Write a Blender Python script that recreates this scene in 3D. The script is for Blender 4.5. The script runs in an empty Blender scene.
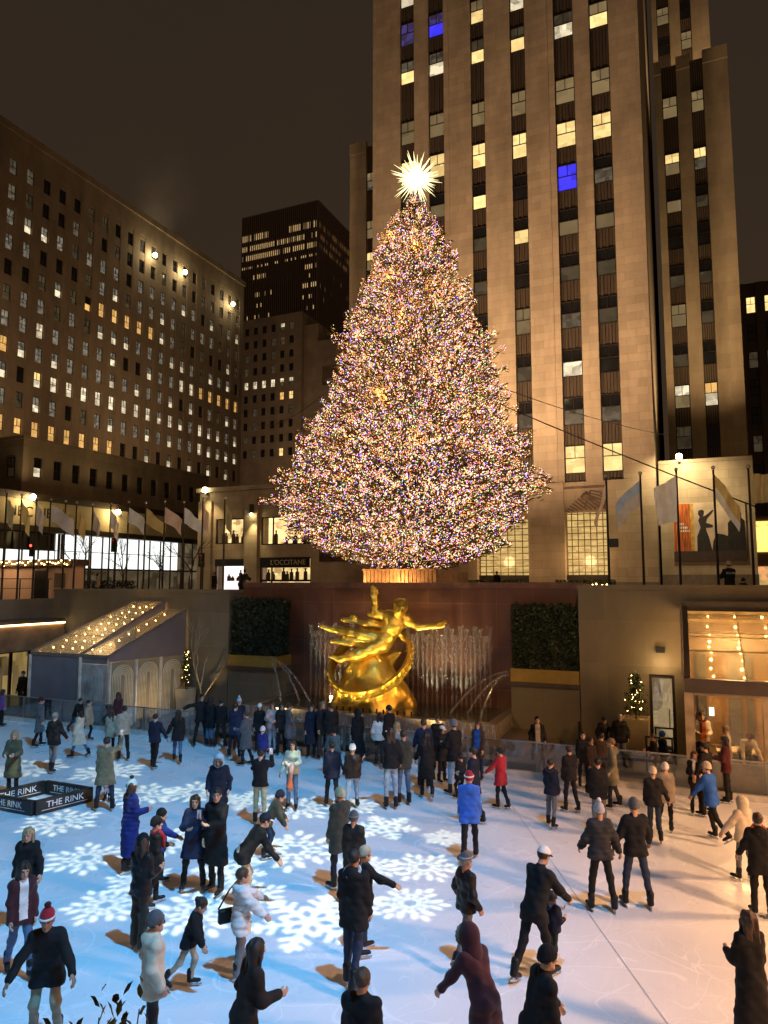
LP=dict(blue=33000,white=1600,flake=38000,facade=27000,left=12000,statue=560,jet=420,warm=7000,terrace=300,plaza=12000,tree=300)
import bpy, math, random
import numpy as np
from mathutils import Vector, Matrix, Euler
R = math.radians
rnd = random.Random(7)
scene = bpy.context.scene
COL = scene.collection

# ---------------------------------------------------------------- camera model (also used to find where things stand)
FPX, TH, PITCH, EYE = 700.0, R(23.2), math.atan(70/700.0), 5.7
CT, ST, CP, SP = math.cos(TH), math.sin(TH), math.cos(PITCH), math.sin(PITCH)
def ray(px, py):
    X = (px-384)/FPX; v = (512-py)/FPX
    F = CP - v*SP; U = SP + v*CP
    return X*CT - F*ST, X*ST + F*CT, U
def onY(px, py, Y):
    r = ray(px, py); t = Y/r[1]; return Vector((r[0]*t, Y, EYE+r[2]*t))
def onX(px, py, X0):
    r = ray(px, py); t = X0/r[0]; return Vector((X0, r[1]*t, EYE+r[2]*t))
def onZ(px, py, z=0.0):
    r = ray(px, py); t = (z-EYE)/r[2]; return Vector((r[0]*t, r[1]*t, z))
def fwd(p): return -p[0]*ST + p[1]*CT
def proj(p):
    dx, dy, dz = p[0], p[1], p[2]-EYE
    X = dx*CT+dy*ST; F0 = -dx*ST+dy*CT
    F = F0*CP+dz*SP; U = -F0*SP+dz*CP
    return 384+FPX*X/F, 512-FPX*U/F, F

# ---------------------------------------------------------------- materials
MATS = {}
class NT:
    def __init__(s, tree): s.t = tree; s.n = tree.nodes; s.l = tree.links
    def add(s, ty, **kw):
        n = s.n.new(ty)
        for k, v in kw.items():
            if k.startswith('i_'):
                n.inputs[int(k[2:])].default_value = v
            else: setattr(n, k, v)
        return n
    def link(s, a, b): s.l.new(a, b)
    def math(s, op, a, b=None, c=None):
        n = s.n.new('ShaderNodeMath'); n.operation = op
        for i, x in enumerate((a, b, c)):
            if x is None: continue
            if isinstance(x, (int, float)): n.inputs[i].default_value = x
            else: s.l.new(x, n.inputs[i])
        return n.outputs[0]
def new_mat(name):
    m = bpy.data.materials.new(name); m.use_nodes = True
    return m, NT(m.node_tree), m.node_tree.nodes['Principled BSDF']
def c4(c): return (c[0], c[1], c[2], 1.0)
def pm(name, col, rough=0.7, metal=0.0, var=0.25, vscale=3.0, bump=0.0, bscale=20.0, spec=0.5, emit=None, estr=0.0, col2=None, sheen=0.0, stretch=(1,1,1)):
    """a plain material with mottled colour and a little relief"""
    if name in MATS: return MATS[name]
    m, t, b = new_mat(name)
    b.inputs['Roughness'].default_value = rough; b.inputs['Metallic'].default_value = metal
    b.inputs['Specular IOR Level'].default_value = spec
    if sheen: b.inputs['Sheen Weight'].default_value = sheen
    tc = t.add('ShaderNodeTexCoord')
    mp = t.add('ShaderNodeMapping'); mp.inputs['Scale'].default_value = stretch
    t.link(tc.outputs['Object'], mp.inputs[0])
    nz = t.add('ShaderNodeTexNoise'); nz.inputs['Scale'].default_value = vscale; nz.inputs['Detail'].default_value = 4
    t.link(mp.outputs[0], nz.inputs['Vector'])
    cr = t.add('ShaderNodeValToRGB')
    d = col2 if col2 else tuple(x*(1-var) for x in col)
    e = col if col2 else tuple(min(1, x*(1+var)) for x in col)
    cr.color_ramp.elements[0].color = c4(d); cr.color_ramp.elements[1].color = c4(e)
    cr.color_ramp.elements[0].position = 0.3; cr.color_ramp.elements[1].position = 0.7
    t.link(nz.outputs['Fac'], cr.inputs[0]); t.link(cr.outputs[0], b.inputs['Base Color'])
    if bump:
        n2 = t.add('ShaderNodeTexNoise'); n2.inputs['Scale'].default_value = bscale; n2.inputs['Detail'].default_value = 3
        t.link(mp.outputs[0], n2.inputs['Vector'])
        bp = t.add('ShaderNodeBump'); bp.inputs['Strength'].default_value = bump; bp.inputs['Distance'].default_value = 0.02
        t.link(n2.outputs['Fac'], bp.inputs['Height']); t.link(bp.outputs[0], b.inputs['Normal'])
    if emit:
        b.inputs['Emission Color'].default_value = c4(emit); b.inputs['Emission Strength'].default_value = estr
    MATS[name] = m; return m
def stone(name, col, bw, bh, mortar=0.72, var=0.16, rough=0.85, rot=False, msize=0.008, streak=0.0, spec=0.3):
    """ashlar stone: blocks of bw x bh metres with thin joints, tone differing from block to block"""
    if name in MATS: return MATS[name]
    m, t, b = new_mat(name)
    b.inputs['Roughness'].default_value = rough; b.inputs['Specular IOR Level'].default_value = spec
    tc = t.add('ShaderNodeTexCoord'); sx = t.add('ShaderNodeSeparateXYZ'); t.link(tc.outputs['Object'], sx.inputs[0])
    cx = t.add('ShaderNodeCombineXYZ')
    t.link(t.math('ADD', sx.outputs[0], sx.outputs[1]), cx.inputs[0]); t.link(sx.outputs[2], cx.inputs[1])
    br = t.add('ShaderNodeTexBrick'); t.link(cx.outputs[0], br.inputs['Vector'])
    br.inputs['Scale'].default_value = 1.0; br.inputs['Brick Width'].default_value = bw; br.inputs['Row Height'].default_value = bh
    br.inputs['Mortar Size'].default_value = msize; br.inputs['Bias'].default_value = 0.0; br.inputs['Mortar Smooth'].default_value = 0.2
    br.inputs['Color1'].default_value = c4([x*(1-var) for x in col]); br.inputs['Color2'].default_value = c4([min(1, x*(1+var)) for x in col])
    br.inputs['Mortar'].default_value = c4([x*mortar for x in col])
    nz = t.add('ShaderNodeTexNoise'); nz.inputs['Scale'].default_value = 0.5; nz.inputs['Detail'].default_value = 6; nz.inputs['Roughness'].default_value = 0.65
    mp = t.add('ShaderNodeMapping'); mp.inputs['Scale'].default_value = (1, 1, 0.35 if streak else 1); t.link(tc.outputs['Object'], mp.inputs[0])
    t.link(mp.outputs[0], nz.inputs['Vector'])
    mr = t.add('ShaderNodeMapRange'); t.link(nz.outputs['Fac'], mr.inputs[0])
    mr.inputs[1].default_value = 0.25; mr.inputs[2].default_value = 0.75; mr.inputs[3].default_value = 0.72-streak; mr.inputs[4].default_value = 1.18
    mx = t.add('ShaderNodeMix', data_type='RGBA', blend_type='MULTIPLY'); mx.inputs[0].default_value = 1.0
    t.link(br.outputs['Color'], mx.inputs[6]); t.link(mr.outputs[0], mx.inputs[7]); t.link(mx.outputs[2], b.inputs['Base Color'])
    n2 = t.add('ShaderNodeTexNoise'); n2.inputs['Scale'].default_value = 6; n2.inputs['Detail'].default_value = 5; t.link(tc.outputs['Object'], n2.inputs['Vector'])
    bp = t.add('ShaderNodeBump'); bp.inputs['Strength'].default_value = 0.35; bp.inputs['Distance'].default_value = 0.03
    t.link(t.math('SUBTRACT', t.math('MULTIPLY', n2.outputs['Fac'], 0.5), br.outputs['Fac']), bp.inputs['Height']); t.link(bp.outputs[0], b.inputs['Normal'])
    MATS[name] = m; return m
def lit(name, col, strength, scale=1.2, contrast=0.6, dark=(0.05, 0.035, 0.02), stretch=(1, 1, 1), sampled=False, hard=False):
    """a lit window or display: bright fittings and dim patches, different in every window"""
    if name in MATS: return MATS[name]
    m, t, b = new_mat(name)
    tc = t.add('ShaderNodeTexCoord'); oi = t.add('ShaderNodeObjectInfo')
    mp = t.add('ShaderNodeMapping'); mp.inputs['Scale'].default_value = stretch
    ad = t.add('ShaderNodeVectorMath', operation='ADD'); ge = t.add('ShaderNodeNewGeometry')
    t.link(ge.outputs['Position'], mp.inputs[0])
    t.link(mp.outputs[0], ad.inputs[0]); t.link(t.math('MULTIPLY', oi.outputs['Random'], 50.0), ad.inputs[1])
    nz = t.add('ShaderNodeTexNoise'); nz.inputs['Scale'].default_value = scale; nz.inputs['Detail'].default_value = 3 if not hard else 1; t.link(ad.outputs[0], nz.inputs['Vector'])
    vo = t.add('ShaderNodeTexVoronoi', distance='CHEBYCHEV'); vo.inputs['Scale'].default_value = scale*.9; vo.inputs['Randomness'].default_value = .8; t.link(ad.outputs[0], vo.inputs['Vector'])
    sc_ = t.add('ShaderNodeSeparateColor'); t.link(vo.outputs['Color'], sc_.inputs[0])
    cr = t.add('ShaderNodeValToRGB'); t.link(t.math('ADD', t.math('MULTIPLY', nz.outputs['Fac'], .55), t.math('MULTIPLY', sc_.outputs[0], .45)), cr.inputs[0])
    cr.color_ramp.elements[0].position = 0.5-0.25; cr.color_ramp.elements[1].position = 0.5+0.15
    d = tuple(x*(1-contrast)+y*contrast for x, y in zip(col, dark))
    cr.color_ramp.elements[0].color = c4(d); cr.color_ramp.elements[1].color = c4(col)
    b.inputs['Base Color'].default_value = (0.03, 0.03, 0.03, 1); b.inputs['Roughness'].default_value = 0.15
    t.link(cr.outputs[0], b.inputs['Emission Color'])
    rr = t.add('ShaderNodeMapRange'); t.link(oi.outputs['Random'], rr.inputs[0]); rr.inputs[3].default_value = strength*0.7; rr.inputs[4].default_value = strength*1.2
    t.link(rr.outputs[0], b.inputs['Emission Strength'])
    if not sampled: m.cycles.emission_sampling = 'NONE'
    MATS[name] = m; return m
def glow(name, col, strength, sampled=True):
    if name in MATS: return MATS[name]
    m = bpy.data.materials.new(name); m.use_nodes = True; t = NT(m.node_tree); t.n.clear()
    e = t.add('ShaderNodeEmission'); e.inputs[0].default_value = c4(col); e.inputs[1].default_value = strength
    o = t.add('ShaderNodeOutputMaterial'); t.link(e.outputs[0], o.inputs[0])
    if not sampled: m.cycles.emission_sampling = 'NONE'
    MATS[name] = m; return m
def clear_glass(name, tint=(1, 1, 1), gloss=0.12, rough=0.03, milky=0.0):
    if name in MATS: return MATS[name]
    m = bpy.data.materials.new(name); m.use_nodes = True; t = NT(m.node_tree); t.n.clear()
    tr = t.add('ShaderNodeBsdfTransparent'); tr.inputs[0].default_value = c4(tint)
    gl = t.add('ShaderNodeBsdfGlossy'); gl.inputs['Roughness'].default_value = rough; gl.inputs[0].default_value = (0.9, 0.9, 0.9, 1)
    lw = t.add('ShaderNodeLayerWeight'); lw.inputs[0].default_value = 0.3
    mx = t.add('ShaderNodeMixShader'); t.link(t.math('MULTIPLY_ADD', lw.outputs['Fresnel'], 0.8, gloss*0.5), mx.inputs[0]); t.link(tr.outputs[0], mx.inputs[1]); t.link(gl.outputs[0], mx.inputs[2])
    out = mx.outputs[0]
    if milky:
        df = t.add('ShaderNodeBsdfTranslucent'); df.inputs[0].default_value = (0.8, 0.78, 0.72, 1)
        dd = t.add('ShaderNodeBsdfDiffuse'); dd.inputs[0].default_value = (0.7, 0.68, 0.64, 1)
        a = t.add('ShaderNodeMixShader'); t.link(df.outputs[0], a.inputs[1]); t.link(dd.outputs[0], a.inputs[2])
        m2 = t.add('ShaderNodeMixShader'); m2.inputs[0].default_value = milky; t.link(out, m2.inputs[1]); t.link(a.outputs[0], m2.inputs[2]); out = m2.outputs[0]
    o = t.add('ShaderNodeOutputMaterial'); t.link(out, o.inputs[0])
    MATS[name] = m; return m

# ---------------------------------------------------------------- mesh helpers
def origin_of(p):
    v = Vector((0, 0, 0))
    while p is not None: v += p.location; p = p.parent
    return v
def props(o, label=None, cat=None, group=None, kind=None):
    if label: o['label'] = label
    if cat: o['category'] = cat
    if group: o['group'] = group
    if kind: o['kind'] = kind
    return o
def thing(name, label, cat, loc=(0, 0, 0), group=None, rz=0.0):
    o = bpy.data.objects.new(name, None); COL.objects.link(o); o.location = loc; o.rotation_euler.z = rz
    o.empty_display_size = 0.2
    return props(o, label, cat, group)
class MB:
    def __init__(s): s.v = []; s.f = []; s.m = []
    def face(s, pts, m=0):
        i = len(s.v); s.v += [tuple(p) for p in pts]; s.f.append(tuple(range(i, i+len(pts)))); s.m.append(m)
    def box(s, x0, x1, y0, y1, z0, z1, m=0, skip=''):
        i = len(s.v)
        s.v += [(x, y, z) for z in (z0, z1) for x, y in ((x0, y0), (x1, y0), (x1, y1), (x0, y1))]
        for k, q in (('b', (0, 3, 2, 1)), ('t', (4, 5, 6, 7)), ('f', (0, 1, 5, 4)), ('r', (1, 2, 6, 5)), ('k', (2, 3, 7, 6)), ('l', (3, 0, 4, 7))):
            if k in skip: continue
            s.f.append(tuple(i+a for a in q)); s.m.append(m)
        return s
    def obox(s, M, sx, sy, sz, m=0):
        i = len(s.v)
        for z in (-.5, .5):
            for x, y in ((-.5, -.5), (.5, -.5), (.5, .5), (-.5, .5)):
                s.v.append(tuple(M @ Vector((x*sx, y*sy, z*sz))))
        for q in ((0, 3, 2, 1), (4, 5, 6, 7), (0, 1, 5, 4), (1, 2, 6, 5), (2, 3, 7, 6), (3, 0, 4, 7)):
            s.f.append(tuple(i+a for a in q)); s.m.append(m)
        return s
    def bar(s, a, b, w, h=None, m=0):
        a, b = Vector(a), Vector(b); d = b-a; L = d.length
        if L < 1e-6: return s
        q = d.to_track_quat('Z', 'Y').to_matrix().to_4x4(); q.translation = (a+b)/2
        return s.obox(q, w, h or w, L, m)
    def tube(s, pts, rad, n=8, m=0, cap=True):
        pts = [Vector(p) for p in pts]; i0 = len(s.v)
        if not hasattr(rad, '__len__'): rad = [rad]*len(pts)
        up = Vector((0, 0, 1))
        for k, p in enumerate(pts):
            d = (pts[min(k+1, len(pts)-1)]-pts[max(k-1, 0)]).normalized()
            a = d.cross(up)
            if a.length < 1e-3: a = d.cross(Vector((1, 0, 0)))
            a.normalize(); b = d.cross(a)
            for j in range(n):
                t = 2*math.pi*j/n; s.v.append(tuple(p + (a*math.cos(t)+b*math.sin(t))*rad[k]))
        for k in range(len(pts)-1):
            for j in range(n):
                s.f.append((i0+k*n+j, i0+(k+1)*n+j, i0+(k+1)*n+(j+1) % n, i0+k*n+(j+1) % n)); s.m.append(m)
        if cap:
            s.f.append(tuple(i0+j for j in range(n))); s.m.append(m)
            e = i0+(len(pts)-1)*n; s.f.append(tuple(e+n-1-j for j in range(n))); s.m.append(m)
        return s
    def ball(s, c, r, n=8, m=0, sz=1.0):
        i0 = len(s.v); c = Vector(c); rings = max(3, n//2)
        for a in range(1, rings):
            ph = math.pi*a/rings
            for j in range(n):
                t = 2*math.pi*j/n
                s.v.append((c.x+r*math.sin(ph)*math.cos(t), c.y+r*math.sin(ph)*math.sin(t), c.z+r*sz*math.cos(ph)))
        top = len(s.v); s.v.append((c.x, c.y, c.z+r*sz)); s.v.append((c.x, c.y, c.z-r*sz))
        for a in range(rings-2):
            for j in range(n):
                s.f.append((i0+a*n+j, i0+(a+1)*n+j, i0+(a+1)*n+(j+1) % n, i0+a*n+(j+1) % n)); s.m.append(m)
        for j in range(n):
            s.f.append((top, i0+j, i0+(j+1) % n)); s.m.append(m)
            e = i0+(rings-2)*n; s.f.append((top+1, e+(j+1) % n, e+j)); s.m.append(m)
        return s
    def build(s, name, mats, parent=None, smooth=False, local=False, kind=None):
        off = Vector((0, 0, 0)) if (local or parent is None) else origin_of(parent)
        me = bpy.data.meshes.new(name)
        v = np.array(s.v, dtype=np.float32).reshape(-1, 3) - np.array(off, dtype=np.float32)
        me.from_pydata(v.tolist(), [], s.f)
        mats = mats if isinstance(mats, (list, tuple)) else [mats]
        for m in mats: me.materials.append(m)
        if len(mats) > 1: me.polygons.foreach_set('material_index', np.array(s.m, dtype=np.int32))
        if smooth: me.polygons.foreach_set('use_smooth', np.ones(len(s.f), dtype=bool))
        me.update()
        return link(name, me, parent, kind)
def link(name, me, parent=None, kind=None):
    o = bpy.data.objects.new(name, me); COL.objects.link(o)
    if parent is not None: o.parent = parent
    if kind: o['kind'] = kind
    return o
def raw_mesh(name, V, quads, mats, mi=None, smooth=True):
    me = bpy.data.meshes.new(name)
    V = np.asarray(V, dtype=np.float32); Q = np.asarray(quads, dtype=np.int32); k = Q.shape[1]
    me.vertices.add(len(V)); me.vertices.foreach_set('co', V.ravel())
    me.loops.add(Q.size); me.loops.foreach_set('vertex_index', Q.ravel())
    me.polygons.add(len(Q)); me.polygons.foreach_set('loop_start', np.arange(0, Q.size, k, dtype=np.int32))
    me.polygons.foreach_set('loop_total', np.full(len(Q), k, dtype=np.int32))
    for m in mats: me.materials.append(m)
    if mi is not None: me.polygons.foreach_set('material_index', np.asarray(mi, dtype=np.int32))
    if smooth: me.polygons.foreach_set('use_smooth', np.ones(len(Q), dtype=bool))
    me.update(calc_edges=True)
    return me
def text(s, size, loc, rot, mat, parent, name='lettering', extrude=0.01, align='CENTER', sx=1.0, bold=0.0):
    cu = bpy.data.curves.new(name, 'FONT'); cu.body = s; cu.size = size; cu.extrude = extrude; cu.align_x = align; cu.align_y = 'CENTER'; cu.offset = bold
    cu.materials.append(mat)
    tmp = bpy.data.objects.new(name, cu); COL.objects.link(tmp); bpy.context.view_layer.update()
    me = bpy.data.meshes.new_from_object(tmp.evaluated_get(bpy.context.evaluated_depsgraph_get())); bpy.data.objects.remove(tmp)
    o = bpy.data.objects.new(name, me); COL.objects.link(o)
    if not me.materials: me.materials.append(mat)
    if parent is not None: o.parent = parent
    o.location = Vector(loc) - (origin_of(parent) if parent else Vector((0, 0, 0)))
    o.rotation_euler = rot; o.scale.x = sx
    return o
def dup(o, parent=None):
    c = o.copy(); COL.objects.link(c)
    if parent is not None: c.parent = parent
    return c
def tree_copy(root):
    r = root.copy(); COL.objects.link(r)
    for ch in list(root.children):
        c = dup(ch, r); c.matrix_parent_inverse = ch.matrix_parent_inverse
        for g in list(ch.children): dup(g, c)
    return r

# ---------------------------------------------------------------- implicit surfaces -> one continuous mesh
def nets(f, lo, hi, h):
    lo = np.array(lo, dtype=np.float32); n = np.ceil((np.array(hi)-lo)/h).astype(int)+1
    ax = [lo[i]+h*np.arange(n[i], dtype=np.float32) for i in range(3)]
    X, Y, Z = np.meshgrid(*ax, indexing='ij')
    D = f(X, Y, Z).astype(np.float32)
    S = D < 0
    acc = np.zeros(tuple(n-1)+(3,), dtype=np.float32); cnt = np.zeros(tuple(n-1), dtype=np.float32)
    for a in range(3):
        o1, o2 = [i for i in range(3) if i != a]
        sl0 = [slice(None)]*3; sl1 = [slice(None)]*3; sl0[a] = slice(0, -1); sl1[a] = slice(1, None)
        d0, d1 = D[tuple(sl0)], D[tuple(sl1)]
        cross = S[tuple(sl0)] != S[tuple(sl1)]
        t = np.where(cross, d0/np.where(cross, d0-d1, 1), 0)
        for u in (0, 1):
            for v in (0, 1):
                s = [slice(None)]*3
                s[o1] = slice(u, n[o1]-1+u); s[o2] = slice(v, n[o2]-1+v)
                cc = cross[tuple(s)]; tt = t[tuple(s)]
                acc[..., a] += np.where(cc, tt, 0); acc[..., o1] += np.where(cc, u, 0); acc[..., o2] += np.where(cc, v, 0); cnt += cc
    act = cnt > 0
    idx = -np.ones(act.shape, dtype=np.int32); idx[act] = np.arange(act.sum())
    ci = np.argwhere(act)
    V = lo + h*(ci + acc[act]/cnt[act][:, None])
    quads = []
    for a in range(3):
        o1, o2 = [(1, 2), (2, 0), (0, 1)][a]
        s0 = [slice(None)]*3; s1 = [slice(None)]*3; s0[a] = slice(0, -1); s1[a] = slice(1, None)
        A = S[tuple(s0)]; B = S[tuple(s1)]
        inner = [slice(None)]*3; inner[o1] = slice(1, -1); inner[o2] = slice(1, -1)
        e = np.argwhere((A != B)[tuple(inner)])
        if not len(e): continue
        e[:, o1] += 1; e[:, o2] += 1
        flip = A[tuple(e.T)]
        def cell(du, dv):
            q = e.copy(); q[:, o1] -= du; q[:, o2] -= dv; return idx[tuple(q.T)]
        q = np.stack([cell(0, 0), cell(1, 0), cell(1, 1), cell(0, 1)], axis=1)
        q[~flip] = q[~flip][:, ::-1]
        quads.append(q)
    return V, np.concatenate(quads)
def caps_sdf(caps, k=0.03):
    """smooth union of tapered capsules (a, b, ra, rb)"""
    C = [(np.array(a, dtype=np.float32), np.array(b, dtype=np.float32), ra, rb) for a, b, ra, rb in caps]
    def f(X, Y, Z):
        S = 0
        for a, b, ra, rb in C:
            d = b-a; L = float(d@d)+1e-9
            t = np.clip(((X-a[0])*d[0]+(Y-a[1])*d[1]+(Z-a[2])*d[2])/L, 0, 1)
            q = np.sqrt((X-a[0]-t*d[0])**2+(Y-a[1]-t*d[1])**2+(Z-a[2]-t*d[2])**2) - (ra+(rb-ra)*t)
            S = S + np.exp(np.clip(-q/k, -30, 30))
        return -k*np.log(np.maximum(S, 1e-13))
    return f
def caps_box(caps, pad):
    P = np.array([c[i] for c in caps for i in (0, 1)]); r = max(max(c[2], c[3]) for c in caps)+pad
    return P.min(0)-r, P.max(0)+r
# ================================================================ SETTING: plaza, sunken rink, walls
PZ = 4.7
YF, YW, YR = 21.2, 25.5, 26.6
granite = stone('grey_granite', (0.185, 0.145, 0.092), 2.6, 1.45, mortar=1.35, var=0.10, rough=0.6, msize=0.006, streak=0.08)
redgran = stone('red_granite', (0.150, 0.060, 0.036), 1.4, 1.62, mortar=1.7, var=0.10, rough=0.30, msize=0.010, spec=0.5)
for nm in ('red_granite',):
    for n in MATS[nm].node_tree.nodes:
        if n.type == 'TEX_BRICK': n.offset = 0.0
paving = stone('plaza_paving', (0.16, 0.145, 0.13), 1.2, 0.8, var=0.1, rough=0.6)
terr = stone('terrace_stone', (0.26, 0.20, 0.17), 1.5, 1.0, var=0.06, rough=0.5)
blackm = pm('black_metal', (0.012, 0.011, 0.010), 0.45, 0.3, bump=0.05)
darkm = pm('bronze_metal', (0.045, 0.032, 0.022), 0.45, 0.6)
whitem = pm('white_metal', (0.62, 0.58, 0.52), 0.4, 0.2)
greym = pm('grey_metal', (0.30, 0.30, 0.31), 0.35, 0.7)
m = MB()
for x0, x1, y0, y1 in ((-700, 700, -300, 1.0), (-700, 700, YR+0.4, 900), (-700, -28.6, 1.0, YR+0.4), (12, 700, 1.0, YR+0.4)):
    m.face([(x0, y0, PZ), (x1, y0, PZ), (x1, y1, PZ), (x0, y1, PZ)])
props(m.build('ground', paving), kind='structure')
m = MB(); m.face([(-34, YF-0.06, 0), (12, YF-0.06, 0), (12, YR+0.4, 0), (-34, YR+0.4, 0)])
m.face([(-34, 1, 0), (12, 1, 0), (12, 2.6, 0), (-34, 2.6, 0)])
props(m.build('terrace_floor', terr), kind='structure')
# ice: pale, scuffed by blades
ice, t, b = new_mat('ice')
tc = t.add('ShaderNodeTexCoord')
n1 = t.add('ShaderNodeTexNoise'); n1.inputs['Scale'].default_value = 0.35; n1.inputs['Detail'].default_value = 5; t.link(tc.outputs['Object'], n1.inputs['Vector'])
cr = t.add('ShaderNodeValToRGB'); cr.color_ramp.elements[0].color = (0.66, 0.69, 0.72, 1); cr.color_ramp.elements[1].color = (0.80, 0.82, 0.84, 1)
cr.color_ramp.elements[0].position = 0.35; cr.color_ramp.elements[1].position = 0.65
t.link(n1.outputs['Fac'], cr.inputs[0])
hs = None
for rot, sc in ((0.4, (9, 0.5, 1)), (1.3, (11, 0.4, 1)), (2.3, (8, 0.6, 1))):
    mp = t.add('ShaderNodeMapping'); mp.inputs['Rotation'].default_value = (0, 0, rot); mp.inputs['Scale'].default_value = sc; t.link(tc.outputs['Object'], mp.inputs[0])
    n2 = t.add('ShaderNodeTexNoise'); n2.inputs['Scale'].default_value = 2.2; n2.inputs['Detail'].default_value = 4; n2.inputs['Distortion'].default_value = 1.2; t.link(mp.outputs[0], n2.inputs['Vector'])
    v = t.math('POWER', n2.outputs['Fac'], 5.0)
    hs = v if hs is None else t.math('ADD', hs, v)
mx = t.add('ShaderNodeMix', data_type='RGBA', blend_type='MIX'); t.link(t.math('MINIMUM', t.math('MULTIPLY', hs, 0.8), 0.4), mx.inputs[0])
t.link(cr.outputs[0], mx.inputs[6]); mx.inputs[7].default_value = (0.88, 0.89, 0.90, 1); t.link(mx.outputs[2], b.inputs['Base Color'])
trk = None
for off, sc, wd_ in (((0, 0, 0), .55, .0035), ((7, 3, 0), .8, .003), ((21, 9, 0), .42, .003), ((40, 5, 0), 1.1, .003), ((63, 31, 0), .65, .0035), ((90, 12, 0), .9, .003)):
    mp = t.add('ShaderNodeMapping'); mp.inputs['Location'].default_value = off; t.link(tc.outputs['Object'], mp.inputs[0])
    n2 = t.add('ShaderNodeTexNoise'); n2.inputs['Scale'].default_value = sc; n2.inputs['Detail'].default_value = .6; n2.inputs['Distortion'].default_value = .4; t.link(mp.outputs[0], n2.inputs['Vector'])
    n3 = t.add('ShaderNodeTexNoise'); n3.inputs['Scale'].default_value = .9; n3.inputs['Detail'].default_value = 1; t.link(mp.outputs[0], n3.inputs['Vector'])
    v = t.math('MULTIPLY', t.math('LESS_THAN', t.math('ABSOLUTE', t.math('SUBTRACT', n2.outputs['Fac'], .5)), wd_), t.math('GREATER_THAN', n3.outputs['Fac'], .47)); trk = v if trk is None else t.math('MAXIMUM', trk, v)
m2 = t.add('ShaderNodeMix', data_type='RGBA', blend_type='MIX'); t.link(t.math('MULTIPLY', trk, .55), m2.inputs[0]); t.link(mx.outputs[2], m2.inputs[6]); m2.inputs[7].default_value = (.93, .94, .95, 1); t.link(m2.outputs[2], b.inputs['Base Color'])
wet_ = t.add('ShaderNodeTexNoise'); wet_.inputs['Scale'].default_value = .8; wet_.inputs['Detail'].default_value = 5; t.link(tc.outputs['Object'], wet_.inputs['Vector'])
wr = t.add('ShaderNodeMapRange'); t.link(wet_.outputs['Fac'], wr.inputs[0]); wr.inputs[1].default_value = .35; wr.inputs[2].default_value = .65; wr.inputs[3].default_value = .20; wr.inputs[4].default_value = .48; t.link(wr.outputs[0], b.inputs['Roughness'])
b.inputs['Specular IOR Level'].default_value = 0.35
bp = t.add('ShaderNodeBump'); bp.inputs['Strength'].default_value = 0.25; bp.inputs['Distance'].default_value = 0.01; t.link(t.math('SUBTRACT', hs, t.math('MULTIPLY', trk, .8)), bp.inputs['Height']); t.link(bp.outputs[0], b.inputs['Normal'])
m = MB(); m.face([(-34, 2.6, 0.0), (12, 2.6, 0.0), (12, YF-0.06, 0.0), (-34, YF-0.06, 0.0)])
props(m.build('rink_ice', ice), kind='structure')
a, c = onZ(502, 792, 0.004), onZ(640, 985, 0.004)
d = (c-a).normalized(); nrm = Vector((-d.y, d.x, 0))*0.009
m = MB(); m.face([a-nrm, c+d*6-nrm, c+d*6+nrm, a+nrm]); props(m.build('ice_seam', pm('seam', (0.48, 0.50, 0.54), 0.4)), kind='structure')

def wall(name, label, parts_fn, cat='wall', mats=granite, loc=(0, 0, 0)):
    t = thing(name, label, cat, loc); parts_fn(t); return t
# red granite wall behind the statue
w = thing('granite_wall', 'polished dark red granite wall behind the golden statue and fountain jets', 'wall', (-10.9, YR, 0))
m = MB(); m.box(-18.25, -3.5, YR, YR+0.4, 0, 5.45); m.build('wall_face', redgran, w)
m = MB(); m.box(-18.25, -3.5, YR-0.05, YR+0.45, 5.452, 5.68); m.build('coping', pm('red_coping', (0.17, 0.075, 0.05), 0.35, bump=0.1), w)
# right grey pier with the restaurant doorway
dx0, dx1 = onY(651, 740, YW).x, onY(677, 740, YW).x
w = thing('granite_wall', 'grey granite wall with coping, beside the glass doorway and the lit potted tree', 'wall', (0, YW, 0))
m = MB(); m.box(-3.5, dx0, YW, YR+0.4, 0, 5.42); m.box(dx0, dx1, YW, YR+0.4, 2.62, 5.42); m.box(dx1, 12, YW, YR+0.4, 0, 5.42); m.build('wall_face', granite, w)
m = MB(); m.box(-3.53, 12, YW-0.04, YR+0.42, 5.422, 5.6); m.build('coping', granite, w)
nm_ = MB(); nm_.box(-1.0, -0.72, YW-0.12, YW-0.003, 3.35, 3.55); nm_.build('wall_speaker', blackm, w)
d = thing('glass_door', 'tall glass entrance door with dark frame between potted tree and glass pavilion', 'door', ((dx0+dx1)/2, YW+0.2, 0))
m = MB(); m.box(dx0, dx0+0.09, YW+0.1, YW+0.25, 0, 2.62); m.box(dx1-0.09, dx1, YW+0.1, YW+0.25, 0, 2.62); m.box(dx0+0.09, dx1-0.09, YW+0.1, YW+0.25, 2.5, 2.62); m.box(dx0+.09, dx1-.09, YW+.1, YW+.25, 0, .12)
m.build('door_frame', darkm, d)
m = MB(); m.box(dx0+0.09, dx1-0.09, YW+0.16, YW+0.18, 0.12, 2.5); m.build('pane', clear_glass('door_glass', gloss=0.15), d)
m = MB(); m.tube([(dx1-0.2, YW+0.08, 0.9), (dx1-0.2, YW+0.08, 1.5)], 0.018); m.build('handle', greym, d)
m = MB(); m.box(dx0, dx1, YR+0.1, YR+0.3, 0, 2.62); m.build('inner_door', lit('vestibule', (0.85, 0.60, 0.30), 0.45, 2.0, 0.7), d)
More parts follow.
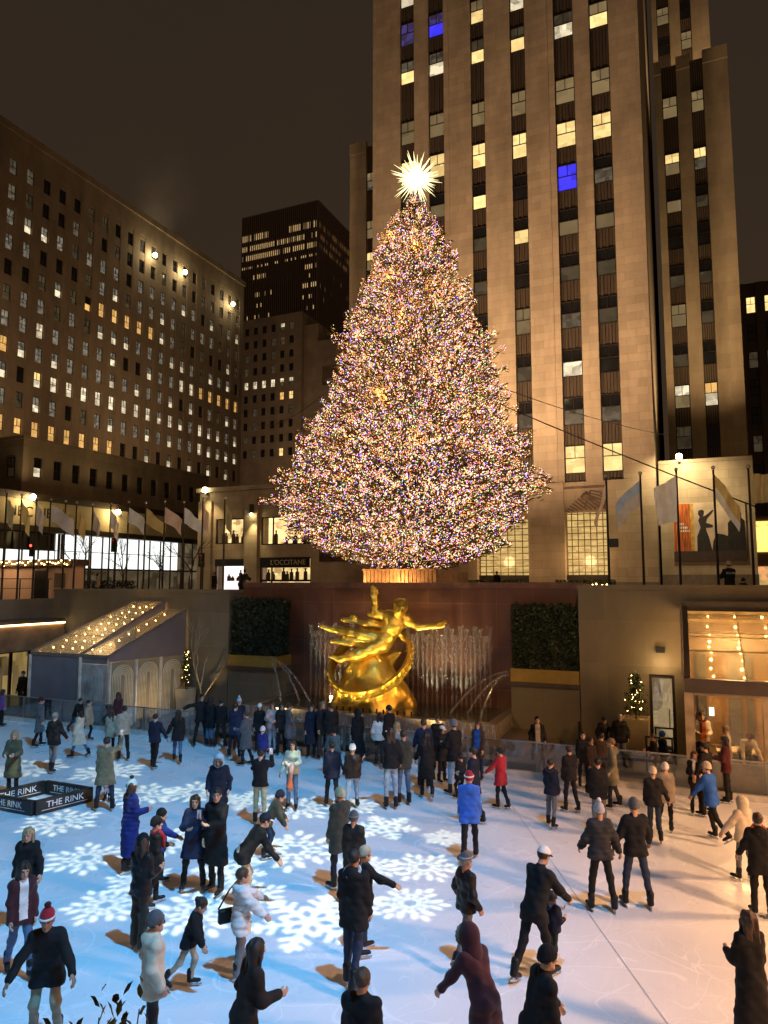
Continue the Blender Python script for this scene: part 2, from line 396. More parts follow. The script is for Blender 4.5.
# left grey pier
w = thing('granite_wall', 'grey granite wall with a pale pinkish end, behind the pavilion with door arches', 'wall', (-23, YW, 0))
m = MB(); m.box(-28.6, -18.25, YW, YR+0.4, 0, 5.2); m.build('wall_face', granite, w)
m = MB(); m.box(-28.6, -18.22, YW-0.04, YR+0.42, 5.202, 5.36); m.build('coping', granite, w)
for i, zz in enumerate((4.4, 4.0)):
    pass
mk = MB()
for k in range(2):
    yy = YW+0.35+k*0.34
    for (ya, yb, za, zb) in ((yy, yy+.2, 4.72, 4.75), (yy, yy+.2, 4.42, 4.45), (yy, yy+.03, 4.45, 4.72), (yy+.17, yy+.2, 4.45, 4.72), (yy+.07, yy+.13, 4.52, 4.66)):
        mk.box(-18.249, -18.235, ya, yb, za, zb)
mk.build('carved_emblem', pm('carved', (0.12, 0.07, 0.06), 0.8), w)
# side walls of the pit
w = thing('granite_wall', 'low granite side wall of the sunken rink, under the plaza railing and awning', 'wall', (-28.8, 13, 0))
m = MB(); m.box(-29.0, -28.6, 1.0, YW-0.002, 0, 4.9); m.build('wall_face', granite, w)
for nm, bx in (('near', (-28.6, 12, 0.6, 1.0)), ('far', (12, 12.4, 1.0, YW))):
    t_ = props(MB().box(bx[0], bx[1], bx[2], bx[3], 0, PZ-0.004 if nm == 'near' else 4.9).build('retaining_wall', granite), 'plain granite retaining wall '+('under the viewing plaza' if nm == 'near' else 'at the end of the rink'), 'wall')

# ---------------------------------------------------------------- rink fence
fence = thing('rink_fence', 'low glass fence with metal posts along the ice, in front of the fountain', 'fence', (-11, YF, 0))
glassf = clear_glass('fence_glass', tint=(0.86, 0.9, 0.93), gloss=0.12, rough=0.06)
MB().box(-34, 12, YF-0.06, YF+0.10, 0, 0.16).build('kick_board', pm('kickboard', (0.55, 0.53, 0.5), 0.5, bump=0.1), fence)
MB().box(-34, 12, YF-0.012, YF+0.028, 0.985, 1.02).build('top_rail', greym, fence)
post = MB().box(-0.03, 0.03, YF-0.02, YF+0.04, 0.162, 0.983).build('post', greym, None); post.parent = fence
pane = MB().box(0.04, 2.06, YF, YF+0.014, 0.18, 0.98).build('glass_panel', glassf, None); pane.parent = fence
for ob in (post, pane): ob.location = (11, -YF, 0)
x = -33.6; first = True
while x < 10:
    for ob in (post, pane):
        c = ob if first else dup(ob, fence); c.location = (x+11, -YF, 0)
    first = False; x += 2.1

# ---------------------------------------------------------------- fountain
fo = thing('fountain', 'stepped stone fountain basin with water jets around the golden statue', 'fountain', (-10.9, 24.5, 0))
fstone = stone('fountain_stone', (0.17, 0.115, 0.075), 1.3, 0.5, var=0.08, rough=0.28, spec=0.6)
m = MB(); X0, X1 = -15.9, -5.93
m.box(X0, X1, 23.2, YR-0.002, 0.5, 0.82); m.box(X0, X1, 23.2, 23.55, 0.82, 1.0); m.box(X0, X0+.35, 23.55, YR-.002, .82, 1.0); m.box(X1-.35, X1, 23.55, YR-.002, .82, 1.0)
m.box(X0-1.0, X1+1.0, 22.35, YR-.004, 0.25, 0.498); m.box(X0-1.7, X1+1.7, 21.75, YR-.006, 0.0, 0.248)
m.build('basin', fstone, fo)
water, t, b = new_mat('water'); b.inputs['Base Color'].default_value = (0.05, 0.042, 0.02, 1); b.inputs['Roughness'].default_value = 0.06; b.inputs['Specular IOR Level'].default_value = 0.9
tc = t.add('ShaderNodeTexCoord'); nz = t.add('ShaderNodeTexNoise'); nz.inputs['Scale'].default_value = 5; nz.inputs['Detail'].default_value = 4; t.link(tc.outputs['Object'], nz.inputs['Vector'])
bp = t.add('ShaderNodeBump'); bp.inputs['Strength'].default_value = 0.5; bp.inputs['Distance'].default_value = 0.06; t.link(nz.outputs['Fac'], bp.inputs['Height']); t.link(bp.outputs[0], b.inputs['Normal'])
m = MB(); m.face([(X0+.35, 23.55, .95), (X1-.35, 23.55, .95), (X1-.35, YR-.01, .95), (X0+.35, YR-.01, .95)]); m.build('basin_water', water, fo)
# water pouring over the rims: thin wavy sheets
wet = bpy.data.materials.new('falling_water'); wet.use_nodes = True; t = NT(wet.node_tree); t.n.clear()
tc = t.add('ShaderNodeTexCoord'); mp = t.add('ShaderNodeMapping'); mp.inputs['Scale'].default_value = (16, 16, 1.2); t.link(tc.outputs['Object'], mp.inputs[0])
nz = t.add('ShaderNodeTexNoise'); nz.inputs['Scale'].default_value = 1.0; nz.inputs['Detail'].default_value = 3; t.link(mp.outputs[0], nz.inputs['Vector'])
tr = t.add('ShaderNodeBsdfTransparent'); df = t.add('ShaderNodeBsdfDiffuse'); df.inputs[0].default_value = (0.75, 0.74, 0.7, 1)
tl = t.add('ShaderNodeBsdfTranslucent'); tl.inputs[0].default_value = (0.75, 0.74, 0.7, 1)
gl = t.add('ShaderNodeBsdfGlossy'); gl.inputs['Roughness'].default_value = 0.15
a1 = t.add('ShaderNodeMixShader'); t.link(df.outputs[0], a1.inputs[1]); t.link(tl.outputs[0], a1.inputs[2])
a2 = t.add('ShaderNodeMixShader'); a2.inputs[0].default_value = 0.35; t.link(a1.outputs[0], a2.inputs[1]); t.link(gl.outputs[0], a2.inputs[2])
mr = t.add('ShaderNodeMapRange'); t.link(nz.outputs['Fac'], mr.inputs[0]); mr.inputs[1].default_value = 0.42; mr.inputs[2].default_value = 0.72; mr.inputs[3].default_value = 0.04; mr.inputs[4].default_value = 0.75
a3 = t.add('ShaderNodeMixShader'); t.link(mr.outputs[0], a3.inputs[0]); t.link(tr.outputs[0], a3.inputs[1]); t.link(a2.outputs[0], a3.inputs[2])
o_ = t.add('ShaderNodeOutputMaterial'); t.link(a3.outputs[0], o_.inputs[0])
def spill(xa, xb, y, z0, z1):
    m = MB(); n = 90; pr = []
    for i in range(n+1):
        x = xa+(xb-xa)*i/n; pr.append([(x, y-0.015-abs(rnd.gauss(0, .012))-0.05*k/3, z1-(z1-z0)*k/3) for k in range(4)])
    for i in range(n):
        for k in range(3): m.face([pr[i][k], pr[i][k+1], pr[i+1][k+1], pr[i+1][k]])
    return m
spill(X0, X1, 23.2, 0.5, 1.005).build('water_curtain', wet, fo)
spill(X0-1, X1+1, 22.35, 0.25, 0.50).build('water_curtain', wet, fo)
m = MB()
for i in range(40):
    ya, yb = 23.25+i*0.08, 23.25+(i+1)*0.08; j = abs(rnd.gauss(0, .02))
    m.face([(X1+.01, ya, 1.005), (X1+.01, yb, 1.005), (X1+.06+j, yb, .5), (X1+.06+j, ya, .5)])
m.build('water_curtain', wet, fo)
# vertical jets
def jet(h, seed):
    r = random.Random(seed); m = MB(); pts = []; rad = []
    for k in range(9):
        f = k/8; pts.append((r.gauss(0, .008)*f*2, r.gauss(0, .008)*f*2, h*f)); rad.append(0.040+0.012*r.random()+0.055*f**4)
    m.tube(pts, rad, 6)
    for k in range(80):
        f = r.random()**0.55; s = 0.012+0.02*r.random(); a = r.random()*6.28; q = 0.05+0.11*r.random()*f
        m.ball((q*math.cos(a), q*math.sin(a), h*f*1.01), s*.8, 5, m=1, sz=1.6)
    return m
jm = [jet(2.95, 5), jet(2.7, 6), jet(3.05, 9)]
mist = wet.copy(); mist.name = 'jet_mist'
for n_ in mist.node_tree.nodes:
    if n_.type == 'MAP_RANGE': n_.inputs[1].default_value = .3; n_.inputs[3].default_value = .05; n_.inputs[4].default_value = .30
    if n_.type == 'MAPPING': n_.inputs['Scale'].default_value = (9, 9, 2.5)
jo = [j.build('water_jet', [mist, wet], None, smooth=True) for j in jm]
k = 0
for i, px in enumerate([311, 316, 320, 325, 330, 335, 340, 346, 352] + [408, 413, 418, 423, 427, 432, 437, 442, 446, 452, 456, 461, 466, 471, 475, 480, 485, 490]):
    p = onY(px, 660, 26.05+0.2*((i*37) % 5)/5)
    o = jo[i % 3] if i < 3 else dup(jo[i % 3]); o.parent = fo; o.location = Vector((p.x, p.y, 0.95)) - fo.location; o.rotation_euler.z = i*1.7
    if px == 313: o.scale.z = 0.78
def arc(p0, p1, h, r0=0.028):
    m = MB(); p0, p1 = Vector(p0), Vector(p1); pts = []
    for k in range(13):
        f = k/12; p = p0.lerp(p1, f); p.z += 4*h*f*(1-f)*0.6; pts.append(p)
    m.tube(pts, [r0*(1+0.6*k/12) for k in range(13)], 6)
    for k in range(34):
        f = rnd.random(); p = p0.lerp(p1, f); p.z += 4*h*f*(1-f)*.6
        m.ball((p.x+rnd.gauss(0, .05), p.y+rnd.gauss(0, .05), p.z+rnd.gauss(0, .05)-0.04), .012+.014*rnd.random(), 5)
    return m
for s, x0 in ((1, -15.9), (-1, -5.93)):
    for q, (dx, yy, zz) in enumerate(((0.9, 25.1, 2.45), (1.5, 25.5, 2.35), (2.1, 25.3, 2.5))):
        arc((x0+s*0.05, yy, zz), (x0+s*dx, yy-0.5, 0.96), 0.55).build('water_arc', wet, fo)
noz = MB().tube([(0, 0, .95), (0, 0, 1.12)], 0.035, 6).build('nozzle', blackm, None)
for i in range(16):
    o = noz if i == 0 else dup(noz); o.parent = fo; o.location = Vector((-12.9+i*0.27, 23.75, 0)) - fo.location
uw = glow('underwater_lamp', (1.0, 0.86, 0.45), 30.0)
for i, px in enumerate((331, 335, 340, 432)):
    p = onZ(px, 697, .97); m = MB(); m.ball((p.x, p.y, .98), 0.07, 8, sz=.5); m.build('lamp', uw, fo)

# ---------------------------------------------------------------- planter blocks, gold planters, hedges
leafm = pm('hedge_leaf', (0.024, 0.032, 0.012), 0.6, var=0.3, vscale=5)
goldp = pm('gold_planter_metal', (0.42, 0.25, 0.045), 0.38, 0.55, var=0.12)
def hedge(lbl, x0, x1, zt, seed):
    r = random.Random(seed); h = thing('hedge', lbl, 'hedge', ((x0+x1)/2, YW+0.5, 2.6))
    V = []; 
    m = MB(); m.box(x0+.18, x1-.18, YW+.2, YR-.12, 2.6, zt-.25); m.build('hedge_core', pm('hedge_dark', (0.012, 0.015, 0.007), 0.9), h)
    for i in range(17000):
        face = r.random(); x = r.uniform(x0, x1); z = r.uniform(2.6, zt); y = r.uniform(YW, YR-.03)
        lump = 0.10*math.sin(x*7.3+z*1.9)+0.07*math.sin(x*15+z*6+y*5)
        if face < .62: y = YW+.10+lump*.6+r.random()*.12
        elif face < .82: z = zt+lump-r.random()*.15+.06*math.sin(x*19)
        elif face < .91: x = x0+.08+lump*.5+r.random()*.1
        else: x = x1-.08+lump*.5-r.random()*.1
        n = Vector((r.gauss(0, 1), r.gauss(0, 1)-.5, r.gauss(0, 1)+.3)).normalized(); a = n.orthogonal().normalized(); b_ = n.cross(a); s = .028+.03*r.random(); l = s*1.7
        c = Vector((x, y, z)); V += [c-a*s, c+b_*l*.6, c+a*s, c-b_*l*.6]
    Q = np.arange(len(V)).reshape(-1, 4)
    off = h.location
    link('foliage', raw_mesh('foliage', [v-off for v in V], Q, [leafm], smooth=False), h)
for x0, x1, zt, d, s in ((-18.2, -15.75, 4.85, 'broad dark green hedge in a gold planter next to the pink stone wall end', 3), (-5.93, -3.53, 4.75, 'narrower dark hedge in a gold planter next to the grey pier and restaurant wall', 4)):
    p = thing('planter', ('gold metal trough planter beside the pinkish wall end, holding a broad hedge' if s == 3 else 'gold metal trough planter against the restaurant wall pier, holding a tall hedge'), 'planter', ((x0+x1)/2, YW, 2.1))
    MB().box(x0, x1, YW-0.06, YR-.01, 2.14, 2.6).build('trough', goldp, p)
    MB().box(x0-.05, x1+.02, YW-.12, YR-.01, 2.0, 2.138).build('ledge', pm('planter_ledge', (0.06, 0.04, 0.03), .6), p)
    b_ = thing('planter_block', 'grey granite block under the '+('broad' if s == 3 else 'narrow')+' hedge planter at the '+('wide' if s == 3 else 'stepped')+' end of the fountain', 'plinth', ((x0+x1)/2, YW, 0))
    MB().box(x0-(0 if s == 3 else 0), x1, YW-.02, YR-.004, 0, 1.998).build('block', granite, b_)
    hedge(d, x0+.02, x1-.02, zt, s)

# ---------------------------------------------------------------- THE RINK barrier box on the ice
bh = 0.35
P1, P2, P3 = onZ(33, 817), onZ(95, 801), onZ(46.5, 779.5, bh); P3.z = 0; P4 = P1+(P3-P2)
bar_ = thing('rink_barrier', 'low black four-panel barrier lettered THE RINK, standing on the ice', 'barrier', P1)
barm = pm('barrier_black', (0.012, 0.013, 0.015), 0.42, var=.3, vscale=2, bump=.04)
wtxt = pm('white_letter', (0.72, 0.72, 0.72), 0.6)
tk = 0.13
def panel(A, B, sides):
    """one straight panel from corner A to corner B, lettered on the given sides (1: outside, -1: inside)"""
    u = (B-A).normalized(); n_ = Vector((u.y, -u.x, 0)); L = (B-A).length-tk
    C = (A+B)/2-n_*tk/2+Vector((0, 0, bh/2+.004)); M4 = Matrix((u, -n_, Vector((0, 0, 1)))).transposed().to_4x4(); M4.translation = C
    o = MB().obox(M4, L, tk, bh).build('panel', barm, bar_); bv = o.modifiers.new('b', 'BEVEL'); bv.width = .018; bv.segments = 2
    for sd in sides:
        w_ = u*sd; p = C+n_*sd*(tk/2+.003); text('THE RINK', .21, p+Vector((0, 0, .03)), (R(90), 0, math.atan2(w_.y, w_.x)), wtxt, o, 'lettering', .002, sx=1.05)
        M5 = M4.copy(); M5.translation = p-Vector((0, 0, .085)); MB().obox(M5, 1.18, .004, .010).build('underline', wtxt, o)
panel(P1, P2, (1,)); panel(P2, P3, (-1,)); panel(P3, P4, (-1,)); panel(P4, P1, (1,))

# ---------------------------------------------------------------- glass pavilions with string lights
bulbm = glow('festoon_bulb', (1.0, 0.62, 0.20), 30.0)
canvas = pm('grey_canvas', (0.125, 0.125, 0.145), 0.8, var=.12, vscale=1.5, bump=.15, bscale=6)
canvas2 = pm('mauve_canvas', (0.165, 0.120, 0.105), 0.8, var=.1, vscale=1.2, bump=.15, bscale=4)
doorp = pm('door_panel', (0.24, 0.19, 0.115), 0.6, var=.12, vscale=2)
postw = pm('post_white', (0.6, 0.54, 0.44), 0.5)
roofg = clear_glass('roof_film', tint=(0.95, 0.9, 0.8), gloss=0.08, rough=.1, milky=0.16)
bulb_src = MB().ball((0, 0, 0), 0.035, 8).build('bulb', bulbm, None)
BULB_USED = [False]
def bulb_at(p, parent, s=1.0):
    o = bulb_src if not BULB_USED[0] else dup(bulb_src); BULB_USED[0] = True
    o.parent = parent; o.location = Vector(p) - origin_of(parent); o.scale = (s, s, s); return o
y0, y1 = 21.75, 25.42
ze = 2.72; zr = 4.80; zr2 = 4.44
def lx(f): return -25.55+(-23.35+25.55)*f      # left edge, middle and right edge, from the eave (0) to the wall (1)
def mxx(f): return -22.75+(-21.65+22.75)*f
def m2x(f): return -22.62+(-21.55+22.62)*f
def rx(f): return -21.25+(-20.45+21.25)*f
def yy_(f): return y0+(y1-y0)*f
pv = thing('glass_pavilion', 'slanted glass-roofed pavilion with string lights and arch-patterned doors', 'pavilion', (-23.2, 23.5, 0))
def slope4(a, b, za, zb, mat, par, th=.03):
    m = MB(); A, B, C, D = Vector((a(0), y0, za)), Vector((b(0), y0, za)), Vector((b(1), y1, zb)), Vector((a(1), y1, zb)); n = Vector((0, 0, th))
    m.face([A, B, C, D]); m.face([A+n, B+n, C+n, D+n]); return m.build('roof_panel', mat, par)
def slope(xa, xb, za, zb, th=.03, yA=y0, yB=y1):
    m = MB(); n = Vector((0, -(zb-za), (yB-yA))).normalized()*th
    A, B, C, D = Vector((xa, yA, za)), Vector((xb, yA, za)), Vector((xb, yB, zb)), Vector((xa, yB, zb))
    m.face([A, B, C, D]); m.face([A+n, B+n, C+n, D+n]); return m
slope4(lx, mxx, ze, zr, roofg, pv); slope4(m2x, rx, ze-.02, zr2, roofg, pv)
m = MB()
for fx, zt in ((lx, zr), (mxx, zr), (rx, zr2)): m.bar((fx(0), y0, ze+.05), (fx(1), y1, zt+.05), .06, .08)
m.bar((lx(0), y0, ze), (rx(0), y0, ze), .1, .12); m.bar((lx(1), y1, zr), (mxx(1), y1, zr), .1, .1)
for f in (1/3, 2/3): m.bar((lx(f), yy_(f), ze+(zr-ze)*f), (mxx(f), yy_(f), ze+(zr-ze)*f), .03, .035)
m.build('roof_frame', pm('frame_taupe', (0.13, 0.105, 0.09), .5), pv)
xm = mxx(0); x0 = lx(0); x1 = rx(0)
MB().box(x0, xm-.02, y0, y0+.03, .02, ze-.07).build('canvas_wall', canvas, pv)
MB().box(xm+.06, x1-.1, y0, y0+.03, .9, ze-.32).build('canvas_wall', pm('lit_panel', (0.30, 0.28, 0.26), .6), pv); MB().box(xm+.06, x1-.1, y0, y0+.03, ze-.3, ze-.07).build('canvas_wall', canvas, pv)
MB().box(xm+.06, x1-.1, y0, y0+.03, .02, .88).build('canvas_wall', canvas, pv)
m = MB(); m.face([(lx(0), y0+.04, .02), (lx(1), y1, .02), (lx(1), y1, zr), (lx(0), y0+.04, ze)]); m.build('canvas_wall', canvas, pv)
zt = ze-.2
m = MB()
for o_ in (0, -.03): m.face([(rx(0)+o_, y0, zt), (rx(1)+o_, y1, zt), (rx(1)+o_, y1, zr2), (rx(0)+o_, y0, ze)])
m.build('gable_canvas', canvas2, pv)
m = MB(); m.face([(mxx(0), y0, ze+.0), (mxx(1), y1, zr2), (mxx(1), y1, zr), (mxx(0), y0, ze+.03)]); m.build('gable_canvas', canvas2, pv)
fs = [.015+.97*k/3 for k in range(4)]
for f in fs: MB().box(rx(f)-.045, rx(f)+.045, yy_(f)-.045, yy_(f)+.045, 0, zt).build('post', postw, pv)
for xx in (xm+.02, x0): MB().box(xx-.045, xx+.045, y0-.075, y0+.015, 0, ze-.06).build('post', postw, pv)
def arches(M, w, h, mat, par, n=6):
    m = MB()
    for k in range(n):
        rr = w/2*(1-k/n*.92); pts = [M @ Vector((-rr, 0, 0.02))]
        for a in range(13):
            th = math.pi*(1-a/12); pts.append(M @ Vector((rr*math.cos(th), 0, h-w/2+rr*math.sin(th))))
        pts.append(M @ Vector((rr, 0, 0.02))); m.tube(pts, .016, 5, cap=False)
    return m.build('arch_pattern', mat, par)
arm_ = pm('arch_line', (0.70, 0.58, 0.36), .5); rang = math.atan2(y1-y0, rx(1)-rx(0))
for k in range(3):
    fa, fb = fs[k]+.018, fs[k+1]-.018; A, B = Vector((rx(fa)-.03, yy_(fa), 0)), Vector((rx(fb)-.03, yy_(fb), 0)); u_ = (B-A).normalized(); n_ = Vector((u_.y, -u_.x, 0))
    M4 = Matrix((u_, -n_, Vector((0, 0, 1)))).transposed().to_4x4(); M4.translation = (A+B)/2+Vector((0, 0, zt/2)); dp = MB().obox(M4, (B-A).length, .04, zt-.08).build('door_panel', doorp, pv)
    M = Matrix.Translation((A+B)/2+n_*.026+Vector((0, 0, .08))) @ Matrix.Rotation(rang, 4, 'Z'); arches(M, (B-A).length*.86, zt-.25, arm_, dp)
M = Matrix.Translation(((xm+x1)/2-.02, y0-.012, .95)); arches(M, .98, 1.4, pm('arch_grey', (0.42, .39, .35), .5), pv)
for (fa, fb, z_, nc) in ((lx, mxx, zr, 5), (m2x, rx, zr2, 2)):
    for i in range(nc):
        for j in range(9):
            f = (j+.5)/9; q_ = .08+.84*(i/(nc-1) if nc > 1 else .5)+.02*((j % 3)-1)
            bulb_at((fa(f)+(fb(f)-fa(f))*q_, yy_(f), ze+(z_-ze)*f-.10-.05*((i+j) % 2)), pv, .85)
MB().box(x0+.1, x1-.1, y0+.1, y0+1.2, .01, .05).build('floor_deck', pm('deck', (0.3, .24, .16), .6), pv)

# restaurant pavilion on the other side
x0, x1 = -0.12, 6.2; ze, zr = 2.98, 4.85
pv2 = thing('glass_pavilion', 'glass restaurant pavilion with dark fascia beam and diners behind its windows', 'pavilion', (3, 23.5, 0))
fas = pm('fascia_taupe', (0.085, 0.065, 0.05), .55, var=.12)
slope(x0+.14, x1, ze+.06, zr-.1).build('roof_panel', roofg, pv2)
m = MB(); m.box(x0-.02, x1, y0-.1, y0+.06, ze-.34, ze+.04); m.build('fascia', fas, pv2)
m = MB(); m.bar((x0+.06, y0, ze), (x0+.06, y1, zr), .16, .2); m.bar((x0, y1-.03, zr+.06), (x1, y1-.03, zr+.06), .12, .34); m.build('roof_frame', fas, pv2)
m = MB(); m.bar((x0-.06, y0-.04, ze-.02), (x0-.06, y1, zr+.03), .05, .16); m.build('end_strip', pm('pink_trim', (0.42, .30, .27), .5), pv2)
m = MB()
for f in (.36, .56, .62): m.bar((x0+.14, y0+(y1-y0)*f, ze+.05+(zr-ze-.1)*f), (x1, y0+(y1-y0)*f, ze+.05+(zr-ze-.1)*f), .05, .05)
for f in (.82, .95): m.bar((x0+.14, y0+(y1-y0)*f, ze+.05+(zr-ze-.1)*f), (x1, y0+(y1-y0)*f, ze+.05+(zr-ze-.1)*f), .09, .09)
m.bar((x0+1.55, y0, ze), (x0+1.55, y1, zr-.1), .03, .03); m.bar((x0+3.1, y0, ze), (x0+3.1, y1, zr-.1), .05, .05)
m.build('roof_bars', pm('roof_bar', (0.7, .55, .3), .5), pv2)
tanp = pm('tan_post', (0.42, .33, .21), .5)
for xx, w_ in ((x0+.08, .24), (x0+2.0, .2), (x0+3.55, .12), (x0+5.4, .2)): MB().box(xx-w_/2, xx+w_/2, y0-.06, y0+.1, 0, ze-.342).build('post', tanp, pv2)
gw = clear_glass('pavilion_glass', tint=(.97, .96, .94), gloss=.07)
for xa, xb in ((x0+.22, x0+1.88), (x0+2.12, x0+3.47), (x0+3.63, x0+5.28)):
    w_ = MB().box(xa, xb, y0, y0+.02, .82, ze-.36).build('window', gw, pv2)
    MB().box(xa, xb, y0-.03, y0+.05, ze-.42, ze-.344).build('window_frame', tanp, w_)
    MB().box(xa, xb, y0-.03, y0+.05, .02, .80).build('low_panel', pm('low_panel', (0.22, .16, .10), .5, bump=.2, bscale=3), pv2)
MB().box(x0+.02, x0+.06, y0+.12, y1, .02, ze-.1).build('side_window', gw, pv2)
intw = pm('interior_wall', (0.22, .125, .05), .8, var=.2, vscale=1.5)
MB().box(x0+.1, x1, y1-.04, y1, .04, zr-.25).build('interior_wall', intw, pv2)
MB().box(x0+.1, x1, y0+.12, y1-.05, .005, .03).build('floor_deck', pm('rest_floor', (.2, .14, .09), .5), pv2)
m = MB()
for xx, w_ in ((.35, .25), (1.25, .35), (1.75, .18), (2.55, .16), (3.05, .4), (4.2, .3)):
    m.box(x0+xx, x0+xx+w_, y1-.22, y1-.08, .04, 3.4)
m.build('curtain', pm('dark_curtain', (.07, .065, .05), .8, bump=.5, bscale=9), pv2)
MB().box(x0+.66, x0+.80, y1-.09, y1-.05, 1.42, 1.68).build('lit_panel', glow('menu_light', (1, .9, .75), 2.5), pv2)
m = MB(); m.box(x0+2.3, x0+2.5, y1-.2, y1-.1, 1.3, 2.6); m.build('light_column', glow('light_column', (1, .75, .35), 2.2), pv2)
for i in range(5):
    for j in range(11):
        f = (j+.5)/11; bulb_at((x0+.72+i*.80+.03*math.sin(j*2.1+i), y0+(y1-y0)*f, ze+(zr-ze)*f-.16-.04*math.sin(j*1.3)), pv2, .8 if (i+j) % 3 else 1.1)
    for j in range(3): bulb_at((x0+.5+i*.8+j*.25, y0+.25+.2*j, ze-.02-.03*j), pv2, 1.0)
# dining tables
for k, (tx, ty) in enumerate(((2.55, 22.6), (3.9, 22.9), (1.2, 23.6))):
    tb = thing('dining_table', ['laid dining table right inside the pavilion window under the bending diner', 'laid dining table by the pavilion window near the frame edge', 'small dining table by the pavilion back curtain'][k].replace('right inside', 'just inside'), 'table', (tx, ty, .03), 'restaurant tables')
    MB().box(tx-.55, tx+.55, ty-.4, ty+.4, .72+.03, .76+.03).build('tabletop', pm('table_cloth', (.62, .5, .34), .6), tb)
    for sx in (-1, 1):
        for sy in (-1, 1): MB().box(tx+sx*.48-.025, tx+sx*.48+.025, ty+sy*.34-.025, ty+sy*.34+.025, .0, .748).build('leg', darkm, tb)
    for q in range(5):
        gx, gy = tx-.4+.2*q, ty-.2+.1*((q*3) % 4)
        g = thing('drinking_glass', 'clear stemless glass standing on a laid restaurant table', 'glass', (gx, gy, .79), 'glasses on the restaurant tables')
        MB().tube([(gx, gy, .792), (gx, gy, .80), (gx, gy, .92)], [.03, .035, .04], 8).build('bowl', clear_glass('tumbler', gloss=.4), g)

# awning over the side entrance, with a light strip
aw = thing('awning', 'sloping copper-toned awning with a glowing light strip along its top edge', 'awning', (-27.5, 15, 3))
m = MB(); n = 30
for i in range(n):
    ya, yb = 3+22.3*i/n, 3+22.3*(i+1)/n
    m.face([(-27.5, ya, 2.62), (-27.5, yb, 2.62), (-27.62, yb, 3.72), (-27.62, ya, 3.72)]); m.face([(-27.56, ya, 2.62), (-27.56, yb, 2.62), (-27.68, yb, 3.72), (-27.68, ya, 3.72)])
m.build('fascia', pm('copper_fascia', (.34, .19, .09), .45, .3, var=.4, vscale=1.2, bump=.35, bscale=5), aw)
MB().box(-28.58, -27.56, 3, 25.3, 3.90, 3.98).build('canopy', fas, aw)
MB().box(-27.62, -27.56, 3, 25.3, 3.74, 3.80).build('light_strip', glow('strip_light', (1, .72, .30), 9.0), aw)
MB().box(-28.58, -27.7, 3, 25.3, 2.55, 2.60).build('soffit', fas, aw)
e_ = thing('glass_door', 'dark glazed entrance under the awning with warm light behind its posts', 'door', (-28.5, 23.5, 0))
MB().box(-28.595, -28.55, 20.0, 25.3, .02, 2.5).build('pane', lit('entry_glow', (.9, .6, .2), .35, 1.1, .93, stretch=(1, 2.2, .5)), e_)
m = MB()
for k in range(6): m.box(-28.55, -28.45, 20.1+k*1.0, 20.22+k*1.0, .02, 2.5)
m.build('door_frame', blackm, e_)
# railing on the plaza edge above the awning
rl = thing('railing', 'thin black railing on the plaza edge above the awning', 'railing', (-28.8, 14, 4.9))
m = MB(); m.bar((-28.8, 1.2, 5.85), (-28.8, YW, 5.85), .04); m.bar((-28.8, 1.2, 5.4), (-28.8, YW, 5.4), .025); m.build('handrail', blackm, rl)
ps = MB().box(-28.82, -28.78, -.02, .02, 4.9, 5.83).build('post', blackm, None); 
for k in range(16):
    o = ps if k == 0 else dup(ps); o.parent = rl; o.location = Vector((0, 1.3+k*1.6, 0))-rl.location

# potted trees with lights
potm = pm('pot_stone', (.50, .38, .22), .6, var=.15, vscale=2, bump=.15)
def potted(lbl, lblp, x, y, w, h, ht, nb, seed, sparse=False):
    r = random.Random(seed)
    p = thing('plant_pot', lblp, 'plant pot', (x, y, 0))
    m = MB(); a, b_ = w*.42, w*.5
    i = [(-a, -a), (a, -a), (a, a), (-a, a)]; o = [(-b_, -b_), (b_, -b_), (b_, b_), (-b_, b_)]
    A = [(x+q[0], y+q[1], .0) for q in i]; B = [(x+q[0], y+q[1], h) for q in o]; C = [(x+q[0]*.86, y+q[1]*.86, h) for q in o]; D = [(x+q[0]*.86, y+q[1]*.86, h-.08) for q in o]
    for k in range(4):
        j = (k+1) % 4; m.face([A[k], A[j], B[j], B[k]]); m.face([B[k], B[j], C[j], C[k]]); m.face([C[k], C[j], D[j], D[k]])
    m.face(D); m.face(A[::-1]); m.build('pot', potm, p)
    t = thing('potted_tree', lbl, 'tree', (x, y, h-.05))
    m = MB(); V = []
    m.tube([(x, y, h-.08), (x+.01, y, h+ht*.5), (x, y, h+ht*.96)], [.03, .02, .006], 6)
    tips = []
    for k in range(46):
        f = r.random(); z = h+ht*(.08+.85*f); a = r.random()*6.28; L = w*.48*(1-.7*f)*(.5+.6*r.random())
        e = Vector((x+L*math.cos(a), y+L*math.sin(a), z+.15)); m.tube([(x, y, z-.05), e], [.008, .003], 4, cap=False); tips.append(e)
        for q in range(26 if not sparse else 4):
            c = Vector((x, y, z)).lerp(e, .25+.85*r.random())+Vector((r.gauss(0, .05), r.gauss(0, .05), r.gauss(0, .05)))
            n_ = Vector((r.gauss(0, 1), r.gauss(0, 1), r.gauss(0, 1))).normalized(); aa = n_.orthogonal().normalized(); bb = n_.cross(aa); s = .028
            V += [c-aa*s, c+bb*s*1.6, c+aa*s, c-bb*s*1.6]
    m.build('trunk', pm('bark', (.06, .045, .03), .9, bump=.3), t)
    link('foliage', raw_mesh('foliage', [v-t.location for v in V], np.arange(len(V)).reshape(-1, 4), [pm('pot_leaf', (.04, .055, .018), .6, var=.4)], smooth=False), t)
    for k in range(nb): bulb_at(tips[k % len(tips)].lerp(Vector((x, y, tips[k % len(tips)].z)), .25+.3*r.random())+Vector((r.gauss(0, .05), r.gauss(0, .05), r.gauss(0, .06))), t, .30)
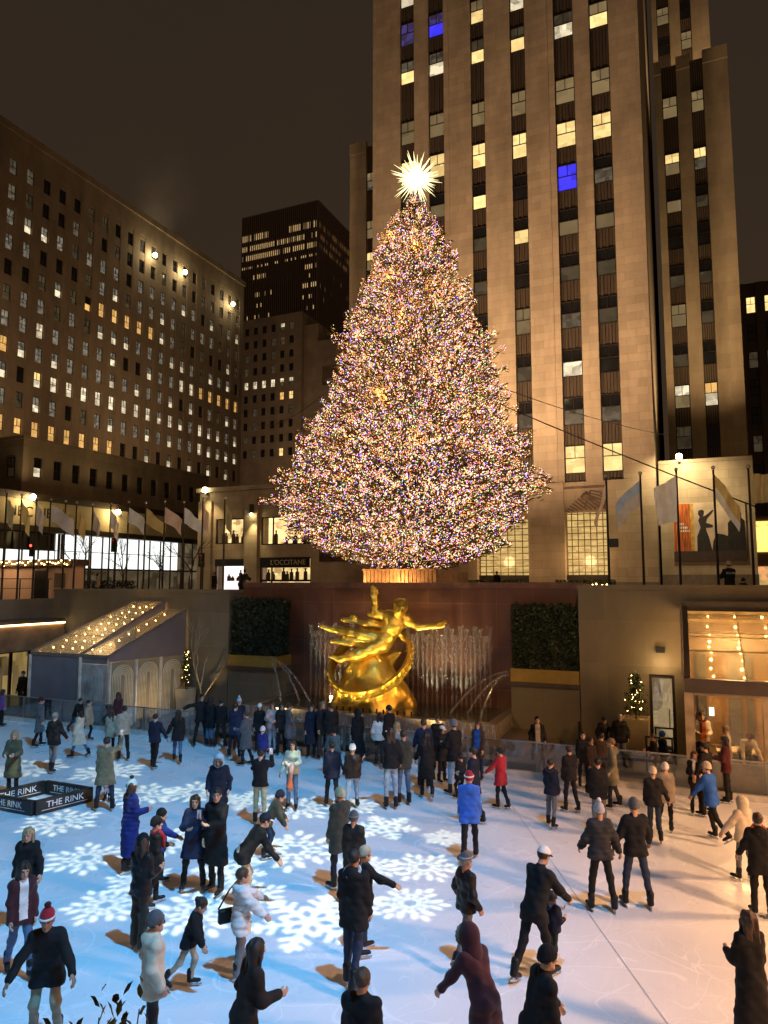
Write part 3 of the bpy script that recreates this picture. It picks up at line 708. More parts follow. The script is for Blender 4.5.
pr = onY(637, 741, 25.0); potted('small potted tree wound with warm lights beside the glass doorway', 'square tapered pale stone pot beside the glass doorway', pr.x, 24.95, .82, 1.27, 1.35, 42, 11)
pl = onY(187, 700, 25.0); potted('slim potted tree wound with warm lights beside the arch-patterned pavilion', 'pale stone pot beside the arch-patterned pavilion', pl.x, 24.9, .62, 1.15, 1.5, 40, 12)
# bare lit sapling by the left wall
def bare_tree(lbl, x, y, z, h, seed, mat, group=None, spread=.38, levels=4, r0=None):
    r = random.Random(seed); t = thing('bare_tree', lbl, 'tree', (x, y, z), group); m = MB(); b = MB()
    def grow(p, d, L, rad, lv, tgt):
        q = p+d*L; mid = p.lerp(q, .5)+Vector((r.gauss(0, .04), r.gauss(0, .04), 0))*L
        tgt.tube([p, mid, q], [rad, rad*.85, rad*.68], 5, cap=False)
        if lv == 0: return
        for k in range(r.choice((2, 3, 3))):
            dd = (d+Vector((r.gauss(0, spread), r.gauss(0, spread), r.gauss(0.05, spread*.5)))).normalized()
            grow(q if k < 2 else mid, dd, L*r.uniform(.6, .85), rad*.62, lv-1, b)
    grow(Vector((x, y, z)), Vector((0, 0, 1)), h*.32, r0 or h*.016, levels, m)
    m.build('trunk', mat, t); b.build('crown', mat, t); return t
barkm = pm('winter_bark', (.075, .055, .04), .9, var=.3)
q = onY(203, 665, 25.1); bare_tree('slender bare sapling lit from below against the grey granite wall', q.x, 24.95, 0, 3.9, 21, pm('pale_bark', (.34, .25, .14), .8), levels=5, spread=.25)

# stanchions and barrier rails by the doorway
def pole_at(lbl, px, py, Y, h):
    p = onY(px, py, Y); t = thing('stanchion', lbl, 'stanchion', (p.x, Y, 0))
    MB().tube([(p.x, Y, .03), (p.x, Y, h)], .045, 10).build('post', blackm, t); MB().tube([(p.x, Y, 0), (p.x, Y, .03)], [.2, .18], 14).build('base', blackm, t)
pole_at('tall black bollard post on the pale paving beside the men behind the fence', 580, 745, 23.6, 1.25)
def rail_frame(lbl, pxa, pxb, Y, z1):
    a, b = onY(pxa, 740, Y).x, onY(pxb, 740, Y).x
    t = thing('barrier_rail', lbl, 'barrier', ((a+b)/2, Y, 0))
    for xx in (a, b): MB().box(xx-.025, xx+.025, Y-.025, Y+.025, 0, z1).build('post', blackm, t)
    MB().box(a+.026, b-.026, Y-.02, Y+.02, z1-.05, z1-.002).build('top_rail', blackm, t); MB().box(a+.026, b-.026, Y-.02, Y+.02, z1-.34, z1-.30).build('lower_rail', blackm, t)
rail_frame('black tubular barrier in front of the doorway, wider and lower one', 646, 672, 23.2, 1.05)
rail_frame('black tubular barrier standing close to the glass door, narrower one', 656, 674, 24.4, 1.12)
bn = thing('bench', 'long low dark bench between potted tree and pavilion', 'bench', (onY(650, 760, 23.0).x, 23.0, 0))
bx = onY(650, 760, 23.0).x
MB().box(bx-1.1, bx+.75, 22.85, 23.25, .36, .44).build('seat', blackm, bn)
for k in (-1.0, .65): MB().box(bx+k-.04, bx+k+.04, 22.88, 23.22, 0, .358).build('leg', blackm, bn)
# ================================================================ BUILDINGS
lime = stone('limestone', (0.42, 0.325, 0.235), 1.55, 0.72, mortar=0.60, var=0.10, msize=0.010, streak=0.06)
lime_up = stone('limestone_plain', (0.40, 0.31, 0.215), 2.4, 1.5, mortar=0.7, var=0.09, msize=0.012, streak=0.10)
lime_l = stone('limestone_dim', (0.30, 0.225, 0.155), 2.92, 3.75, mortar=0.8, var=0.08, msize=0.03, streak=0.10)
spandrel = pm('spandrel_metal', (0.075, 0.052, 0.037), 0.6, 0.2, var=.3, vscale=1.5, stretch=(6, 6, .3), bump=.6, bscale=4)
framem = pm('window_frame_metal', (0.030, 0.022, 0.017), 0.5, 0.3)
gdark = pm('dark_glass', (0.012, 0.012, 0.014), 0.06, var=.6, vscale=.6, spec=.9, bump=.05, bscale=2)
gdim = lit('dim_glass', (.30, .225, .12), .17, 1.3, .75)
gpale = lit('pale_blind', (.58, .40, .18), .34, .8, .35)
gyel = lit('yellow_glass', (1.0, .70, .27), 1.25, 1.6, .55, dark=(.45, .28, .08))
gwhite = lit('white_glass', (1.0, .84, .56), 1.0, 1.4, .75, dark=(.10, .075, .045))
gwarm = lit('orange_glass', (1.0, .55, .16), .85, 1.5, .6, dark=(.3, .15, .04))
gblue = lit('blue_glass', (.05, .04, 1.0), 1.1, 1.0, .5, dark=(.01, .01, .25))
ggrey = lit('grey_glass', (.42, .34, .22), .24, 2.2, .85)
gviolet = lit('violet_glass', (.16, .11, .50), .30, 2.4, .8)
gpane = lit('office_glass', (.46, .40, .30), .42, 2.2, .85)
WM = dict(q=gpane, d=gdark, i=gdim, p=gpale, y=gyel, w=gwhite, o=gwarm, b=gblue, g=ggrey, v=gviolet)
PROTO = {}
def win_mesh(axis, w, h, split=.45, mull=True, fm=None):
    """frame with a transom at `split` from the top and a mullion above it; local: centred, facing -y or +x"""
    m = MB(); t_ = .07
    def bx(a0, a1, z0, z1, d0=-.05, d1=.05):
        if axis == 'y': m.box(a0, a1, d0, d1, z0, z1)
        else: m.box(d0, d1, a0, a1, z0, z1)
    bx(-w/2, -w/2+t_, -h/2, h/2); bx(w/2-t_, w/2, -h/2, h/2); bx(-w/2+t_, w/2-t_, h/2-t_, h/2); bx(-w/2+t_, w/2-t_, -h/2, -h/2+t_)
    zs = h/2-h*split; bx(-w/2+t_, w/2-t_, zs-t_/2, zs+t_/2)
    if mull: bx(-t_*.4, t_*.4, zs+t_/2, h/2-t_)
    return m
def pane_mesh(axis, w, h, split, top, bot):
    zs = h/2-h*split; m = MB()
    for za, zb, k in ((-h/2, zs, 1), (zs, h/2, 0)):
        if axis == 'y': m.face([(-w/2, .02, za), (w/2, .02, za), (w/2, .02, zb), (-w/2, .02, zb)], k)
        else: m.face([(-.02, -w/2, za), (-.02, w/2, za), (-.02, w/2, zb), (-.02, -w/2, zb)], k)
    return m
def window(parent, axis, c, w, h, top, bot, split=.45, mull=True):
    key = (axis, round(w, 2), round(h, 2), split, mull)
    if key not in PROTO: PROTO[key] = win_mesh(axis, w, h, split, mull).build('window', framem, None).data; bpy.data.objects.remove(bpy.data.objects[[o.name for o in COL.objects if o.data == PROTO[key]][0]])
    k2 = key+(top, bot)
    if k2 not in PROTO:
        o = pane_mesh(axis, w, h, split, top, bot).build('pane', [WM[top], WM[bot]], None); PROTO[k2] = o.data; bpy.data.objects.remove(o)
    f = link('window', PROTO[key], parent); f.location = Vector(c)-origin_of(parent)
    g = link('pane', PROTO[k2], f); return f
def far_windows(parent, axis, items):
    """the rest of a large facade's windows"""
    mats = list(WM.values()); ix = {k: i for i, k in enumerate(WM)}; m = MB()
    for c, w, h, top, bot, split in items:
        fr = win_mesh(axis, w, h, split); b = len(m.v); m.v += [(v[0]+c[0], v[1]+c[1], v[2]+c[2]) for v in fr.v]; m.f += [tuple(i+b for i in f) for f in fr.f]; m.m += [len(mats)]*len(fr.f)
        pn = pane_mesh(axis, w, h, split, top, bot); b = len(m.v); m.v += [(v[0]+c[0], v[1]+c[1], v[2]+c[2]) for v in pn.v]; m.f += [tuple(i+b for i in f) for f in pn.f]; m.m += [ix[bot], ix[top]]
    if items: m.build('window', mats+[framem], parent, kind='stuff')
def placed(parent, axis, items, keep=100):
    def size(it):
        q = proj(it[0]); return -1 if not (-10 < q[0] < 778 and -10 < q[1] < 1034 and q[2] > 0) else it[1]*it[2]/q[2]**2
    items = sorted(items, key=lambda it: -size(it))
    for it in items[:keep]: window(parent, axis, *it)
    far_windows(parent, axis, items[keep:])
def strips(m, axis, plane, a0, a1, cols, z0, z1, depth=.55, groove=None):
    """piers between recessed window strips"""
    e = a0
    for c0, c1 in list(cols)+[(a1, a1)]:
        if axis == 'y': m.box(e, c0, plane, plane+depth, z0, z1)
        else: m.box(plane-depth, plane, e, c0, z0, z1)
        e = c1

SILLS = [14.95, 19.2, 23.5, 27.85, 32.15, 36.4, 40.6, 44.7, 48.9, 55.35, 59.5, 63.7, 67.9]
tw = thing('skyscraper', 'tall limestone skyscraper with dark vertical window strips rising behind the lit tree', 'building', (-14.6, 61, PZ))
Y0 = 61.0; XL, XR = -27.38, -1.92
cols = [(-24.4, -22.9), (-21.4, -19.8), (-17.1, -15.75), (-13.25, -11.85), (-9.2, -7.45), (-6.05, -4.4)]
m = MB(); strips(m, 'y', Y0, XL, XR, cols, 14.2, 105)
m.box(-9.95, -9.75, Y0-.10, Y0-.002, 14.2, 105); m.box(-9.74, -9.2, Y0-.06, Y0-.002, 14.2, 105); m.box(-19.8, -19.3, Y0-.06, Y0-.002, 14.2, 105)
m.box(XL, XR, Y0+.552, Y0+40, PZ, 105); m.build('upper_wall', lime, tw)
m = MB()
for c0, c1 in cols:
    n = 6
    for k in range(n):
        w_ = (c1-c0)/n; m.box(c0+k*w_+.02, c0+(k+1)*w_-.02, Y0+.33-.05*(k % 2), Y0+.55, 14.0, 105)
m.build('spandrel_strip', spandrel, tw)
TOPBOT = {  # floor: panes per strip (top, bottom); some grey glow paints the tree's reflection
    0: ['dd', 'dd', 'dd', 'di', 'yy', 'yy'], 1: ['dd', 'dd', 'dg', 'dg', 'dg', 'dg'], 2: ['di', 'dd', 'di', 'di', 'dw', 'dd'], 3: ['dd', 'di', 'dd', 'pp', 'dg', 'di'],
    4: ['dd', 'dd', 'di', 'dd', 'di', 'di'], 5: ['dd', 'di', 'di', 'dy', 'dp', 'dp'], 6: ['dd', 'dp', 'dy', 'dd', 'bb', 'dg'], 7: ['yy', 'yy', 'yy', 'yy', 'yy', 'yy'],
    8: ['pp', 'pp', 'pp', 'pp', 'pp', 'pp'], 9: ['gy', 'gw', 'iy', 'iy', 'iw', 'py'], 10: ['vv', 'vb', 'py', 'iw', 'ii', 'py'], 11: ['gw', 'di', 'pp', 'yw', 'dd', 'pp'], 12: ['dd', 'pp', 'dd', 'yy', 'pp', 'dd']}
items = []
for fl, z in enumerate(SILLS):
    for k, (c0, c1) in enumerate(cols):
        if fl == 0 and k < 4: continue
        s = TOPBOT[fl][k]; items.append((((c0+c1)/2, Y0+.24, z+1.25), c1-c0-.04, 2.45, s[0], s[1], .45))
placed(tw, 'y', items, 100)
# ground storey of the tower with portals
port = [(-17.0, -12.4, PZ, 13.0), (-9.3, -5.7, PZ, 11.6)]
m = MB(); e = XL
for a, b_, z0, z1 in port:
    m.box(e, a, Y0-.25, Y0+1.0, PZ+1.0, 14.2); m.box(a, b_, Y0-.05, Y0+1.0, z1, 14.2); e = b_
m.box(e, XR, Y0-.25, Y0+1.0, PZ+1.0, 14.2); m.build('base_wall', lime, tw)
m = MB(); e = XL
for a, b_, z0, z1 in port: m.box(e, a, Y0-.29, Y0+1.0, PZ, PZ+.998); e = b_
m.box(e, XR, Y0-.29, Y0+1.0, PZ, PZ+.998); m.build('plinth', pm('plinth_granite', (.16, .115, .09), .5), tw)
screen = lit('cast_glass_screen', (1.0, .66, .22), .75, 3.0, .6, dark=(.35, .19, .05), stretch=(.6, .6, 2))
for (a, b_, z0, z1), zz in zip(port, (11.2, 11.6)):
    p = MB().box(a+.15, b_-.15, Y0+.46, Y0+.5, 6.3, min(zz, z1)).build('glass_screen', screen, tw)
    g = MB(); 
    for k in range(1, 7): xx = a+(b_-a)*k/7; g.box(xx-.035, xx+.035, Y0+.38, Y0+.455, 6.3, min(zz, z1))
    k = 6.5
    while k < min(zz, z1)-.1: g.box(a+.15, b_-.15, Y0+.40, Y0+.44, k, k+.07); k += .55
    g.build('screen_grid', pm('screen_bronze', (.10, .065, .03), .5), tw)
    MB().box(a, b_, Y0+.30, Y0+.5, PZ, 6.295).build('doors', pm('dark_doors', (.02, .015, .012), .3), tw)
# carved relief over the portal, and curved ornament over the other
rel = pm('relief_stone', (.17, .11, .075), .8, var=.35, vscale=1.3)
m = MB()
for k in range(9): m.bar((-9.25+k*.22, Y0-.12, 11.75+k*.2), (-8.85+k*.36, Y0-.12, 11.68+k*.02), .09, .14)
for k in range(5): m.tube([(-7.6+.1*k, Y0-.1, 12.0+.3*k), (-7.1, Y0-.12, 13.4-.22*k), (-6.3, Y0-.1, 13.2-.3*k), (-5.8, Y0-.1, 12.6-.2*k)], .07, 6)
m.box(-9.3, -5.7, Y0-.16, Y0-.052, 13.62, 13.8); m.ball((-7.5, Y0-.1, 12.9), .4, 10, sz=.9); m.build('carved_relief', rel, tw)
m = MB(); pts = [(-15.3+2.8*math.cos(a), Y0-.1, 12.0+2.0*math.sin(a)) for a in [math.pi*k/14 for k in range(15)]]; m.tube(pts, .16, 6); m.tube([(p[0]*.8-3.0, p[1], 12+(p[2]-12)*.72) for p in pts], .1, 6); m.build('arch_ornament', rel, tw)
# bright goods and hedging at the foot
# set-back wings
def wing(lbl, x0, x1, Yw, ztop, cols, tbl, sills=SILLS):
    t = thing('tower_wing', lbl, 'building', ((x0+x1)/2, Yw, PZ))
    m = MB(); strips(m, 'y', Yw, x0, x1, cols, PZ, ztop); m.box(x0, x1, Yw+.552, Yw+14, PZ, ztop); e = x0
    for c0, c1 in list(cols)+[(x1, x1)]: m.box(e, c0, Yw-.12, Yw-.002, ztop-1.1, ztop+.4); m.box(e, c0, Yw, Yw+.5, ztop+.002, ztop+.4); e = c1
    m.build('wall', lime_up, t)
    m = MB()
    for c0, c1 in cols:
        for k in range(6): w_ = (c1-c0)/6; m.box(c0+k*w_+.02, c0+(k+1)*w_-.02, Yw+.33-.05*(k % 2), Yw+.55, PZ, ztop-.4)
    m.build('spandrel_strip', spandrel, t)
    it = []
    for i, z in enumerate(sills):
        if z+2.5 > ztop: continue
        for k, (c0, c1) in enumerate(cols):
            s = tbl[i % len(tbl)][k % len(tbl[i % len(tbl)])]; it.append((((c0+c1)/2, Yw+.24, z+1.25), c1-c0-.04, 2.45, s[0], s[1], .45))
    placed(t, 'y', it, 60); return t
wing('set-back limestone wing with two dark window strips beside the skyscraper, above the poster', -1.0, 6.2, 77, 61.6, [(-.3, 1.2), (2.55, 3.8)],
     [['dd', 'dd'], ['ii', 'dd'], ['wp', 'ow'], ['di', 'dd'], ['pp', 'di'], ['di', 'di'], ['dd', 'dd'], ['dp', 'di'], ['yp', 'yg'], ['pp', 'pp'], ['dd', 'dd'], ['pp', 'pp']])
wing('upper set-back limestone block above the ledge of the poster-side wing', -1.2, 5.6, 92.5, 120, [(-.6, .9), (2.2, 3.5)],
     [['pp', 'pp'], ['dd', 'pp'], ['pp', 'dd'], ['dd', 'dd']], [70+4.25*k for k in range(11)])
wing('narrow limestone wing set back at the dark-tower side of the skyscraper', -37.8, -28.0, 77, 61.7, [(-35.5, -34.3), (-31.5, -30.2)],
     [['dd', 'dd'], ['dd', 'dd'], ['dd', 'dd'], ['dd', 'dd'], ['dd', 'dd'], ['dd', 'dd'], ['pp', 'dd'], ['yp', 'dd'], ['pp', 'dd'], ['pg', 'dd'], ['dd', 'dd']])
# low wing with shop windows
lw = thing('shop_building', 'low limestone building with lit shop windows and pilasters beside the tree', 'building', (-38, 61.5, PZ))
Ys = 61.5
ops = [(-45.9, -42.4, 9.7, 12.4), (-40.2, -33.9, 9.5, 12.4), (-45.9, -42.1, PZ, 8.1), (-40.3, -34.3, PZ, 8.2)]
m = MB()
for a, b_ in ((-48.1, -45.9), (-42.1, -40.3), (-33.9, -27.4)): m.box(a, b_, Ys, Ys+.6, PZ, 15.3)
for a, b_, za, zb in ((-45.9, -42.1, 8.1, 9.7), (-45.9, -42.1, 12.4, 15.3), (-40.3, -33.9, 8.2, 9.5), (-40.3, -33.9, 12.4, 15.3)): m.box(a, b_, Ys, Ys+.6, za, zb)
m.box(-42.4, -42.1, Ys, Ys+.6, 9.7, 12.4); m.box(-34.3, -33.9, Ys, Ys+.6, PZ, 8.2); m.box(-40.3, -40.2, Ys, Ys+.6, 9.5, 12.4)
m.box(-48.1, -27.4, Ys+3.0, Ys+20, PZ, 15.3); m.box(-48.1, -27.4, Ys+.602, Ys+2.998, 14.6, 15.3); m.build('wall', lime, lw)
m = MB()
for a, b_ in ((-48.0, -46.3), (-42.05, -40.5)): m.box(a, b_, Ys-.35, Ys-.002, PZ, 14.3)
m.build('pilaster', lime, lw)
MB().box(-48.3, -27.4, Ys-.45, Ys+.3, 15.302, 15.75).build('cornice', lime, lw)
shop = lit('shop_display', (1.0, .72, .30), 1.5, 1.3, .8, dark=(.25, .12, .04), stretch=(1, 1, 1.3)); shopw = lit('shop_white', (1.0, .88, .80), 2.0, .9, .6, dark=(.4, .25, .45))
for i, (a, b_, z0, z1) in enumerate(ops):
    w_ = MB(); fr = .12
    w_.box(a, a+fr, Ys+.1, Ys+.25, z0, z1); w_.box(b_-fr, b_, Ys+.1, Ys+.25, z0, z1); w_.box(a+fr, b_-fr, Ys+.1, Ys+.25, z1-fr, z1); w_.box(a+fr, b_-fr, Ys+.1, Ys+.25, z0, z0+fr)
    if i in (1, 3): w_.box(a+1.3, a+1.42, Ys+.1, Ys+.25, z0+fr, z1-fr)
    if i == 3: w_.box(a+fr, b_-fr, Ys+.1, Ys+.25, 5.75, 5.95)
    o = w_.build('shop_window', blackm, lw)
    MB().box(a+.02, b_-.02, Ys+1.4, Ys+1.45, z0, z1).build('display', shopw if i == 2 else shop, o)
    r = random.Random(40+i); s = MB()
    for k in range(9 if i != 2 else 5):
        xx = r.uniform(a+.3, b_-.3); hh = r.uniform(.5, 1.5); zz = z0+.13 if i < 2 else max(z0, 5.8); s.tube([(xx, Ys+.9, zz), (xx, Ys+.9, zz+hh*.7), (xx, Ys+.9, zz+hh*.78), (xx, Ys+.9, zz+hh)], [.22, .2, .07, .11], 8)
    s.build('mannequin', pm('display_dark', (.08, .045, .03), .7), o)
MB().box(-40.2, -34.4, Ys-.12, Ys-.003, 7.15, 8.2).build('sign_band', blackm, lw)
text('L\'OCCITANE', .72, (-36.9, Ys-.125, 7.66), (R(90), 0, 0), pm('sign_letter', (.55, .45, .30), .5), lw, 'lettering', .01)
MB().box(-45.85, -42.15, Ys-.1, Ys-.003, 7.35, 8.1).build('sign_band', blackm, lw)
pst = pm('poster_dark', (.055, .022, .016), .5, var=.9, vscale=1.2)
pf = thing('poster', 'dark reddish picture panel on the limestone wall under the tree branches', 'poster', (-30.8, Ys-.1, 9))
MB().box(-33.3, -28.4, Ys-.14, Ys-.003, 7.7, 10.6).build('print', pst, pf)
m = MB(); rr = random.Random(5)
for k in range(5): m.ball((-31.6+rr.uniform(-.7, .9), Ys-.14, 9.2+rr.uniform(-.6, .8)), rr.uniform(.2, .38), 10)
m.build('printed_figures', pm('print_pale', (.3, .2, .15), .6), pf); m = MB(); 
for k in range(4): m.box(-29.4+k*.25, -29.3+k*.25, Ys-.16, Ys-.142, 7.9, 10.3)
m.build('printed_stripes', pm('print_red', (.38, .09, .03), .6), pf)
# right low podium with large poster
rp = thing('low_building', 'low limestone building carrying the large poster of two dark-clad figures', 'building', (2, 62.5, PZ))
m = MB(); m.box(-1.72, 5.3, 62.5, 75, PZ+1.6, 15.5); m.box(-1.72, 5.3, 62.46, 75, 15.502, 15.8); m.build('wall', lime, rp); MB().box(-1.72, 5.34, 62.44, 75, PZ, PZ+1.598).build('plinth', MATS['plinth_granite'], rp)
ps_ = thing('poster', 'large pale poster with an orange strip and two figures in black', 'poster', (2, 62.4, 9.7))
MB().box(-.75, 4.6, 62.40, 62.497, 7.38, 12.15).build('print', pm('poster_pale', (.56, .43, .33), .5, var=.3, vscale=.7), ps_)
MB().box(-.75, 4.6, 62.37, 62.398, 7.38, 8.2).build('print_shade', pm('poster_floor', (.05, .03, .025), .5), ps_)
m = MB(); m.box(-.72, .55, 62.38, 62.3975, 8.21, 12.1); m.build('orange_strip', pm('poster_orange', (.42, .10, .02), .5, var=.7, vscale=2.5, stretch=(3, 1, .3)), ps_)
m = MB(); m.box(.56, .82, 62.38, 62.397, 8.21, 12.1); m.build('gold_strip', pm('poster_gold', (.5, .30, .06), .5, var=.4), ps_)
lt = MB()
for q, (n, z) in enumerate(((4, 10.35), (6, 10.05), (7, 9.78))):
    for k in range(n):
        x = -.45+k*.14; lt.box(x, x+.08, 62.372, 62.379, z, z+.17)
lt.build('small_print', wtxt, ps_)
def silhouette(nm, pts, mat, y=62.372):
    m = MB(); A = [(p[0], y, p[1]) for p in pts]; B = [(p[0], y+.024, p[1]) for p in pts]; m.face(A[::-1]); n = len(A)
    for i in range(n): m.face([A[i], A[(i+1) % n], B[(i+1) % n], B[i]])
    return m.build(nm, mat, ps_)
figm = pm('print_black', (.02, .016, .018), .5, var=.4)
silhouette('printed_figure', [(1.0, 8.2), (1.02, 9.4), (1.3, 10.1), (1.15, 10.7), (1.28, 11.0), (1.15, 11.2), (1.2, 11.5), (1.45, 11.58), (1.6, 11.45), (1.55, 11.15), (1.5, 11.0), (1.72, 11.1), (2.25, 11.55), (2.3, 11.45), (1.8, 10.85), (1.7, 10.5), (2.2, 10.3), (2.2, 10.15), (1.65, 10.1), (1.9, 9.3), (2.1, 8.2)], figm)
silhouette('printed_figure', [(3.1, 8.2), (3.3, 9.6), (3.3, 10.4), (3.55, 10.75), (3.85, 10.9), (3.92, 11.25), (4.1, 11.35), (4.28, 11.2), (4.25, 10.85), (4.5, 10.6), (4.58, 8.2)], figm)
silhouette('printed_motorcycle', [(2.1, 8.2), (2.2, 9.0), (2.5, 9.6), (3.0, 9.5), (3.4, 9.3), (3.6, 8.2)], figm, 62.365)
# left office building: grid of windows in a long wall
lb = thing('office_building', 'long limestone office block with rows of lit windows and floodlights near its roof', 'building', (-87, 90, PZ))
XW = -87.0; cy = [72.84+2.92*k for k in range(-4, 18)]; zc = [28.0+3.75*k for k in range(10)]+[65.6]
m = MB(); strips(m, 'x', XW, 52, 124.6, [(c-.66, c+.66) for c in cy], PZ, 67.6)
m.box(XW-.5, XW+.0, 52, 124.6, 67.602, 70.6); m.box(XW-.3, XW+.35, 52, 124.8, 70.602, 71.6); m.box(XW-30, XW-.552, 52, 124.6, PZ, 71)
for c in cy:
    zz = PZ
    for z in zc: m.box(XW-.50, XW-.06, c-.66, c+.66, zz, z-1.17); zz = z+1.17
    m.box(XW-.50, XW-.06, c-.66, c+.66, zz, 67.6)
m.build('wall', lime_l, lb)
rw = random.Random(12); items = []
for j, z in enumerate(zc):
    for i, c in enumerate(cy):
        k = i-4; u = rw.random()
        s = ('qq' if u < .36 else 'qw' if u < .74 else 'ww' if u < .86 else 'ii' if u < .95 else 'dd') if j < 6 else ('qq' if u < .40 else 'qw' if u < .58 else 'ii' if u < .84 else 'dd')
        if j == 2 and 0 <= k <= 8: s = 'ww' if k > 0 else 'yw'
        if j == 2 and k == -1: s = 'dd'
        if j == 0: s = 'oo' if -4 <= k <= 5 else ('gw' if u < .4 else 'dd')
        if j == 6 and 3 <= k <= 8: s = 'oo' if k != 3 else 'do'
        if j == 3 and k == -2: s = 'oo'
        if j == 4 and 13 <= k <= 17: s = 'oo'
        if j == 7 and 0 <= k <= 2: s = 'dd'
        if j >= 9: s = 'gg' if u < .35 else ('ii' if u < .6 else 'dd')
        if j == 10 and k in (0, 1): s = 'dd'
        items.append(((XW-.3, c, z), 1.30, 2.32, s[0], s[1], .5))
placed(lb, 'x', items, 100)
# podium in front of it
pdm = thing('podium_building', 'dim limestone podium block with a row of unlit windows above the store front', 'building', (-62, 66, PZ))
XP = -62.0; cp = [52.5+2.5*k for k in range(11)]
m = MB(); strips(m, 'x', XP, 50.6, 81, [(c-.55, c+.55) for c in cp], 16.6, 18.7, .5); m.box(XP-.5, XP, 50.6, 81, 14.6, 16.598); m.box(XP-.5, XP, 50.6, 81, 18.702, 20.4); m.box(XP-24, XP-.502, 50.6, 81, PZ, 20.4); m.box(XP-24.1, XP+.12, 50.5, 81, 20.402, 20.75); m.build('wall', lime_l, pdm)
placed(pdm, 'x', [((XP-.28, c, 17.65), 1.08, 2.05, 'd', 'w' if k == 0 else 'd', .5) for k, c in enumerate(cp)], 60)
placed(pdm, 'y', [((-63.6-k*2.5, 50.58, 17.5), 1.08, 2.05, 'd', 'i', .5) for k in range(4)], 10)
# store front
sf = thing('store_front', 'store front with bright white windows and a lettered stone band above', 'building', (-60, 60, PZ))
XS = -60.0
def at_x(px, py): return onX(px, py, XS)
a0, a1 = 40.0, 81.0
MB().box(XS-2.2, XS, a0, a1, 11.35, 13.9).build('sign_band', stone('sign_stone', (.36, .29, .17), 1.6, .9, var=.05), sf)
MB().box(XS-2.2, XS+.25, a0, a1, 13.902, 14.6).build('cornice', darkm, sf); MB().box(XS-2.2, XS+.15, a0, a1, 10.75, 11.348).build('canopy_band', darkm, sf)
white_d = lit('studio_glass', (.94, .97, .93), 1.3, .55, .45, dark=(.5, .55, .55))
dimd = lit('dim_store', (.30, .22, .12), .4, .6, .9)
segs = [(a0, 54.0, 'd'), (54.2, 73.5, 'w'), (73.7, a1, 'n')]
for ya, yb, kd in segs:
    w_ = MB(); w_.box(XS-.2, XS-.02, ya, ya+.2, PZ, 10.7); w_.box(XS-.2, XS-.02, yb-.2, yb, PZ, 10.7); w_.box(XS-.2, XS-.02, ya+.2, yb-.2, 7.0, 7.2)
    q = ya+1.9
    while q < yb-1: w_.box(XS-.2, XS-.04, q-.05, q+.05, PZ, 10.7); q += 1.9
    w_.box(XS-.2, XS-.04, ya+.2, yb-.2, 8.9, 8.97); o = w_.build('shop_window', darkm, sf)
    if kd == 'w': MB().box(XS-.9, XS-.85, ya, yb, 7.1, 10.74).build('pane', white_d, o); MB().box(XS-.9, XS-.85, ya, yb, PZ, 6.9).build('pane', dimd, o)
    elif kd == 'd': MB().box(XS-.9, XS-.85, ya, yb, 7.1, 8.9).build('pane', white_d, o); MB().box(XS-.9, XS-.85, ya, yb, 8.95, 10.74).build('pane', gdark, o)
    else: MB().box(XS-.9, XS-.85, ya, yb, PZ, 10.74).build('pane', dimd, o)
MB().box(XS-2.2, XS-1.0, a0, a1, PZ, 10.74).build('wall', lime_l, sf)
text('NBC NEWS', 1.45, (XS+.01, 51.2, 12.65), (R(90), 0, R(90)), blackm, sf, 'lettering', .03)
# dark glass tower far behind, and older block in front of it
ft = thing('glass_tower', 'dark far-off tower with thin vertical ribs and glowing bands of windows near its top', 'building', (-188, 300, PZ))
x0, x1, Yt, zt_ = -211, -165.4, 300, 200.3
MB().box(x0, x1, Yt, Yt+40, PZ, zt_).build('wall', pm('tower_dark', (.16, .115, .09), .35, var=.2), ft)
m = MB(); n = 38
for k in range(n+1): xx = x0+(x1-x0)*k/n; m.box(xx-.22, xx+.22, Yt-.7, Yt-.01, PZ, zt_)
for k in range(33): yy = Yt+.5+39*k/32; m.box(x1+.01, x1+.7, yy-.22, yy+.22, PZ, zt_)
m.build('rib', pm('rib_dark', (.42, .31, .24), .7), ft)
m = MB(); rt = random.Random(3)
rowsz = [(186.3, 3.4, .9), (180.8, 2.8, .85), (175.6, 2.8, .85), (171.0, 1.2, .5), (164.6, 2.4, .25), (154.8, 2.4, .3), (143, 2.0, .10), (135, 2.4, .22), (149, 2, .1), (160, 2, .05)]
for z, hh, pr_ in rowsz:
    for k in range(n):
        xx = x0+(x1-x0)*(k+.5)/n; f = k/n
        p_ = pr_ if z > 168 else pr_*(2.6 if (f > .80 or .18 < f < .34) else .35)
        if z > 183 and .36 < f < .64: p_ = .12
        if rt.random() < p_: m.face([(xx-.34, Yt-.05, z), (xx+.34, Yt-.05, z), (xx+.34, Yt-.05, z+hh), (xx-.34, Yt-.05, z+hh)], 0 if rt.random() < .75 else 1)
    for k in range(32):
        yy = Yt+.5+39*(k+.5)/32
        if rt.random() < (pr_*.85 if z > 174 else pr_*.15): m.face([(x1+.05, yy-.3, z), (x1+.05, yy+.3, z), (x1+.05, yy+.3, z+hh*.8), (x1+.05, yy-.3, z+hh*.8)], 0 if rt.random() < .6 else 1)
m.build('window', [lit('band_glass', (1.0, .68, .30), .85, 2.0, .6, dark=(.3, .18, .06)), lit('band_dim', (.6, .42, .2), .4, 2, .5)], ft, kind='stuff')
ob = thing('office_block', 'older dark masonry block with mostly unlit windows in front of the dark tower', 'building', (-115, 180, PZ))
Yo = 180.0; m = MB(); co = [-124.2+3.25*k for k in range(6)]; zo = [66.7-4.35*5+4.35*k for k in range(10)]
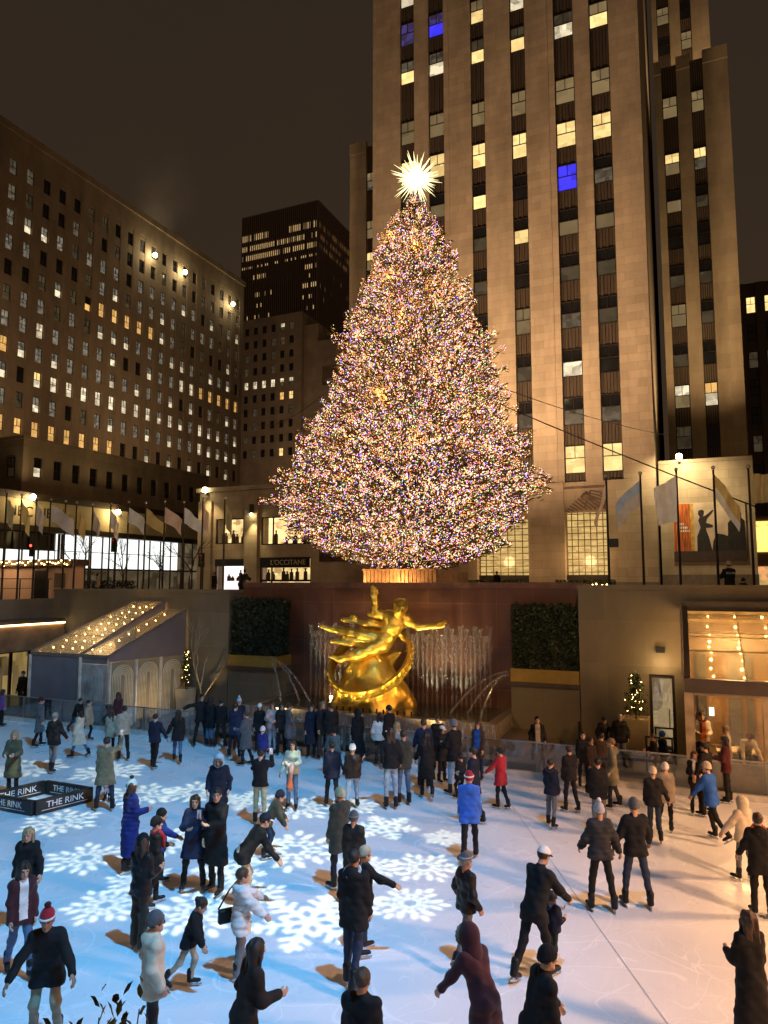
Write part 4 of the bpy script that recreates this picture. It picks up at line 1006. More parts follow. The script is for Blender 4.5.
strips(m, 'y', Yo, -128, -104.3, [(c-.75, c+.75) for c in co], PZ, 88, .5); m.box(-128, -104.3, Yo+.502, Yo+30, PZ, 88); m.box(-104.3, -99.5, Yo+1.5, Yo+28, PZ, 84); m.box(-99.5, -91, Yo+.5, Yo+26, PZ, 78); m.box(-95, -89, Yo-6, Yo+.4, PZ, 62)
pm('old_stone', (.40, .30, .215), .9, var=.2, vscale=.3)
for c in co:
    zz = PZ
    for z in zo: m.box(c-.75, c+.75, Yo+.05, Yo+.5, zz, z-1.2); zz = z+1.2
    m.box(c-.75, c+.75, Yo+.05, Yo+.5, zz, 88)
m.build('wall', MATS['old_stone'], ob); items = []
ro = random.Random(8)
for j, z in enumerate(zo):
    for i, c in enumerate(co):
        s = 'dd' if ro.random() < .8 else 'ii'
        if j == 5: s = 'ww' if i < 4 else 'wi'
        if j == 4 and i >= 4: s = 'oo' if i == 4 else 'yy'
        if j == 0 and i == 4: s = 'yy'
        if j == 9 and i == 4: s = 'wi'
        items.append(((c, Yo+.3, z), 1.46, 2.38, s[0], s[1], .5))
placed(ob, 'y', items, 100)
# building at the far right
fr = thing('office_tower', 'dim office building beyond the flags with yellow windows and a lit amber shop', 'building', (15, 110, PZ))
cf = [(8.95+.6+2.35*k, 8.95+.6+2.35*k+1.25) for k in range(7)]
m = MB(); strips(m, 'y', 110, 8.95, 27, cf, 14, 48.6); m.box(8.95, 27, 110.552, 130, PZ, 48.6); wall_m = m
it = []
for j in range(8):
    for i, (c0, c1) in enumerate(cf):
        s = 'yy' if j == 7 else ('dd' if ro.random() < .6 else 'ii'); 
        if j == 5 and i == 1: s = 'gp'
        if j == 1 and i == 1: s = 'wd'
        it.append((((c0+c1)/2, 110.24, 17.0+4.05*j), 1.2, 2.4, s[0], s[1], .45))
placed(fr, 'y', it, 60)
m = wall_m
for c0, c1 in cf:
    zz = 14
    for j in range(8): m.box(c0, c1, 110.2, 110.5, zz, 17.0+4.05*j-1.2); zz = 17.0+4.05*j+1.2
    m.box(c0, c1, 110.2, 110.5, zz, 48.6)
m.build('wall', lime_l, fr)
MB().box(5.5, 27, 98, 109.9, PZ, 13.8).build('shop_base', lime_l, fr)
sw = MB().box(5.6, 24, 97.9, 97.995, 9.4, 13.2).build('shop_window', lit('amber_shop', (1.0, .58, .14), 1.5, .8, .6, dark=(.4, .2, .04)), fr)
MB().box(5.6, 24, 97.9, 97.995, PZ, 7.6).build('shop_window', lit('red_shop', (1.0, .40, .16), 1.2, 2.5, .9, dark=(.25, .3, .08)), fr)
# darkness beyond: more city blocks behind, seen only from a step aside
# ================================================================ lamps on the buildings
lampb = pm('lamp_housing', (.03, .03, .03), .5)
def flood(lbl, p, r, strength, col=(1, .86, .45), spot=None, e=0):
    t = thing('floodlight', lbl, 'lamp', p)
    m = MB(); m.ball(p, r, 10); m.build('lamp', glow('flood_%d' % strength, col, strength), t)
    m = MB(); m.box(p[0]-r*.4, p[0]+r*.4, p[1]-.02+r*.5, p[1]+r*1.6, p[2]-r*1.6, p[2]-r*.9); m.build('bracket', lampb, t)
    return t
for px, py, w_ in ((155, 255, 'first floodlight along the office block roofline, over the brightest windows'), (185, 272, 'middle floodlight along the office block roofline'), (233, 304, 'floodlight at the far corner of the office block by the dark tower')):
    p = onX(px, py, XW+.9); flood(w_, p, .42, 40)
for px, py, w_ in ((33, 497, 'yellow floodlight on the cornice over the lettered stone band'), (118, 512, 'yellow floodlight on the store front cornice above the bright windows')):
    p = onX(px, py, XS+.6); flood(w_, p, .30, 41)
p = onY(205, 490, Ys-.6); flood('bright floodlight on a pole over the low shop building corner', p, .30, 42)
p = onY(679, 456.5, 62.0); flood('yellow-white lamp on top of the low building above the large poster', p, .26, 43)
p = onY(251, 513, Ys-.75); t_ = thing('wall_lamp', 'black wall lamp shining down the pilaster between shop windows', 'lamp', p)
MB().tube([(p.x, p.y, p.z-.05), (p.x, p.y, p.z+.9)], .3, 10).build('lamp_body', lampb, t_); MB().ball((p.x, p.y, p.z-.12), .16, 8).build('lamp', glow('flood_44', (1, .85, .4), 44), t_)

# ================================================================ PLAZA THINGS
ki = thing('market_kiosk', 'pinkish wooden kiosk with warm lights along its roof behind the railing', 'kiosk', (-35.5, 29, PZ))
KX = onY(72, 580, 28.3).x
KZ = onY(40, 566, 28.3).z; MB().box(-45, KX, 28.3, 29.1, PZ, KZ).build('wall', pm('kiosk_pink', (.62, .42, .31), .8, var=.1, stretch=(8, 8, .3)), ki)
MB().box(-45.3, KX+.15, 28.0, 29.3, KZ+.002, KZ+.35).build('roof', pm('kiosk_roof', (.10, .065, .04), .8, var=.4), ki)
MB().box(KX-2.75, KX-1.9, 28.24, 28.297, PZ, KZ-.25).build('door', blackm, ki); MB().box(KX-1.25, KX-.5, 28.25, 28.297, PZ+.7, KZ-.4).build('window', pm('kiosk_window', (.14, .11, .08), .3), ki)
for k in range(46): bulb_at((KX-9.2+.208*k, 27.95, KZ+.16+.10*math.sin(k*1.7)+.06*math.sin(k*4.1)), ki, .9)
q = onY(78, 575, 36.5); sg = thing('blue_screen', 'glowing blue advertising screen standing on the plaza behind the flagpoles', 'screen', (q.x, 36.5, PZ))
MB().box(q.x-.55, q.x+.55, 36.5, 36.62, PZ, 7.2).build('housing', blackm, sg); MB().box(q.x-.46, q.x+.46, 36.48, 36.497, PZ+.4, 7.05).build('display', lit('screen_blue', (.06, .35, 1.0), 1.6, 1.2, .5, dark=(.05, .1, .6)), sg)
def signal(lbl, px, py, Y, red):
    p = onY(px, py, Y); t = thing('traffic_light', lbl, 'traffic light', (p.x, Y, PZ))
    MB().tube([(p.x, Y, PZ), (p.x, Y, p.z+.5)], .06, 8).build('post', blackm, t)
    h = MB().box(p.x-.2, p.x+.2, Y-.32, Y-.062, p.z-.55, p.z+.55).build('housing', blackm, t)
    for k, c in enumerate(((1, .05, .03), (.1, .06, .0), (.0, .1, .04))):
        mm = MB(); mm.ball((p.x, Y-.33, p.z+.35-.35*k), .11, 8); mm.build('lens', glow('sig_%d_%d' % (k, red), c, (6 if red and k == 0 else .15)), h)
signal('traffic light with a red lamp among the flagpoles', 34, 550, 42, True); signal('traffic light post in front of the bright store windows', 116, 545, 42, False); signal('dark traffic light by the limestone pilaster', 203, 560, 45, False)
for i, (px, Y, h, sd) in enumerate(((83, 40, 5.6, 31), (122, 44, 5.2, 32), (163, 46, 5.0, 33), (190, 43, 5.8, 34))):
    q = onY(px, 590, Y); bare_tree(['leafless street tree in front of the bright store windows, by the blue screen', 'leafless street tree at the end of the bright windows', 'thin leafless street tree before the dim store windows', 'leafless street tree next to the pilaster with floodlight'][i], q.x, Y, PZ, h, sd, barkm, 'bare street trees', levels=4)
# plinth of timber slats round the tree
tb = thing('tree_enclosure', 'low timber-slatted enclosure glowing warm at the foot of the lit tree', 'enclosure', (-13.3, 35.6, PZ))
wood = pm('warm_timber', (.40, .23, .10), .6, var=.3, vscale=3)
m = MB(); k = -15.3
while k < -11.45: m.box(k, k+.17, 33.0, 33.08, PZ, 6.28); k += .21
k = 33.1
while k < 38.6: m.box(-11.46, -11.38, k, k+.17, PZ, 6.28); k += .21
m.box(-15.3, -11.4, 33.082, 33.15, 6.0, 6.12); m.box(-11.55, -11.462, 33.1, 38.6, 6.0, 6.12); m.box(-15.34, -11.34, 32.94, 33.2, 6.285, 6.36); m.build('slat', wood, tb)
MB().box(-15.25, -11.6, 33.2, 38.5, PZ, 5.9).build('core', pm('enclosure_core', (.16, .09, .05), .8), tb)
# low planting and lights at the foot of the tower
r = random.Random(77)
for i, (xa, xb, Y) in enumerate(((-17, -12.3, 57.5), (-9.6, -5.0, 57.5), (-59, -48, 52))):
    V = []; h = thing('hedge', ['low dark clipped hedge before the gold-lit portal beside the tree', 'low dark clipped hedge before the golden lattice entrance', 'low dark hedge along the street under the store front'][i], 'hedge', ((xa+xb)/2, Y, PZ))
    for k in range(2600):
        c = Vector((r.uniform(xa, xb), Y+r.uniform(-.4, .4), PZ+r.uniform(0, 1.15))); n = Vector((r.gauss(0, 1), r.gauss(0, 1), r.gauss(0, 1))).normalized(); a = n.orthogonal().normalized()*.07; b_ = n.cross(a)*1.5; V += [c-a, c+b_, c+a, c-b_]
    link('foliage', raw_mesh('foliage', [v-h.location for v in V], np.arange(len(V)).reshape(-1, 4), [leafm], smooth=False), h)
    if i < 2:
        for k in range(12): 
            o = bulb_at((xa+(xb-xa)*(k+r.random()*.7)/12, Y-.45, PZ+.55+.3*r.random()), h, 1.6)

# ---------------------------------------------------------------- flagpoles
polem = pm('flagpole_dark', (.035, .028, .022), .4, .5); fin = pm('finial', (.5, .45, .35), .3, .8)
def flag_mesh(kind, seed):
    r = random.Random(seed); nu, nv = 12, 8; L, H = kind['L'], kind['H']; m = MB(); P = {}
    ph = r.random()*6
    for i in range(nu+1):
        u = i/nu
        for j in range(nv+1):
            v = j/nv
            dr = kind['droop']; ww = kind['wind']
            x = u*L*ww*(1-.25*v*(1-ww)) + .05*math.sin(7*u+ph+2*v)*u
            y = kind['fold']*math.sin(u*kind['nf']*math.pi+ph+v*1.3)*(.25+.75*u)
            z = -v*H*(1-.12*u) - dr*(u**1.25)*L*(1+.15*math.sin(3*v+ph)) 
            P[i, j] = (x, y, z)
    for i in range(nu):
        for j in range(nv): m.face([P[i, j], P[i, j+1], P[i+1, j+1], P[i+1, j]], (1 if (kind.get('split') and j < nv//2) else 0))
    return m
def flagpole(x, Y, ztop, lbl, kind, cols, rzz, seed):
    t = thing('flagpole', lbl, 'flagpole', (x, Y, PZ), 'flagpoles around the sunken rink')
    MB().tube([(x, Y, PZ), (x, Y, ztop-.12)], [.052, .036], 8).build('pole', polem, t); mm = MB(); mm.ball((x, Y, ztop-.05), .075, 8); mm.build('finial', fin, t, smooth=True)
    fm = flag_mesh(kind, seed); 
    o = fm.build('flag', [pm('flag_%s' % c, FLAGC[c], .8, var=.12, sheen=.2) for c in cols], None, smooth=True); o.parent = t; o.location = (0, 0, ztop-.32-PZ); o.rotation_euler.z = rzz
FLAGC = dict(white=(.78, .74, .68), grey=(.55, .50, .46), peach=(.75, .52, .38), blue=(.38, .48, .62), gold=(.62, .45, .16), olive=(.48, .39, .18), cream=(.74, .65, .46))
blow = dict(L=1.30, H=.80, droop=.62, wind=.92, fold=.10, nf=2.2); hang = dict(L=1.2, H=.95, droop=.75, wind=.42, fold=.10, nf=3.0)
low = dict(L=1.15, H=1.0, droop=.6, wind=.38, fold=.12, nf=3.5)
RF = [(606, 475, 'white flag with a peach tip on the pole before the golden lattice entrance', dict(L=1.4, H=.5, droop=.95, wind=.32, fold=.08, nf=2), ('peach', 'white'), math.pi),
      (640, 472, 'pale blue and grey flag on the pole beside the lattice entrance pier', dict(L=1.35, H=.95, droop=.72, wind=.72, fold=.12, nf=2, split=1), ('grey', 'blue'), math.pi),
      (676, 468, 'long hanging white flag on the pole at the edge of the poster', dict(L=1.05, H=1.7, droop=.35, wind=.72, fold=.13, nf=2.5), ('white',), math.pi),
      (713, 466, 'yellow and white flag on the pole in front of the poster figures', dict(L=1.6, H=.85, droop=.80, wind=.5, fold=.12, nf=3, split=1), ('white', 'gold'), 0.0),
      (748, 465, 'bunched olive gold flag on the pole nearest the lit amber shop', dict(L=.75, H=1.1, droop=.1, wind=.95, fold=.14, nf=4), ('olive',), 0.0)]
for i, (px, py, lbl, kd, cs, rr_) in enumerate(RF):
    p = onY(px, py, 28.0); flagpole(p.x, 28.0, p.z, lbl.replace('nearest', 'next to'), kd, cs, rr_, 100+i)
ORD = ['first', 'second', 'third', 'fourth', 'fifth', 'sixth', 'seventh', 'eighth', 'ninth']
LF = [(129, 501, 'white', 'white'), (146, 502, 'peach', 'gold'), (165, 500.5, 'cream', 'peach'), (184, 501, 'white', 'white'), (203, 497.5, 'white', 'peach'), (225, 497, 'olive', 'olive')]
fcol = ['pale whitish flag blowing out', 'pale flag with an orange edge blowing out', 'cream and orange flag blowing out', 'large white flag blowing towards the pilaster', 'crumpled white flag in front of the floodlit pilaster', 'limp olive flag in front of the shop window']
for i, (px, py, c1, c2) in enumerate(LF):
    p = onY(px, py, 28.0); flagpole(p.x, 28.0, p.z, 'flagpole with '+fcol[i], blow if i < 4 else low, (c1,) if c1 == c2 else (c2, c1), 0.0 if i < 5 else 0.2, 120+i)
LS = [(7, 491), (22, 494), (37, 497), (51, 498.5), (66, 500.5), (77, 501.5), (93, 503.5), (111, 503.5)]
lc = [('olive', 'olive flag'), ('gold', 'dull gold flag'), ('grey', 'grey flag flared at its hem'), ('grey', 'wide spread grey flag'), ('olive', 'narrow olive flag'), ('gold', 'gold-brown flag'), ('grey', 'grey flag with a pale hem'), ('white', 'white flag')]
for i, (px, py) in enumerate(LS):
    p = onX(px, py, -28.85); flagpole(-28.85, p.y, p.z, 'flagpole with %s, %s in the row above the awning' % (lc[i][1], ORD[i]), low if i % 2 == 0 else hang if i % 3 else blow, (lc[i][0],), R(20), 140+i)
sp = thing('speaker_box', 'black loudspeaker box on a flagpole before the golden lattice entrance', 'speaker', onY(614, 543, 27.9)); q = sp.location
MB().box(q.x-.16, q.x+.16, q.y-.15, q.y+.1, q.z-.16, q.z+.16).build('cabinet', blackm, sp)
# cables braced from the tree
def cable(lbl, a, b_, sag, r_=.03):
    a, b_ = Vector(a), Vector(b_); pts = []
    for k in range(17): f = k/16; p = a.lerp(b_, f); p.z -= 4*sag*f*(1-f); pts.append(p)
    props(MB().tube(pts, r_, 5).build('cable', blackm), lbl, 'cable')
TX, TY = -13.4, 35.6
ra = Vector(ray(775, 514)); rb_ = ra*(30/ra.y)
cable('dark cable sloping from the tree down across the poster flags', (TX+2.0, TY, onY(480, 378, TY).z), (rb_.x, 30, EYE+rb_.z), .15, .028)
ra = Vector(ray(668, 436)); rb_ = ra*(61/ra.y); cable('thin cable from the tree to the skyscraper pier', (TX+2.4, TY, onY(500, 365, TY).z), (rb_.x, 60.7, EYE+rb_.z), .4, .025)
p2 = onX(252, 424, -88); cable('thin cable running from the tree to the old dark block', (TX-2.2, TY, onY(352, 352, TY).z), (-86.9, p2.y, p2.z), 2.0, .04)
# ================================================================ THE TREE
zt = lambda py: onY(415, py, TY).z
PROF = [(zt(571), .9), (zt(562), 2.7), (zt(551), 4.7), (zt(535), 5.8), (zt(512), 6.7), (zt(492), 7.2), (zt(478), 6.9), (zt(460), 6.2), (zt(440), 5.7), (zt(400), 4.95), (zt(350), 4.15), (zt(300), 3.2), (zt(260), 2.35), (zt(230), 1.5), (zt(212), .85), (zt(200), .45), (zt(192), .12)]
def prof(z):
    for (za, ra_), (zb, rb2) in zip(PROF, PROF[1:]):
        if za <= z <= zb: return ra_+(rb2-ra_)*(z-za)/(zb-za)
    return .1
xt = thing('christmas_tree', 'huge conical Christmas tree covered in thousands of coloured lights', 'tree', (TX, TY, PZ))
MB().tube([(TX, TY, PZ), (TX, TY, zt(480)), (TX, TY, zt(300)), (TX, TY, zt(196))], [.50, .42, .25, .05], 12).build('trunk', pm('spruce_bark', (.075, .05, .03), .9, bump=.5), xt)
rt = random.Random(99); zlo, zhi = PROF[0][0], PROF[-1][0]
br = MB(); NV = []; BP = []
NB = 3000
for i in range(NB):
    while True:
        z = rt.uniform(zlo, zhi)
        if rt.random() < (prof(z)+.5)/7.4: break
    az = rt.random()*2*math.pi; u = rt.random()
    Rm = prof(z)*(.95+.045*math.sin(3*az+z*1.1)+.035*math.sin(7*az-z*2.3))
    L = Rm*(1.0 if u < .62 else rt.uniform(.45, .95))*(1+max(-.1, rt.gauss(0, .05))) + .06
    if rt.random() < .06: L *= 1.10
    f = (z-zlo)/(zhi-zlo)
    rise = (.35*L if f > .75 else .18*L if f > .3 else -.10*L)
    sft = -.62*min(1.0, max(0.0, (zt(400)-z)/(zt(400)-zt(490)))); az0 = (math.cos(az), math.sin(az))
    base = Vector((TX, TY, max(PZ+1.2, z-rise-.15*L))); tip = Vector((TX+L*math.cos(az)+sft*CT, TY+L*math.sin(az)+sft*ST, z))
    midp = base.lerp(tip, .55)+Vector((0, 0, -.06*L))
    br.tube([base, midp, tip], [.02+.012*L, .014+.006*L, .006], 4, cap=False)
    side = Vector((-math.sin(az), math.cos(az), 0))
    nsp = int(8+L*3.6)
    for k in range(nsp):
        t_ = 1-rt.random()**1.5*.62; q = (midp.lerp(tip, (t_-.55)/.45) if t_ > .55 else base.lerp(midp, t_/.55))
        wdt = (.16+.62*(1-t_))*min(1.0, .35+L*.2); q = q+side*rt.gauss(0, wdt)+Vector((0, 0, rt.gauss(0, .13)-.05))
        out = (tip-base).normalized(); dv = (out*.7+side*rt.gauss(0, .6)+Vector((0, 0, rt.gauss(0, .35)))).normalized()
        l = rt.uniform(.16, .34); a = dv*l; b_ = dv.cross(Vector((rt.gauss(0, 1), rt.gauss(0, 1), rt.gauss(0, 1)))).normalized()*rt.uniform(.025, .055)
        NV += [q-a-b_*.4, q-a*.2+b_, q+a, q-a*.2-b_]
    nb = int(19+L*7.6)
    for k in range(nb):
        t_ = 1-rt.random()**1.7*.55; q = (midp.lerp(tip, (t_-.55)/.45) if t_ > .55 else base.lerp(midp, t_/.55))
        q = q+side*rt.gauss(0, (.10+.5*(1-t_))*min(1.0, .3+L*.2))+Vector((0, 0, rt.gauss(0, .10)+.02)); BP.append(q)
bo = br.build('branches', MATS['spruce_bark'], xt); bo.name = 'branchwork'
link('crown', raw_mesh('crown', [v-xt.location for v in NV], np.arange(len(NV)).reshape(-1, 4), [pm('spruce_needle', (.125, .100, .034), .7, var=.5, vscale=2)], smooth=False), xt)
BC = [((1, .70, .35), .38), ((1, .15, .06), .13), ((1, .44, .09), .22), ((.35, .90, .30), .07), ((.16, .18, 1), .05), ((.62, .28, 1), .05), ((1, .36, .42), .10)]
BS = 2.7
bmat = [glow('tree_bulb_%d' % i, c, BS*(1.0 if i in (0, 2) else 1.25 if i < 4 else 1.8)) for i, (c, p) in enumerate(BC)]
def pick():
    u = rt.random(); s = 0
    for i, (c, p) in enumerate(BC):
        s += p
        if u < s: return i
    return 0
cam = Vector((0, 0, EYE)); BP.sort(key=lambda p: (p-cam).length); 
near = [BP[i] for i in range(0, 600, 6)]; ns = set(range(0, 600, 6)); rest = [p for i, p in enumerate(BP) if i not in ns]
O6 = np.array([(1, 0, 0), (-1, 0, 0), (0, 1, 0), (0, -1, 0), (0, 0, 1), (0, 0, -1)], dtype=np.float32)
T8 = np.array([(4, 0, 2), (4, 2, 1), (4, 1, 3), (4, 3, 0), (5, 2, 0), (5, 1, 2), (5, 3, 1), (5, 0, 3)], dtype=np.int32)
Pn = np.array([tuple(p-xt.location) for p in rest], dtype=np.float32); rad = np.array([rt.choice((.013, .016, .019, .023, .029)) for _ in rest], dtype=np.float32)
V = (Pn[:, None, :]+O6[None]*rad[:, None, None]).reshape(-1, 3); T = (T8[None]+6*np.arange(len(rest))[:, None, None]).reshape(-1, 3); MI = np.repeat(np.array([pick() for _ in rest]), 8)
link('string_light', raw_mesh('string_light', V, T, bmat, MI, smooth=False), xt, 'stuff')
bsrc = []
for i in range(len(BC)): bsrc.append(raw_mesh('light_bulb', O6*.040, T8, [bmat[i]], smooth=False))
for p in near: o = link('light_bulb', bsrc[pick()], xt); o.location = p-xt.location
print('bulbs', len(BP), 'needles', len(NV)//4)
# star
sc_ = onY(416.5, 179, TY); st = thing('tree_star', 'radiant crystal star of many white spikes on the tip of the tree', 'star', sc_)
m = MB(); rs = random.Random(4)
for k in range(120):
    ph = math.acos(1-2*(k+.5)/120); a = k*2.39996; d = Vector((math.sin(ph)*math.cos(a), math.sin(ph)*math.sin(a), math.cos(ph))); L = rs.uniform(.85, 1.62)
    m.tube([sc_+d*.1, sc_+d*L*.4, sc_+d*L], [.05, .045, .004], 4, cap=False)
m.build('spike', glow('star_spike', (1.0, .86, .42), 2.2), st)
m = MB(); m.ball(sc_, .34, 12); m.build('star_core', glow('star_core', (1, .93, .6), 9), st)

# ================================================================ GOLDEN STATUE
gold, t, b = new_mat('gilded_bronze'); b.inputs['Metallic'].default_value = .90; b.inputs['Roughness'].default_value = .40
tc = t.add('ShaderNodeTexCoord'); nz = t.add('ShaderNodeTexNoise'); nz.inputs['Scale'].default_value = 2.5; nz.inputs['Detail'].default_value = 5; t.link(tc.outputs['Object'], nz.inputs['Vector'])
cr = t.add('ShaderNodeValToRGB'); cr.color_ramp.elements[0].color = (.72, .42, .05, 1); cr.color_ramp.elements[1].color = (.95, .64, .12, 1); cr.color_ramp.elements[0].position = .3; cr.color_ramp.elements[1].position = .7
t.link(nz.outputs['Fac'], cr.inputs[0]); t.link(cr.outputs[0], b.inputs['Base Color'])
n2 = t.add('ShaderNodeTexNoise'); n2.inputs['Scale'].default_value = 9; n2.inputs['Detail'].default_value = 3; t.link(tc.outputs['Object'], n2.inputs['Vector'])
bp = t.add('ShaderNodeBump'); bp.inputs['Strength'].default_value = .35; bp.inputs['Distance'].default_value = .04; t.link(n2.outputs['Fac'], bp.inputs['Height']); t.link(bp.outputs[0], b.inputs['Normal'])
p = onZ(381, 700, .95); sb = Vector((onY(374, 650, 24.9).x, 24.9, .90)); 
vd = Vector((-sb.x, -sb.y, 0)).normalized(); face = math.atan2(-vd.x, vd.y)   # turn the front towards the viewing terrace
GS = thing('golden_statue', 'gilded bronze statue of a reclining figure inside a ring above a rocky mount', 'statue', sb, rz=math.atan2(vd.y, vd.x)+R(90))
SC = fwd(sb)/FPX/4.518     # metres per zoomed pixel of the study sketch
def sk(x, y, d=0.0): return (( x-350)*SC, d, (592-y)*SC)
def stat(name, caps, k, h, rough=None, extra=None, pad=.2, parent=GS):
    lo, hi = caps_box(caps, pad); f0 = caps_sdf(caps, k); f = (lambda X, Y, Z: extra(f0(X, Y, Z), X, Y, Z)) if extra else f0
    V, Q = nets(f, lo, hi, h); return link(name, raw_mesh(name, V, Q, [gold]), parent)
hd = sk(468, 150, -.45); nk = sk(455, 188, -.30)
def lerp3(a, b_, f): return tuple(a[i]+(b_[i]-a[i])*f for i in range(3))
body = [(sk(468, 142, -.48), sk(462, 166, -.56), .25, .20), (hd, nk, .13, .12), (nk, sk(440, 215, -.25), .17, .3),
        (sk(412, 186, -.22), sk(492, 205, -.25), .22, .22), (sk(440, 215, -.25), sk(415, 262, -.2), .36, .29), (sk(415, 262, -.2), sk(388, 300, -.15), .29, .34),
        (sk(412, 186, -.22), sk(358, 174, -.25), .16, .12), (sk(358, 174, -.25), sk(356, 118, -.3), .125, .085), (sk(356, 118, -.3), sk(350, 92, -.3), .09, .10),
        (sk(492, 205, -.25), sk(545, 232, -.35), .16, .115), (sk(545, 232, -.35), sk(612, 228, -.45), .12, .085), (sk(612, 228, -.45), sk(636, 220, -.45), .09, .09),
        (sk(388, 296, -.15), sk(290, 268, -.25), .30, .21), (sk(290, 268, -.25), sk(165, 245, -.1), .20, .10), (sk(165, 245, -.1), sk(118, 232, -.1), .09, .07),
        (sk(385, 310, -.3), sk(278, 352, -.55), .28, .19), (sk(278, 352, -.55), sk(200, 372, -.4), .18, .10), (sk(200, 372, -.4), sk(165, 360, -.45), .10, .06),
        (sk(474, 132, -.62), sk(470, 150, -.70), .05, .06)]
for dx, dy in ((-14, -18), (-4, -26), (6, -26), (15, -18)): body.append((sk(350, 92, -.3), sk(350+dx, 86+dy, -.34), .045, .03))
body.append((sk(350, 96, -.3), sk(370, 84, -.36), .045, .035))
for dx, dy in ((18, -10), (24, -2), (22, 8), (14, 12)): body.append((sk(636, 220, -.45), sk(636+dx, 220+dy, -.48), .042, .03))
def muscles(d, X, Y, Z): return d + .010*np.sin(11*X+5*Z)*np.sin(10*Z-4*X)+.007*np.sin(23*Z+9*X)
body += [(sk(468, 150, -.80), sk(466, 160, -.84), .035, .045), (sk(455, 146, -.76), sk(480, 146, -.76), .035, .035), (sk(424, 226, -.46), sk(432, 230, -.5), .15, .13), (sk(456, 230, -.5), sk(464, 228, -.48), .15, .13), (sk(418, 268, -.38), sk(408, 284, -.36), .10, .12), (sk(334, 176, -.2), sk(372, 178, -.24), .10, .13), (sk(240, 262, -.26), sk(205, 255, -.16), .13, .12)]
body = [(a, b_, ra_*1.16, rb2*1.16) for a, b_, ra_, rb2 in body]
stat('figure', body, .035, .034, extra=muscles)
hairc = [(sk(465, 128, -.4), sk(478, 140, -.42), .2, .17)]
for k in range(16):
    a = k*.9; q = sk(468+24*math.cos(a)*(.5+.5*(k % 2)), 130-8*math.sin(a)+6*(k % 3)-4, -.42+.12*math.sin(a)); hairc.append((q, q, .10, .10))
stat('hair', hairc, .02, .04)
mant = [(sk(215, 205, .05), sk(258, 200, .0), .11, .12), (sk(258, 200, .0), sk(300, 222, -.05), .10, .12), (sk(300, 222, -.05), sk(345, 218, .05), .12, .14), (sk(345, 218, .05), sk(395, 235, .1), .14, .16), (sk(215, 205, .05), sk(208, 215, 0), .08, .05),
        (sk(165, 300, -.3), sk(250, 300, -.35), .07, .11), (sk(250, 300, -.35), sk(350, 312, -.35), .11, .15), (sk(170, 296, -.3), sk(230, 285, -.3), .05, .09), (sk(230, 285, -.3), sk(330, 290, -.35), .09, .12), (sk(430, 250, 0), sk(490, 290, .1), .12, .08), (sk(345, 320, -.3), sk(380, 380, -.4), .12, .05)]
def folds(d, X, Y, Z): return d + .03*np.sin(22*Z+5*X)
stat('mantle', mant, .05, .045, extra=folds)
# ring: flat band with raised signs
RC = Vector(sk(335, 385, 0)); Rg = 1.60; wdt = .40
axis_ = Vector((-.338, -.6, .725)).normalized(); e1 = Vector((.906, .0, .423)); e1 = (e1-axis_*e1.dot(axis_)).normalized(); e2 = axis_.cross(e1)
m = MB(); n = 96; P = []
for i in range(n):
    a = 2*math.pi*i/n; ra_ = e1*math.cos(a)+e2*math.sin(a); row = []
    for dr, dz in ((-.05, -wdt/2), (.06, -wdt/2), (.085, -.09), (.085, .09), (.06, wdt/2), (-.05, wdt/2)):
        bump_ = .035*(math.sin(a*24)*.5+math.sin(a*41+1)*.5) if dr > .08 else 0
        row.append(RC+ra_*(Rg+dr+bump_)+axis_*dz)
    P.append(row)
for i in range(n):
    for j in range(6): m.face([P[i][j], P[(i+1) % n][j], P[(i+1) % n][(j+1) % 6], P[i][(j+1) % 6]])
for i in range(34):
    a = 2*math.pi*i/34; ra_ = e1*math.cos(a)+e2*math.sin(a); q = RC+ra_*(Rg+.11); r2 = rs.uniform(.05, .09); m.ball(q+axis_*rs.uniform(-.08, .08), r2, 6); m.ball(q+axis_*rs.uniform(-.1, .1)+ra_.cross(axis_)*.09, r2*.7, 6)
m.build('zodiac_ring', gold, GS, local=True)
mt = [(sk(345, 300, .15), sk(335, 400, .1), .30, .62), (sk(335, 400, .1), sk(345, 480, .1), .62, .80), (sk(250, 520, .1), sk(450, 520, .1), .62, .62), (sk(195, 575, .1), sk(505, 575, .1), .42, .42), (sk(350, 480, .1), sk(350, 600, .1), 1.05, 1.2), (sk(430, 370, .2), sk(470, 350, .2), .28, .1), (sk(260, 400, .2), sk(250, 440, .1), .25, .4)]
def rocky(d, X, Y, Z):
    w_ = .10*np.abs(np.sin(2.6*X+1.1*Z))+.08*np.abs(np.sin(3.3*Z-2.0*X+1.0))+.05*np.abs(np.sin(5*Y+3*X))
    return np.maximum(d*1.0+w_*.55-.06, -Z-.02)
mt = [(a, b_, ra_*.88, rb2*.88) for a, b_, ra_, rb2 in mt]
stat('mountain', mt, .10, .06, extra=rocky)
m = MB()
for c in (sk(347, 66, -.32), sk(655, 214, -.46)):
    for k in range(10): m.ball((c[0]+rs.gauss(0, .045), c[1]+rs.gauss(0, .045), c[2]+rs.gauss(0, .05)), .055, 6, sz=1.6)
m.build('flame', gold, GS, local=True)
